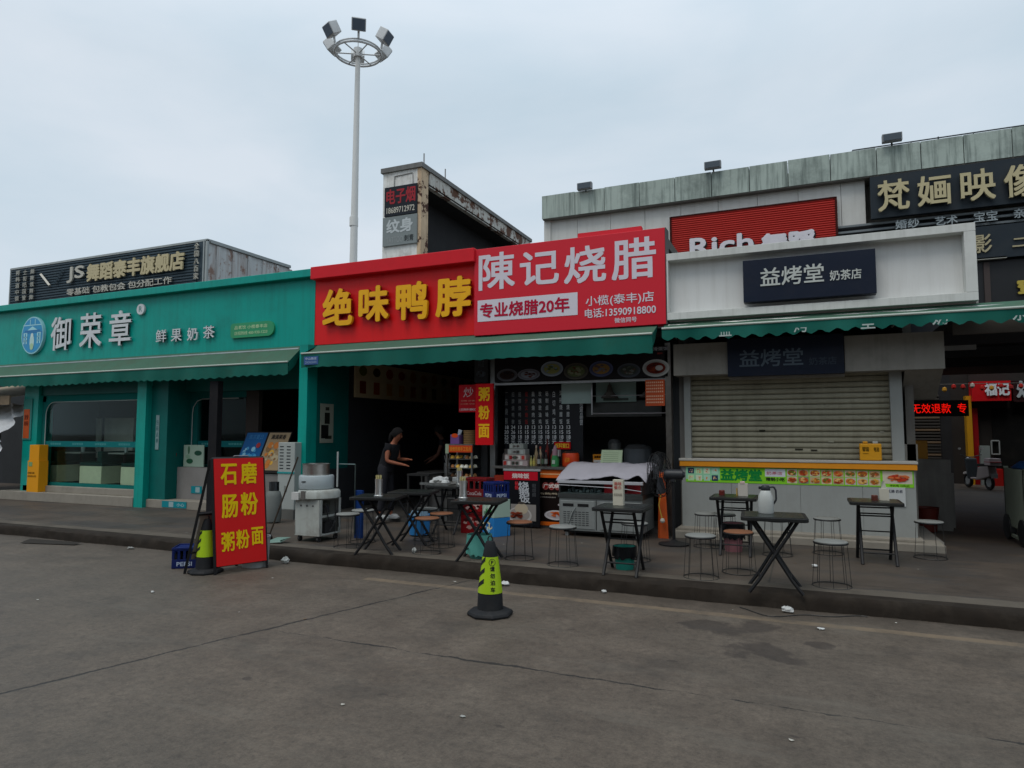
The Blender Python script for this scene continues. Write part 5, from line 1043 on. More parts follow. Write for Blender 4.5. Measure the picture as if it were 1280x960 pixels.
s = thing('blue_board', 'narrow blue panel standing behind right side of grinder cart', 'board', (-5.75, 7.95, PAV)); MB('#12346e').box(-5.80, -5.68, 7.92, 7.97, PAV, .80).build('panel', PLAST(), s, bevel=.004)
s = thing('broom', 'dark broom leaning against grinder cart with its head on pavement', 'broom', (-6.6, 7.15, PAV))
m = MB('#3c342c'); m.cyl((-6.66, 7.2, PAV+.05), (-6.38, 7.42, 1.27), .011, n=8); m.build('handle', MATTE(), s)
m = MB('#1c1614'); m.lathe([(.055, PAV), (.045, PAV+.07), (.02, PAV+.12)], -6.66, 7.2, 10, sx=1.3); m.build('head', CLOTH(), s)
s = thing('dustpan', 'pale green plastic dustpan lying by the grinder cart', 'dustpan', (-6.5, 7.2, PAV)); m = MB('#6f8a80'); m.add([(-6.62, 7.05, PAV+.005), (-6.36, 7.1, PAV+.03), (-6.36, 7.3, PAV+.07), (-6.56, 7.26, PAV+.06), (-6.6, 7.06, PAV+.02), (-6.38, 7.11, PAV+.05)], [(0, 1, 2, 3), (0, 1, 5, 4), (3, 2, 5, 4)]); m.build('pan', PLAST(), s)
s = thing('gas_cylinder', 'grey gas cylinder behind the red standing sign', 'gas cylinder', (-7.94, 8.61, PAV)); x, y = -8.0, 8.75
m = MB('#6d716e'); m.lathe([(0, PAV), (.11, PAV+.02), (.125, PAV+.08), (.125, PAV+.42), (.10, PAV+.50), (.05, PAV+.54), (0, PAV+.54)], x, y, 28); m.build('tank', MATTE(), s, smooth=True); m = MB('#55585a'); m.lathe([(.08, PAV+.50), (.08, PAV+.66), (.072, PAV+.66), (.072, PAV+.50)], x, y, 20); m.cyl((x, y, PAV+.53), (x, y, PAV+.64), .02, n=8); m.build('collar', STEEL(), s)
# ================================================================== tea shop front items
s = thing('standing_air_conditioner', 'tall white floor air conditioner with slotted top beside the corner post', 'air conditioner', (-8.6, 9.3, PAV))
ax0, ax1, _q, az1 = PB(347, 368, 553, 630, 9.2); aw_ = ax1-ax0
m = MB('#9ea39f'); m.box(ax0, ax1, 9.2, 9.42, .30, az1); m.build('body', PLAST(), s, bevel=.01)
m = MB('#23282c'); 
for r0 in range(8):
    for c0 in (0, 1): m.box(ax0+.04+c0*.15, ax0+.12+c0*.15, 9.196, 9.2, az1-.45+r0*.053, az1-.435+r0*.053)
m.build('slot', PRINT(), s); MB('#2f8c8c').box(ax0, ax1, 9.19, 9.2, az1-.53, az1-.5).build('teal_line', PRINT(), s)
MB('#7c807c').box(ax0+.15, ax0+.21, 9.194, 9.2, .6, .7).build('logo', PRINT(), s); MB((.12, .12, .11)).box(ax0-.02, ax1+.02, 9.17, 9.44, PAV, .30).build('plinth', MATTE(), s)
for nm, lb, xc, base, cols, ttl in (('leaning_menu_board', 'leaning blue drink poster on the tea shop counter', -9.75, '#1f5a92', ['#4a9ac8', '#2a78b0', '#8ac0d8', '#a03a3c'], '清凉夏日'), ('leaning_menu_board', 'leaning tan drink poster between the blue and green ones', -9.2, '#a08a6c', ['#d8a848', '#c87a3c', '#b8a888', '#8a6a48'], '满满果香'), ('leaning_menu_board', 'leaning green drink poster next to the teal corner post', -8.48, '#2f6a44', ['#4a8a5c', '#8aa890', '#2a5a3c'], '鲜茶')):
    s = thing(nm, lb, 'poster board', (xc, 9.95, .85), group='leaning posters on the tea shop counter'); u2 = Vector((1, 0, 0)); v2 = Vector((.22, .22, .95)).normalized(); n2 = u2.cross(v2).normalized(); hw = .27; hh = .80; O_ = Vector((xc-hw, 9.84, .86))
    c4 = [O_, O_+u2*hw*2, O_+u2*hw*2+v2*hh, O_+v2*hh]
    m = MB((.02, .02, .02)); m.add([c-n2*.02 for c in c4]+[c for c in c4], [(0, 3, 2, 1), (4, 5, 6, 7), (0, 1, 5, 4), (1, 2, 6, 5), (2, 3, 7, 6), (3, 0, 4, 7)]); m.build('frame', MATTE(), s)
    m = MB(base); e_ = .018; O3 = O_+u2*e_+v2*.05+n2*.002; w3, h3 = hw*2-2*e_, hh-.07; m.add([O3, O3+u2*w3, O3+u2*w3+v2*h3, O3+v2*h3], [(0, 1, 2, 3)])
    rr = random.Random(int(-xc*10))
    for k in range(26):
        a, b_ = rr.uniform(.15, .85)*w3, rr.uniform(.1, .68)*h3; q = rr.uniform(.02, .07); nn = rr.randint(6, 9); m.add([O3+n2*(.001+.0003*k)+u2*(a+q*math.cos(6.283*j/nn))+v2*(b_+q*math.sin(6.283*j/nn)) for j in range(nn)], [tuple(range(nn))], rr.choice(cols))
    m.text(ttl, w3*.15, w3*.85, h3*.82, h3*.95, 0, '#1c1c22' if 'tan' in lb else '#3a7ab0', .02, u=u2, v=v2, o=O3+n2*.004); m.build('picture', PRINT(), s)
s = thing('picture_board', 'pale square board with green leaf pictures behind the dark post', 'picture board', (-11.2, 9.95, .92))
m = MB('#8fa394'); m.box(-11.42, -10.88, 9.94, 9.96, .93, 1.36); 
for cx, cz, rx_, rz_, c_ in ((-11.28, 1.26, .03, .08, '#4a6a54'), (-11.03, 1.2, .1, .05, '#24483a'), (-11.03, 1.2, .06, .02, '#14281f'), (-11.25, 1.04, .09, .05, '#24503a'), (-11.25, 1.05, .05, .02, '#14281f'), (-11.3, 1.13, .06, .04, '#7d9a84')): m.ell(cx, cz, rx_, rz_, 9.937-.001*rx_, c_)
m.build('board', PRINT(), s)
s = thing('dark_post', 'tall black square post standing in front of the tea shop', 'post', (-10.4, 9.3, PAV)); m = MB((.012, .012, .014)); m.box(-10.08, -9.88, 9.30, 9.42, PAV, 2.55); m.build('shaft', MATTE(), s)
m = MB('#17808a'); 
s = thing('step_label', 'teal and white caution notice stuck on the stone step riser', 'sticker', (-11.2, 9.54, .2)); m.box(-11.5, -10.85, 9.541, 9.549, .165, .285); m.box(-11.31, -11.19, 9.539, 9.541, .175, .275, '#93a8aa'); m.text('小心', -11.1, -10.9, .19, .26, 9.538, '#9fc0c4', .02); m.build('sheet', PRINT(), s)
s = thing('step_label', 'small teal notice stuck on the low grey wall above stone step', 'sticker', (-10.96, 9.86, .45)); m = MB('#17808a'); m.box(-11.1, -10.82, 9.861, 9.869, .42, .56); m.box(-10.98, -10.87, 9.859, 9.861, .44, .54, '#93a8aa'); m.build('sheet', PRINT(), s)
s = thing('long_handled_dustpan', 'red long handled dustpan and broom beside the teal pillar', 'dustpan', (-12.0, 9.55, .3)); 
m = MB('#9c1f1c'); m.prism([(9.62, .30), (9.85, .30), (9.85, .42), (9.8, .44)], -11.82, -11.55, axis='x'); m.cyl((-11.66, 9.8, .40), (-11.74, 9.84, 1.08), .011, n=8); m.build('pan', PLAST(), s); m = MB('#6a2c24'); m.cyl((-11.60, 9.75, .40), (-11.5, 9.84, 1.2), .009, n=6); m.lathe([(.08, .30), (.05, .38), (.02, .42)], -11.78, 9.7, 10, '#8a7a5a'); m.build('broom', MATTE(), s)
s = thing('yellow_display_box', 'tall stepped yellow cardboard display at the left tea shop pillar', 'display box', (-15.9, 9.6, .33))
m = MB('#d8921a'); m.box(-15.50, -15.12, 9.46, 9.66, .33, 1.0); m.box(-15.47, -15.15, 9.47, 9.66, 1.0, 1.34); m.build('box', PRINT(), s, bevel=.004)
m = MB('#7a9a6a'); m.box(-15.46, -15.34, 9.455, 9.459, .88, .97); m.text('杀菌消毒', -15.48, -15.25, .72, .76, 9.455, '#4a3208', .01); m.text('品质保证放心饮用', -15.48, -15.2, .65, .69, 9.455, '#4a3208', .01); m.build('print', PRINT(), s)
s = thing('pillar_notice', 'orange vertical notice on the left teal pillar', 'notice', (-16.1, 9.6, 1.7)); m = MB('#3f8078'); m.box(-15.97, -15.68, 9.60, 9.615, 1.45, 2.35); m.box(-15.94, -15.74, 9.594, 9.60, 1.48, 2.12, '#b5532a'); m.text('营业\n时间', -15.91, -15.77, 1.75, 2.0, 9.592, '#7a2c14', .03, lsp=1.2); m.build('sheet', PRINT(), s)
s = thing('pillar_notice', 'narrow pale notice strip inside the second teal pillar', 'notice', (-11.9, 9.9, 1.5)); m = MB('#7d9696'); m.box(-11.80, -11.71, 9.59, 9.598, 1.27, 1.95); m.text('扫\n码\n点\n单', -11.785, -11.725, 1.4, 1.85, 9.587, '#3a6a6c', .01, lsp=1.2); m.build('sheet', PRINT(), s)
# seats and tables seen through the window
def bench(lb, x):
    s = thing('booth_bench', lb, 'bench', (x, 10.4, .44), group='booth benches in the tea shop'); MB('#d4dcb8').box(x-.35, x+.35, 10.0, 10.9, .50, .88).build('base', MATTE(), s, bevel=.01); MB('#0d3a34').box(x-.35, x+.35, 10.0, 10.9, .88, .96).box(x+.2, x+.35, 10.0, 10.9, .96, 1.2).build('cushion', CLOTH(), s, bevel=.02); return s
bench('pale based booth bench at the left behind shop glass', -15.7); bench('pale based booth bench in the middle behind shop glass', -14.25); bench('pale based booth bench at the right behind shop glass', -12.95)
for lb, x, c_ in (('small white table with cup between left and middle booth', -15.0, 0), ('small white table with cup between middle and right booth', -13.6, 0)):
    s = thing('cafe_table', lb, 'table', (x, 11, .44), group='cafe tables in the tea shop'); m = MB('#8a958e'); m.box(x-.25, x+.25, 10.1, 10.5, 1.14, 1.17); m.build('tabletop', PLAST(), s); m = MB((.08, .08, .08)); m.cyl((x, 10.3, .45), (x, 10.3, 1.14), .025, n=8); m.lathe([(.16, .45), (.16, .46), (0, .48)], x, 10.3, 14); m.build('leg', BLACKM(), s)
    c2 = thing('paper_cup', lb.replace('small white table with cup', 'pale paper cup on the table'), 'cup', (x, 10.7, 1.17)); m = MB('#a3b0ac'); m.lathe([(0, 1.171), (.03, 1.171), (.042, 1.29), (.045, 1.30), (0, 1.30)], x+.05, 10.3, 12); m.build('body', PLAST(), c2)
# ================================================================== bun cabinet
s = thing('bun_steamer_cabinet', 'tall steel cabinet of bun trays with orange strip on top', 'food cabinet', (-5.0, 9.6, PAV))
xa, xb, ya, yb = -5.32, -4.84, 9.66, 10.05
m = MB((.3, .3, .29)); 
for x in (xa, xb-.03): m.box(x, x+.03, ya, ya+.03, PAV, 1.40); m.box(x, x+.03, yb-.03, yb, PAV, 1.40)
m.box(xa, xb, ya, yb, 1.40, 1.42); m.box(xa, xb, ya, yb, .55, .57); m.build('frame', STEEL(), s)
MB((.03, .03, .032)).box(xa, xb, yb-.02, yb, .2, 1.4).build('back', MATTE(), s)
MB((.12, .12, .12)).box(xa+.03, xb-.03, ya+.01, ya+.02, PAV+.02, .55).build('lower_door', STEEL(), s)
m = MB('#b8401c'); m.box(xa+.06, xb, ya-.01, ya, 1.29, 1.40); m.text('现做现卖手工包点', xa+.08, xb-.02, 1.31, 1.38, ya-.012, '#d8862a', .02); m.box(xa, xa+.06, ya-.012, ya, 1.27, 1.42, '#8f9c84'); m.build('strip', PRINT(), s)
rr = random.Random(6)
for k in range(4):
    z = .74+k*.145; sh_ = MB((.22, .22, .21)).box(xa+.02, xb-.02, ya+.01, yb-.03, z, z+.012).build('shelf', STEEL(), s)
    m = MB()
    for q in range(5):
        for r0 in range(2):
            x, y = xa+.09+q*.085+rr.uniform(-.01, .01), ya+.08+r0*.12; c_ = rr.choice(['#d8d6c8', '#d0cbb8', '#b89a6a', '#d8a94a', '#ccc8b4', '#9a6a44']) 
            if k == 1 and q < 3 and r0 == 0: c_ = '#4a3422'
            if rr.random() > .15: r_ = rr.uniform(.032, .040); m = MB(); m.lathe([(0, z+.013), (r_, z+.016), (r_*.95, z+.04), (r_*.5, z+.062), (0, z+.066)], x, y, 12, c_); tag(m.build('steamed_bun', MATTE(), smooth=True), 'steamed bun on a shelf of the steel bun cabinet', 'bun', 'steamed buns in the cabinet')
s = thing('tissue_box', 'purple tissue box with orange top on the bun cabinet', 'tissue box', (-5.2, 9.8, 1.42)); m = MB('#6a4a80'); m.box(-5.27, -5.11, 9.72, 9.86, 1.42, 1.55); m.box(-5.27, -5.11, 9.72, 9.86, 1.551, 1.57, '#7d6a98'); m.ell(-5.19, 1.555, .06, .035, 9.717, '#c8481c'); m.build('box', PRINT(), s, bevel=.004); m = MB('#a8b0b8'); m.add([(-5.17, 9.78, 1.57), (-5.12, 9.8, 1.57), (-5.09, 9.79, 1.64), (-5.15, 9.77, 1.655)], [(0, 1, 2, 3)]); m.add([(-5.18, 9.80, 1.57), (-5.13, 9.77, 1.57), (-5.11, 9.8, 1.63), (-5.16, 9.81, 1.66)], [(0, 1, 2, 3)]); m.build('tissue', CLOTH(), s)
GB = 'bamboo steamers stacked on the bun cabinet'
for k, lb in enumerate(('bottom bamboo steamer of the stack on the bun cabinet', 'second bamboo steamer from the bottom on the bun cabinet', 'third bamboo steamer from the bottom on the bun cabinet', 'topmost bamboo steamer with lid on the bun cabinet')):
    z = 1.422+k*.056; s = thing('bamboo_steamer', lb, 'steamer basket', (-4.98, 9.85, z), group=GB); m = MB('#7a5f3c'); m.lathe([(.0, z+.01), (.10, z+.01), (.10, z), (.105, z), (.105, z+.05), (.098, z+.05), (.098, z+.04), (0, z+.045 if k == 3 else z+.02)], -4.97, 9.83, 24); m.build('rim', MATTE(), s); m = MB('#4a3824'); m.ring(-4.97, 9.83, z+.027, .105, .004, 24, 5); m.build('band', MATTE(), s)
s = thing('steel_prep_counter', 'grey steel prep counter left of the bun cabinet', 'counter', (-5.6, 10, PAV)); m = MB((.25, .25, .25)); m.box(-5.95, -5.36, 9.95, 10.5, .2, .92); m.box(-6.0, -5.34, 9.9, 10.55, .92, .95); m.build('body', STEEL(), s)
s = thing('utensil_pot', 'steel pot with ladles on the prep counter', 'pot', (-5.5, 10.1, .95)); m = MB((.4, .4, .4)); m.lathe([(0, .95), (.06, .95), (.06, 1.1), (.055, 1.1), (.05, .97)], -5.5, 10.05, 16); m.cyl((-5.5, 10.05, 1.0), (-5.45, 10.05, 1.25), .006, n=5); m.cyl((-5.5, 10.05, 1.0), (-5.56, 10.05, 1.22), .006, n=5); m.build('body', STEEL(), s)
# ================================================================== poster board on stand + roast counter goods
s = thing('poster_stand', 'black standing poster with red header and white brush characters', 'poster', (-4.15, 9.4, PAV))
x0, x1, y, z0, z1 = -4.36, -3.76, 9.78, .16, 1.01
y = 9.80
m = MB('#15161a'); m.box(x0, x1, y, y+.03, z0, z1); m.box(x0-.01, x1+.01, y-.005, y+.04, z1, z1+.03, '#9a9c9c'); m.build('board', PRINT(), s)
m = MB('#b81426'); m.rect(x0, x1-.03, z1-.14, z1-.01, y-.003); m.text('烧味饭', x0+.14, x1-.17, z1-.115, z1-.035, y-.005, '#d8c0bc', .04)
m.text('烧\n鹅\n饭', x0+.27, x0+.45, .52, z1-.16, y-.005, '#b9bcc0', .02, slant=-.1, lsp=.85); m.text('秘\n制', x0+.19, x0+.25, z1-.29, z1-.16, y-.005, '#c83038', .03); m.text('精选\n肉质\n鲜嫩', x1-.12, x1-.06, .62, .82, y-.005, '#5a5c60', .0)
m.rect(x0+.12, x1-.06, .25, .50, y-.0025, '#8d8884'); m.ell(-4.09, .33, .20, .13, y-.004, '#b8b4b0'); m.ell(-4.09, .34, .17, .10, y-.005, '#9a928c'); m.ell(-4.06, .43, .11, .085, y-.006, '#b9ab94'); m.blobs(-4.13, .33, .13, .06, y-.008, [lin('#6a2a1c'), lin('#8a3c28'), lin('#4a1c14')], 18, 5, .4); m.ell(-4.06, .52, .06, .02, y-.007, '#4a4440')
m.build('print', PRINT(), s)
s = thing('orange_cabinet', 'orange red cabinet edge behind the poster stand', 'cabinet', (-4.5, 9.8, PAV)); MB('#8a2c1c').box(-4.545, -4.38, 9.84, 10.0, .5, .93).box(-4.46, -4.38, 9.825, 9.84, .72, .8, '#9a8a80').build('body', MATTE(), s)
CT = 1.08
GD = 'drink boxes stacked on the roast counter'
bx = [(-4.22, 0, .42, '#9a8a8a', 'bottom left red and white drink box'), (-4.22, 1, .36, '#a3948e', 'second tier drink box with red print'), (-4.20, 2, .30, '#8d8f8c', 'third tier pale drink box'), (-4.20, 3, .24, '#7f8580', 'topmost pale drink box'), ]
rr = random.Random(9)
for i, (x, k, w_, c_, lb) in enumerate(bx):
    z = CT+.002+k*.088; s = thing('drink_box', lb+' of the stack on the roast counter', 'box', (x, 10.0, z), group=GD); m = MB(c_); m.box(x-w_/2, x+w_/2, 9.92, 10.1, z, z+.084); m.build('box', PRINT(), s, bevel=.003)
    m = MB()
    for q in range(int(w_/.07)): m.box(x-w_/2+.012+q*.07, x-w_/2+.06+q*.07, 9.916, 9.92, z+.012, z+.07, rr.choice(['#8a2a2c', '#b8b4b0', '#5a6a60', '#a83a34', '#c0bab4'] if k < 2 else ['#8d918e', '#6a7370', '#9aa09c']))
    m.text('凉茶', x-.06, x+.06, z+.025, z+.06, 9.912, '#40302c', .02); m.build('print', PRINT(), s)
GBt = 'bottles and jars on the roast counter'
def bottle(x, y, h, r, c_, cap, lb, lab=None):
    s = thing('sauce_bottle', lb, 'bottle', (x, y, CT), group=GBt); m = MB(c_); z = CT+.002; m.lathe([(0, z), (r, z), (r, z+h*.55), (r*.9, z+h*.62), (r*.42, z+h*.78), (r*.4, z+h*.9), (0, z+h*.9)], x, y, 14); m.build('body', PLAST(), s, smooth=True)
    m = MB(cap); m.cyl((x, y, z+h*.88), (x, y, z+h), r*.46, n=12); m.build('cap', PLAST(), s)
    if lab: m = MB(lab); m.lathe([(r+.001, z+h*.15), (r+.001, z+h*.45)], x, y, 14); m.build('paper_label', PRINT(), s)
for a in ((-3.97, 9.98, .16, .022, '#8c8a50', '#9a9a80', 'short olive bottle right of drink boxes', '#b0a860'), (-3.92, 9.98, .17, .022, '#90834a', '#8a8a70', 'yellow labelled bottle, second right of drink boxes', '#a89a50'), (-3.95, 10.15, .32, .03, '#a08a6a', '#c0b0a0', 'tall pale bottle behind the yellow labelled bottle', None),
          (-3.88, 10.15, .30, .028, '#b09a80', '#b84a3c', 'tall cream bottle with red cap', None), (-3.84, 9.98, .24, .026, '#1a120e', '#181a1c', 'dark soy bottle with white label, left of its row', '#8a8c88'), (-3.78, 9.99, .25, .026, '#16100c', '#20181a', 'dark soy bottle with green label in the row', '#4a5a48'), (-3.72, 9.98, .25, .026, '#1c1410', '#8c2220', 'dark soy bottle with red cap and grey label', '#7a7c78'),
          (-3.77, 10.17, .42, .032, '#5a1410', '#4a1010', 'tallest dark red bottle at the back', None), (-3.66, 10.14, .26, .04, '#98281e', '#a8a8a0', 'stout red bottle behind soy bottles', None)):
    bottle(*a)
s = thing('green_bottle', 'pointed green and pink bottle with white square label', 'bottle', (-3.57, 9.98, CT)); m = MB('#2c7a44'); z = CT+.002; m.lathe([(0, z), (.062, z), (.062, z+.1), (.05, z+.17)], -3.57, 9.98, 16); m.lathe([(.05, z+.17), (.04, z+.24), (.018, z+.32), (0, z+.33)], -3.57, 9.98, 16, '#8a6a74'); m.box(-3.60, -3.55, 9.912, 9.917, z+.04, z+.10, '#9aa89a'); m.build('body', PLAST(), s, smooth=True)
s = thing('orange_pot', 'orange electric rice pot with dark lid on the roast counter', 'pot', (-3.32, 10.0, CT)); m = MB('#c03c14'); m.lathe([(0, CT+.002), (.12, CT+.002), (.135, CT+.03), (.135, CT+.18), (.12, CT+.21)], -3.36, 10.1, 28); m.build('body', PLAST(), s, smooth=True); m = MB('#2a1c18'); m.lathe([(.122, CT+.208), (.08, CT+.235), (0, CT+.24)], -3.36, 10.1, 28); m.box(-3.50, -3.48, 9.9, 9.99, CT+.16, CT+.26, '#8a8a88'); m.build('lid', PLAST(), s, smooth=True); m = MB('#d8822c'); m.text('招牌', -3.41, -3.33, CT+.07, CT+.14, 9.96, None, .02); m.build('print', PRINT(), s)
for lb, x, y, r_, h_, c_ in (('white enamel basin right of the orange pot', -3.13, 10.5, .12, .09, '#8d8b84'), ('small white cup beside the enamel basin', -2.95, 10.5, .04, .06, '#9a9a94')):
    s = thing('basin' if r_ > .1 else 'cup', lb, 'basin' if r_ > .1 else 'cup', (x, y, .9)); z = .97; m = MB(c_); m.lathe([(0, z), (r_*.7, z), (r_, z+h_), (r_*.95, z+h_), (r_*.65, z+.01)], x, y, 24); m.build('body', PLAST(), s, smooth=True)
s = thing('ceramic_vase', 'pale ceramic urn on the counter beside the steel post', 'urn', (-4.5, 10.2, 1.08)); m = MB('#6a6460'); m.lathe([(0, CT), (.05, CT), (.075, CT+.09), (.06, CT+.17), (.03, CT+.21), (.04, CT+.26)], -4.47, 10.14, 18); m.build('body', PLAST(), s, smooth=True)
for lb, x, y, r_, z0, z1, c_ in (('tall narrow steel stockpot at the back of kitchen', -2.86, 10.85, .11, .9, 1.42, (.26, .27, .26)), ('wide steel stockpot behind the chilled counter', -2.44, 10.7, .22, .9, 1.34, (.24, .26, .28)), ('small steel pot right of the wide stockpot', -2.12, 10.7, .1, .9, 1.2, (.3, .3, .3))):
    s = thing('stockpot', lb, 'pot', (x, y, z0), group='stockpots in the roast kitchen'); m = MB(c_); m.lathe([(0, z0), (r_, z0), (r_, z1), (r_*1.02, z1+.01)], x, y, 28); m.build('body', mat('dull_steel', None, .35, .6, var=.3), s, smooth=True); m = MB((.15, .15, .15)); m.lathe([(r_*1.02, z1+.01), (r_*.7, z1+.07), (0, z1+.085)], x, y, 28); m.build('lid', mat('dull_steel'), s, smooth=True)
for i in (0, 1):
    x = -2.78+i*.6; s = thing('hanging_lamp_shade', ('dark conical lamp shade, left one in the kitchen opening', 'dark conical lamp shade, right one in the kitchen opening')[i], 'lamp shade', (x, 10.4, 2.2), group='lamp shades in the roast kitchen'); m = MB((.09, .08, .07)); m.lathe([(.14, 2.14), (.05, 2.24), (.03, 2.34), (0, 2.36)], x, 10.3, 20); m.cyl((x, 10.3, 2.34), (x, 10.3, 2.98), .006, n=5); m.build('shade', MATTE(), s, smooth=True)
# ================================================================== chilled display counter
s = thing('chilled_display_counter', 'low steel refrigerated display counter with sloped glass and metal doors', 'display counter', (-2.6, 9.6, PAV))
fx0, fx1, fy0, fy1 = -3.27, -2.07, 9.30, 10.05
st2 = mat('brushed_grey', (.26, .275, .265), .42, .35, var=.15, scale=3, dirt=.3, dirtcol=(.1, .09, .08), bump=.02)
m = MB(); m.box(fx0, fx1, fy0, fy1, .22, .68); m.build('cabinet', st2, s, bevel=.006)
m = MB((.16, .17, .17)); m.box(fx0-.01, fx1+.01, fy0-.02, fy1, .68, .74); m.build('rim', STEEL(), s)
m = MB((.3, .31, .3)); m.box(fx0+.02, fx0+.53, fy0-.012, fy0, .25, .64); m.box(fx0+.60, fx1-.02, fy0-.012, fy0, .25, .64); d_ = m.build('door', st2, s, bevel=.004)
m = MB((.015, .015, .015)); m.box(fx0+.06, fx0+.22, fy0-.016, fy0-.012, .56, .60); m.box(fx0+.28, fx0+.44, fy0-.016, fy0-.012, .56, .60)
for r0 in range(7):
    for c0 in range(7): m.box(fx0+.07+c0*.055, fx0+.11+c0*.055, fy0-.016, fy0-.012, .30+r0*.03, .307+r0*.03)
m.box(fx0+.545, fx0+.555, fy0-.004, fy0-.001, .24, .66); m.build('vent', PRINT(), s)
m = MB('#8d918e'); m.tube([(fx0+.25, fy0-.02, .55), (fx0+.2, fy0-.03, .47), (fx0+.14, fy0-.02, .32)], .006, 6); m.build('cable', PLAST(), s)
MB((.04, .04, .04)).box(fx0+.05, fx1-.05, fy0+.05, fy1-.05, .19, .22).build('underside', MATTE(), s)
for x in (fx0+.09, fx1-.09):
    for y in (fy0+.07, fy1-.07): MB((.35, .35, .34)).cyl((x, y, PAV), (x, y, .2), .022, n=10).build('foot', PLAST(), s)
m = MB(); 
for x in (fx0, fx1-.02): m.prism([(fy0-.01, .74), (fy1, .74), (fy1, 1.06), (fy0+.2, 1.0), (fy0-.01, .90)], x, x+.02, (.035, .035, .035), axis='x'); m.build('end_panel', PLAST(), s); m = MB()
m = MB((.02, .02, .02)); m.box(fx0+.02, fx1-.02, fy0+.42, fy0+.45, .74, 1.0); m.box(fx0+.02, fx1-.02, fy0, fy0+.42, .741, .75, (.12, .13, .13)); m.build('case_interior', PLAST(), s)
m = MB('#8c1420'); m.box(fx0+.62, fx1-.03, fy0+.16, fy0+.2, .75, .90); m.box(fx0+.85, fx0+.95, fy0+.15, fy0+.16, .77, .86, '#3a0e12'); m.build('red_tray', PLAST(), s)
m = MB('#5a6466'); rr = random.Random(4)
for k in range(9): m.box(fx0+.1+k*.055, fx0+.14+k*.055, fy0+.1, fy0+.3, .752, .78+rr.random()*.05, rr.choice(['#5a6466', '#3a4446', '#7d8584']))
m.build('tray_food', PLAST(), s)
MB().box(fx0+.02, fx1-.02, fy0-.008, fy0-.002, .74, .90).build('front_glass', glass(), s)
m = MB('#a8a8ac'); m.box(fx0-.015, fx1+.015, fy0-.03, fy0+.03, .885, .925); m.tube([(fx0, fy0-.035, .86), (fx0+.4, fy0-.04, .85), (fx1-.3, fy0-.04, .835), (fx1, fy0-.035, .80)], .006, 6); m.build('front_rail', PLAST(), s, bevel=.005)
# cloth over the top
s = thing('cover_cloth', 'crumpled white cloth thrown over the chilled display counter', 'cloth', (-2.6, 9.6, 1.0)); nx, ny = 70, 24; vs = []; rr = random.Random(12)
from mathutils import noise as mn
for i in range(nx+1):
    for j in range(ny+1):
        u, v = i/nx, j/ny; x = fx0-.04+(fx1-fx0+.10)*u; e_ = .015*math.sin(u*31)+.03*mn.noise(Vector((u*7, 0, 3)))
        y = fy0-.02+(.80)*v+e_*(1-v); z = .955+(.20)*min(v*1.5, 1)**.8+.035*mn.noise(Vector((u*6, v*3, 1)))+.012*abs(mn.noise(Vector((u*14, v*5, 5))))-.05*(max(0, u-.9)*10)**2*.6-.04*(max(0, .06-u)*16)
        if v < .12: z -= .02*abs(math.sin(u*15))
        gap = math.exp(-((u-.60)/.16)**2)*.09+math.exp(-((u-.90)/.07)**2)*.09
        if v < .3: y += gap*(1-v/.3); z += gap*(1-v/.3)*.55
        vs.append((x, y, z))
m = MB('#9a979e'); m.add(vs, [(i*(ny+1)+j, (i+1)*(ny+1)+j, (i+1)*(ny+1)+j+1, i*(ny+1)+j+1) for i in range(nx) for j in range(ny)]); o = m.build('cloth', mat('white_cloth', None, .85, var=.08, bump=.12, bscale=40), s, smooth=True)
o.modifiers.new('thick', 'SOLIDIFY').thickness = .006
s = thing('price_card', 'pale green price card standing on the covered counter', 'card', (-2.66, 9.9, 1.1)); m = MB('#9aa98c'); m.add([(-2.82, 9.86, 1.12), (-2.50, 9.86, 1.12), (-2.49, 9.92, 1.345), (-2.81, 9.92, 1.345)], [(0, 1, 2, 3)]); m.box(-2.8, -2.5, 9.93, 9.935, 1.14, 1.33)
for k in range(6): m.box(-2.78, -2.55, 9.868+k*.008, 9.87+k*.008, 1.16+k*.028, 1.166+k*.028, '#7d8c74')
m.build('card', PRINT(), s)
# pedestal fan
s = thing('pedestal_fan', 'large black pedestal fan seen side on between counter and kiosk', 'fan', (-1.58, 9.15, PAV)); x, y = -1.62, 9.12
m = MB((.02, .02, .022)); m.lathe([(0, PAV), (.20, PAV+.005), (.20, PAV+.02), (.06, PAV+.045), (.03, PAV+.07)], x, y, 28); m.build('base', BLACKM(), s, smooth=True)
m = MB((.02, .02, .022)); m.cyl((x, y, PAV+.04), (x, y, 1.0), .02, n=12); m.build('pole', BLACKM(), s)
m = MB((.025, .026, .03)); m.cyl((x-.12, y, 1.05), (x+.12, y+.03, 1.05), .07, n=16); m.cyl((x+.12, y+.03, 1.05), (x+.15, y+.035, 1.05), .05, .03, n=16); m.box(x-.03, x+.03, y-.03, y+.03, .96, 1.02); m.build('motor', PLAST(), s, smooth=True)
Mf = Matrix.Translation((x-.17, y-.02, 1.05)) @ Matrix.Rotation(R(86), 4, 'Y') @ Matrix.Rotation(R(12), 4, 'X')
m = MB((.035, .035, .04))
for rad_, h_ in ((.30, 0), (.285, .05), (.285, -.05), (.2, .075), (.2, -.075), (.1, .085), (.1, -.085)): m.ring(0, 0, h_, rad_, .005, 32, 4)
for k in range(26):
    a = 2*math.pi*k/26; m.tube([(.05*math.cos(a), .05*math.sin(a), .085), (.2*math.cos(a), .2*math.sin(a), .075), (.285*math.cos(a), .285*math.sin(a), .05), (.30*math.cos(a), .30*math.sin(a), 0), (.285*math.cos(a), .285*math.sin(a), -.05), (.2*math.cos(a), .2*math.sin(a), -.075), (.05*math.cos(a), .05*math.sin(a), -.085)],   .0018, 4)
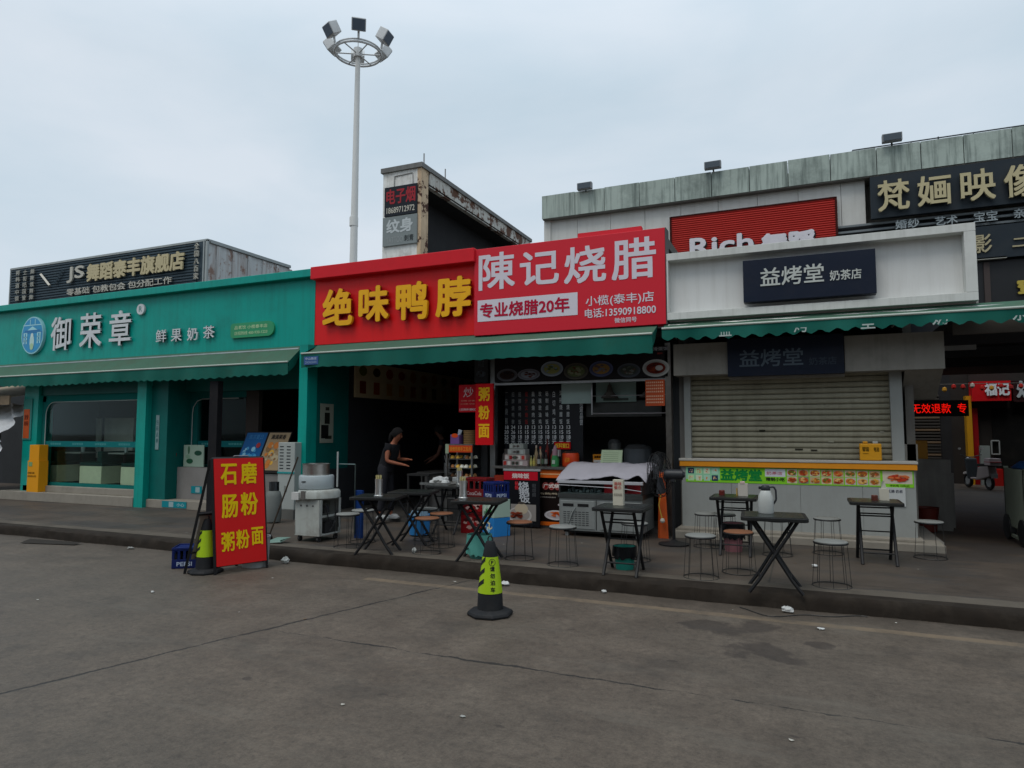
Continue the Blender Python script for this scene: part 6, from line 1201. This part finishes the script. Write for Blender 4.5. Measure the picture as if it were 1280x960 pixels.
m.v = [tuple(Mf @ Vector(v)) for v in m.v]; m.build('cage', BLACKM(), s)
for k in range(3):
    m = MB((.05, .052, .06)); a0 = k*2.094
    vs = []
    for i in range(7):
        a = a0+i*.14-.4
        for r_ in (.04, .15, .26): vs.append((r_*math.cos(a*(1 if r_ > .1 else .9)), r_*math.sin(a*(1 if r_ > .1 else .9)), (i-3)*.009))
    m.add(vs, [(i*3+j, i*3+j+1, (i+1)*3+j+1, (i+1)*3+j) for i in range(6) for j in range(2)]); m.v = [tuple(Mf @ Vector(v)) for v in m.v]; m.build('blade', PLAST(), s)
s = thing('orange_plank', 'narrow bright orange plank leaning right of the chilled counter', 'plank', (-1.8, 9.5, PAV)); m = MB('#b04a18'); m.add([(-1.90, 9.6, PAV), (-1.78, 9.6, PAV), (-1.84, 9.7, 1.05), (-1.92, 9.7, 1.05), (-1.93, 9.62, PAV), (-1.78, 9.62, PAV), (-1.84, 9.72, 1.05), (-1.92, 9.72, 1.05)], [(0, 1, 2, 3), (7, 6, 5, 4), (0, 4, 5, 1), (1, 5, 6, 2), (2, 6, 7, 3), (3, 7, 4, 0)]); m.build('plank', PLAST(), s)
m = MB('#b8a03c'); m.tube([(-1.86, 9.57, .80), (-1.90, 9.56, .6), (-1.85, 9.55, .40)], .007, 6); m.lathe([(0, .35), (.03, .37), (.035, .39), (.02, .42), (0, .425)], -1.85, 9.55, 12, '#b8b4a8'); m.build('cord', PLAST(), s)
# yellow jerry can on the kiosk counter
s = thing('yellow_collection_box', 'yellow rounded plastic box with white cap on kiosk counter', 'box', (.75, 10.1, 1.235)); x0, x1 = .645, .90; z0, z1 = 1.237, 1.46
m = MB('#d0921a'); m.box(x0, x1, 10.02, 10.14, z0, z1); m.box(x0+.04, x0+.10, 10.05, 10.11, z1, z1+.03); m.build('body', PLAST(), s, bevel=.02, seg=3); m = MB('#a9a9a4'); m.box(x1-.10, x1-.04, 10.04, 10.12, z1, z1+.03); m.build('cap', PLAST(), s, bevel=.004)
m = MB('#5a4410'); m.text('回收\n专用', x0+.03, x0+.11, z0+.12, z0+.18, 10.018, None, .03); m.box(x0+.035, x0+.1, 10.016, 10.019, z0+.09, z0+.095); m.text('电池', x1-.09, x1-.03, z0+.12, z0+.18, 10.018, None, .03); m.build('print', PRINT(), s)
# ================================================================== scooter, cart
def scooter():
    s = thing('parked_scooter', 'white and dark scooter parked in the passage before the far shops', 'scooter', (*onZ(1224, 611, PAV), PAV), R(16)); s.scale = (.80,)*3
    m = MB(); 
    def B(n, mt, **k): nonlocal m; o = m.build(n, mt, s, world=False, **k); m = MB(); return o
    for y, nm in ((-.62, 'rear_wheel'), (.62, 'front_wheel')):
        m.dc = (.02, .02, .02); vs = []; 
        for i in range(24):
            for j in range(6): a, b_ = 2*math.pi*i/24, 2*math.pi*j/6; q = .2+.045*math.cos(b_); vs.append((.05*math.sin(b_), y+q*math.cos(a), .245+q*math.sin(a)))
        m.add(vs, [(i*6+j, ((i+1) % 24)*6+j, ((i+1) % 24)*6+(j+1) % 6, i*6+(j+1) % 6) for i in range(24) for j in range(6)]); m.cyl((-.03, y, .245), (.03, y, .245), .14, n=16, c=(.3, .3, .3)); B(nm, PLAST(), smooth=True)
    m.prism([(-.85, .45), (-.3, .32), (-.15, .30), (.25, .30), (.3, .36), (-.1, .38), (-.2, .72), (-.8, .78)], -.13, .13, (.30, .25, .24), axis='x'); B('body', PLAST(), bevel=.03)
    m.prism([(.28, .30), (.36, .32), (.52, .95), (.46, 1.0), (.38, .95)], -.17, .17, (.03, .035, .04), axis='x'); B('front_shield', PLAST(), bevel=.02)
    m.prism([(-.82, .76), (-.15, .74), (-.15, .82), (-.8, .86)], -.13, .13, (.02, .02, .02), axis='x'); B('seat', PLAST(), bevel=.02)
    m.prism([(-1.02, .80), (-.68, .80), (-.68, 1.02), (-.98, 1.02)], -.17, .17, (.42, .34, .34), axis='x'); m.box(-.175, .175, -1.03, -.67, .89, .92, (.3, .05, .05)); B('top_box', PLAST(), bevel=.03)
    m.tube([(-.33, .40, 1.10), (-.1, .48, 1.02), (.1, .48, 1.02), (.33, .40, 1.10)], .018, 6, (.03, .03, .03)); m.cyl((0, .62, .25), (0, .46, 1.0), .03, n=8, c=(.2, .2, .2)); B('handlebar', PLAST())
    for sx in (-1, 1): m.cyl((sx*.28, .42, 1.1), (sx*.33, .42, 1.28), .007, n=5, c=(.03, .03, .03)); m.ell(sx*.35, 1.30, .05, .035, .40, (.4, .4, .4)); m.ell(sx*.35, 1.30, .052, .037, .405, (.03, .03, .03)); B('mirror', PLAST())
    m.cyl((0, .50, .92), (0, .58, .92), .08, .09, 14, (.7, .72, .75)); B('headlight', PLAST()); m.box(-.09, .09, -.93, -.92, .40, .54, (.4, .42, .42)); B('number_plate', PRINT())
    m.prism([(.45, .48), (.85, .42), (.8, .5), (.6, .55)], -.07, .07, (.55, .5, .48), axis='x'); B('mudguard', PLAST(), bevel=.02)
    return s
scooter()
s = thing('rubbish_cart', 'cream and blue wheeled rubbish cart cut by the right edge', 'cart', (3.0, 10.9, PAV)); x0, x1, y0, y1 = 2.52, 3.5, 10.55, 11.5
m = MB('#8a9080'); m.box(x0, x0+.05, y0, y0+.05, .3, 1.14); m.box(x0, x0+.05, y1-.05, y1, .3, 1.14); m.box(x0, x1, y0, y0+.03, .34, .52); m.box(x0, x0+.03, y0, y1, .34, 1.12); m.box(x0, x1, y0, y0+.05, 1.08, 1.14); m.box(x0+.2, x0+.24, y0-.01, y0, .3, 1.1); m.build('frame', MATTE(), s, bevel=.006)
m = MB('#3a4a30'); m.box(x0+.22, x1, y0-.03, y0+.02, .50, .92); m.build('green_bag', CLOTH(), s, bevel=.05)
m = MB('#1c3f6a'); m.lathe([(.0, 1.10), (.46, 1.10), (.50, 1.14), (.40, 1.22), (.0, 1.26)], (x0+x1)/2, (y0+y1)/2, 28); m.build('lid', PLAST(), s, smooth=True)
m = MB((.02, .02, .02)); m.cyl((x0-.02, y0+.12, .32), (x0+.06, y0+.12, .32), .17, n=20); m.build('wheel', PLAST(), s); m = MB((.02, .02, .02)); m.cyl((x0-.02, y1-.12, .32), (x0+.06, y1-.12, .32), .17, n=20); m.build('wheel', PLAST(), s)
m = MB('#8a9080'); m.box(x0, x0+.03, y0+.05, y1-.05, .2, .24); m.build('axle', MATTE(), s)
# ================================================================== litter
rr = random.Random(21)
def crumple(lb, x, y, z, r_, c_='#b9b9b6', flat=.5):
    s = bpy.data; m = MB(c_); k = 10; vs = []; n = 7
    for i in range(n):
        for j in range(k):
            a, b_ = math.pi*i/(n-1), 2*math.pi*j/k; q = r_*rr.uniform(.65, 1.15); vs.append((x+q*math.sin(a)*math.cos(b_), y+q*math.sin(a)*math.sin(b_)*.8, z+.003+max(0, (1-math.cos(a))*.5)*2*r_*flat*rr.uniform(.8, 1.1)))
    m.add(vs, [(i*k+j, i*k+(j+1) % k, (i+1)*k+(j+1) % k, (i+1)*k+j) for i in range(n-1) for j in range(k)]); t_ = thing('litter_paper', lb, 'litter', (x, y, z), group='paper litter on the ground'); m.build('paper', CLOTH(), t_); return t_
crumple('largest crumpled tissue in the gutter below the thermos table', -.19, 6.66, 0, .055); crumple('small paper scrap on the road right of largest tissue', .07, 6.21, 0, .035, flat=.15); crumple('paper scrap in the gutter below the napkin box table', -1.9, 6.74, 0, .03)
crumple('white cup in the gutter right of red standing sign', -5.9, 6.68, 0, .055, '#a9aca8', .8); crumple('flat white scrap beside the lone cone', -2.95, 6.66, 0, .06, flat=.35); crumple('tissue ball on the pavement below the left tables', -4.42, 7.25, PAV, .035, '#b0b2ae', .9); crumple('scrap on the pavement by the stool right of thermos', .05, 8.2, PAV, .035)
crumple('tiny scrap on the open road at left', -6.05, 4.95, 0, .02); crumple('scrap in the gutter at the far left', -8.6, 6.66, 0, .05, '#8c8c88', .3)
for k in range(26):
    x = rr.uniform(-9, 1.2); on = rr.random() < .5; y = rr.uniform(7.1, 9.0) if on else rr.choice([rr.uniform(6.55, 6.78), rr.uniform(2.6, 6.5)]); r_ = rr.uniform(.006, .016)
    m = MB(rr.choice(['#8f8f8a', '#a8a49a', '#6a5a48', '#c0bdb4'])); z = PAV if on else 0; m.add([(x+r_*rr.uniform(.6, 1.5)*math.cos(a), y+r_*rr.uniform(.6, 1.5)*math.sin(a), z+.006) for a in (0, 1.2, 2.5, 3.7, 5)], [(0, 1, 2, 3, 4)])
    t_ = m.build('litter_scrap', MATTE()); tag(t_, 'tiny scrap of litter on the ground', 'litter', 'tiny scraps of litter')
# loose plank and cable in the gutter
s = thing('wooden_strip', 'dark flat strip lying along the gutter at the far left', 'strip', (-10, 6.5, 0)); m = MB((.03, .026, .022)); m.add([(-10.5, 6.35, .01), (-9.6, 6.55, .012), (-9.6, 6.66, .03), (-10.5, 6.5, .05)], [(0, 1, 2, 3)]); m.build('strip', MATTE(), s)
s = thing('dark_cable', 'thin dark wire lying in the gutter below the kiosk', 'wire', (0, 6.6, 0)); m = MB((.015, .015, .015)); m.tube([(-.6+i*.05, 6.62-.12*math.sin(i*.25)+.05*math.cos(i*.6), .006) for i in range(22)], .004, 5); m.build('wire', PLAST(), s)
# ================================================================== people
def skin(name, verts, edges, radii, m_, parent, c_, root=0, sub=2):
    me = bpy.data.meshes.new(name); me.from_pydata(verts, edges, []); o = bpy.data.objects.new('tmp', me); COL.objects.link(o)
    md = o.modifiers.new('s', 'SKIN'); sv = me.skin_vertices[0].data
    for i, r_ in enumerate(radii): sv[i].radius = (r_ if isinstance(r_, tuple) else (r_, r_)); sv[i].use_root = (i == root)
    o.modifiers.new('u', 'SUBSURF').levels = sub; o.modifiers['u'].render_levels = sub
    dg = bpy.context.evaluated_depsgraph_get(); dg.update(); e_ = o.evaluated_get(dg); nm = bpy.data.meshes.new_from_object(e_)
    mb_ = MB(c_); mb_.add([tuple(v.co) for v in nm.vertices], [tuple(p.vertices) for p in nm.polygons]); bpy.data.objects.remove(o)
    return mb_.build(name, m_, parent, world=False, smooth=True)
def person(lb, loc, rz, arms, c_shirt, c_pants, c_skin, hair_long, apron=False, scale=1., lean=0.):
    """faces +X; arms: list of (elbow, wrist) offsets"""
    s = thing('person', lb, 'person', loc, rz); s.scale = (scale,)*3
    V, E_, Rr = [], [], []
    def add(p, r_, par=None): V.append(p); Rr.append(r_); (E_.append((par, len(V)-1)) if par is not None else None); return len(V)-1
    pel = add((0, 0, .90), .105); w_ = add((.01, 0, 1.05), .095, pel); ch = add((.03, 0, 1.24), .11, w_); nb = add((.04, 0, 1.37), (.06, .07), ch); nk = add((.06, 0, 1.43), .045, nb)
    h1 = add((.085, 0, 1.50), (.075, .068), nk); h2 = add((.09, 0, 1.57), (.092, .076), h1); h3 = add((.08, 0, 1.63), (.07, .062), h2)
    for sy, (el, wr) in zip((1, -1), arms):
        sh_ = add((.03, sy*.17, 1.33), .052, ch); e2 = add(el, .040, sh_); w2 = add(wr, .027, e2)
        dv = (Vector(wr)-Vector(el)).normalized(); pm = add(tuple(Vector(wr)+dv*.06), (.034, .018), w2)
        for k in range(4): a = Vector(wr)+dv*(.09)+Vector((0, (k-1.5)*.018, .004)); b_ = a+dv*(.035+.006*(1.5-abs(k-1.5)))+Vector((0, 0, -.012)); q = add(tuple(a), .009, pm); add(tuple(b_), .0075, q)
        t1 = add(tuple(Vector(wr)+dv*.04+Vector((0, -sy*.035, .01))), .010, w2); add(tuple(Vector(wr)+dv*.08+Vector((0, -sy*.04, .0))), .008, t1)
    for sy, fx in ((1, .06), (-1, -.05)):
        hp = add((0, sy*.09, .84), .088, pel); kn = add((.03+fx*.5, sy*.10, .48), .056, hp); an = add((fx, sy*.10, .10), .036, kn); he = add((fx+.02, sy*.10, .045), .036, an); add((fx+.15, sy*.11, .03), .030, he)
    skin('body', V, E_, Rr, mat('skin', None, .55, var=.06, bump=.02), s, c_skin)
    m = MB(c_skin); m.lathe([(0, 1.525), (.011, 1.532), (.008, 1.55), (0, 1.575)], .170, 0, 8); m.build('nose', mat('skin'), s, world=False, smooth=True)
    m = MB('#5a2a24'); m.box(.155, .168, -.022, .022, 1.498, 1.505); m.build('mouth', mat('skin'), s, world=False)
    m = MB((.01, .01, .01)); 
    for sy in (-1, 1): m.lathe([(0, 1.567), (.008, 1.573), (0, 1.580)], .163, sy*.03, 8); m.box(.155, .168, sy*.03-.016, sy*.03+.016, 1.592, 1.597)
    m.build('eyes', PLAST(), s, world=False)
    m = MB(c_skin); 
    for sy in (-1, 1): m.lathe([(0, 1.535), (.014, 1.545), (.016, 1.575), (0, 1.59)], .075, sy*.078, 8, sx=1., sy=.5)
    m.build('ears', mat('skin'), s, world=False, smooth=True)
    m = MB((.008, .007, .007)); k = 14; vs = []; n = 10
    for i in range(n+1):
        a = math.pi*i/n*.74
        for j in range(k*2):
            b_ = math.pi*j/k; fr = max(0, math.cos(b_)); aa = a*(1-.52*fr); vs.append((.066+.112*math.sin(aa)*math.cos(b_), .094*math.sin(aa)*math.sin(b_), 1.582+.112*math.cos(aa)))
    m.add(vs, [(i*2*k+j, (i+1)*2*k+j, (i+1)*2*k+(j+1) % (2*k), i*2*k+(j+1) % (2*k)) for i in range(n) for j in range(2*k)])
    if hair_long: m.lathe([(0, 1.38), (.03, 1.42), (.04, 1.5), (.035, 1.56), (0, 1.6)], -.045, 0, 10)
    m.build('hair', CLOTH(), s, world=False, smooth=True)
    V2, E2, R2 = [], [], []
    def a2(p, r_, par=None): V2.append(p); R2.append(r_); (E2.append((par, len(V2)-1)) if par is not None else None); return len(V2)-1
    p00 = a2((0, 0, .80), .16); p0 = a2((0, 0, .90), .16, p00); p1 = a2((.01, 0, 1.05), .145, p0); p2 = a2((.03, 0, 1.24), .155, p1); a2((.04, 0, 1.37), .085, p2)
    for sy, (el, wr) in zip((1, -1), arms): q = a2((.03, sy*.17, 1.335), .066, p2); a2(tuple(Vector((.03, sy*.17, 1.335)).lerp(Vector(el), .45)), .058, q)
    skin('shirt', V2, E2, R2, CLOTH(), s, c_shirt)
    V2, E2, R2 = [], [], []
    p00 = a2((0, 0, 1.06), .13); p0 = a2((0, 0, .97), .15, p00)
    for sy, fx in ((1, .06), (-1, -.05)): q = a2((0, sy*.09, .82), .102, p0); q = a2((.03+fx*.5, sy*.10, .48), .075, q); a2((fx, sy*.10, .12), .060, q)
    skin('trousers', V2, E2, R2, CLOTH(), s, c_pants)
    m = MB('#8d8f8e')
    for sy, fx in ((1, .06), (-1, -.05)): m.lathe([(0, .0), (.07, .0), (.075, .03), (.05, .075), (.03, .085)], fx+.05, sy*.105, 16, sx=1.75, sy=.72)
    m.build('shoes', PLAST(), s, world=False, smooth=True)
    for ch_ in [q for q in bpy.data.objects if q.parent == s]:
        for v in ch_.data.vertices:
            if v.co.z > .8: a_ = lean*min(1, (v.co.z-.8)/.2); dx, dz = v.co.x, v.co.z-.9; v.co.x = dx*math.cos(a_)+dz*math.sin(a_); v.co.z = .9-dx*math.sin(a_)+dz*math.cos(a_)
    if apron: m = MB((.06, .06, .06)); m.add([(.15, -.14, 1.2), (.15, .14, 1.2), (.17, .17, .95), (.16, .18, .6), (.16, -.18, .6), (.17, -.17, .95)], [(0, 1, 2, 5), (5, 2, 3, 4)]); m.build('apron', CLOTH(), s, world=False)
    return s
person('person in black short sleeved top with tied dark hair reaching forward in the open shop', (-6.35, 9.5, PAV+.06), R(5), [((.10, .22, 1.10), (.34, .1, 1.16)), ((.10, -.22, 1.08), (.36, -.12, 1.08))], (.012, .012, .014), (.018, .018, .022), '#8c5640', True, scale=.90, lean=R(14))
person('person in dark clothes with black hair working behind the first inside the shop', (-6.2, 11.4, .2), R(200), [((.16, .2, 1.10), (.36, .12, 1.0)), ((.18, -.2, 1.12), (.40, -.1, 1.06))], (.010, .011, .012), (.012, .012, .014), '#5a3a2e', False, True, .93, R(12))
s = thing('work_table', 'dark work table between the two people', 'table', (-5.6, 9.6, .2)); m = MB((.02, .02, .02)); m.box(-5.85, -5.45, 9.35, 9.85, .92, .95); m.build('tabletop', MATTE(), s)
for (x, y) in ((-5.83, 9.37), (-5.47, 9.37), (-5.83, 9.83), (-5.47, 9.83)): MB((.02, .02, .02)).box(x-.015, x+.015, y-.015, y+.015, .2, .92).build('leg', MATTE(), s)

# ================================================================== unseen blocks added behind the camera to keep low sky off interiors and glass
for i, (x0, x1, h_, c_, lb) in enumerate(((-34, -13, 8.5, (.22, .2, .18), 'tan unseen block added across the road at the left to darken the shops'), (-13, 6, 9.5, (.16, .17, .17), 'grey unseen block added across the road in the middle to darken the shops'), (6, 26, 8.2, (.24, .22, .2), 'beige unseen block added across the road at the right to darken the shops'))):
    s = thing('unseen_sky_blocker', lb, 'building', (x0, -16, 0)); m = MB(c_); m.box(x0, x1-.1, -26, -16, 0, h_); m.box(x0-.1, x1, -26.1, -15.8, h_, h_+.4); m.build('wall', MATTE(), s)
    n = int((x1-x0)//3)
    for k in range(n): m = MB((.03, .035, .04)); xx = x0+.8+k*3; m.box(xx, xx+1.8, -15.99, -15.9, 4.4, 6.2); m.build('window', PLAST(), s); MB((.05, .05, .055)).box(xx-.3, xx+2.2, -15.98, -15.85, .1, 3.0).build('shopfront', PLAST(), s)
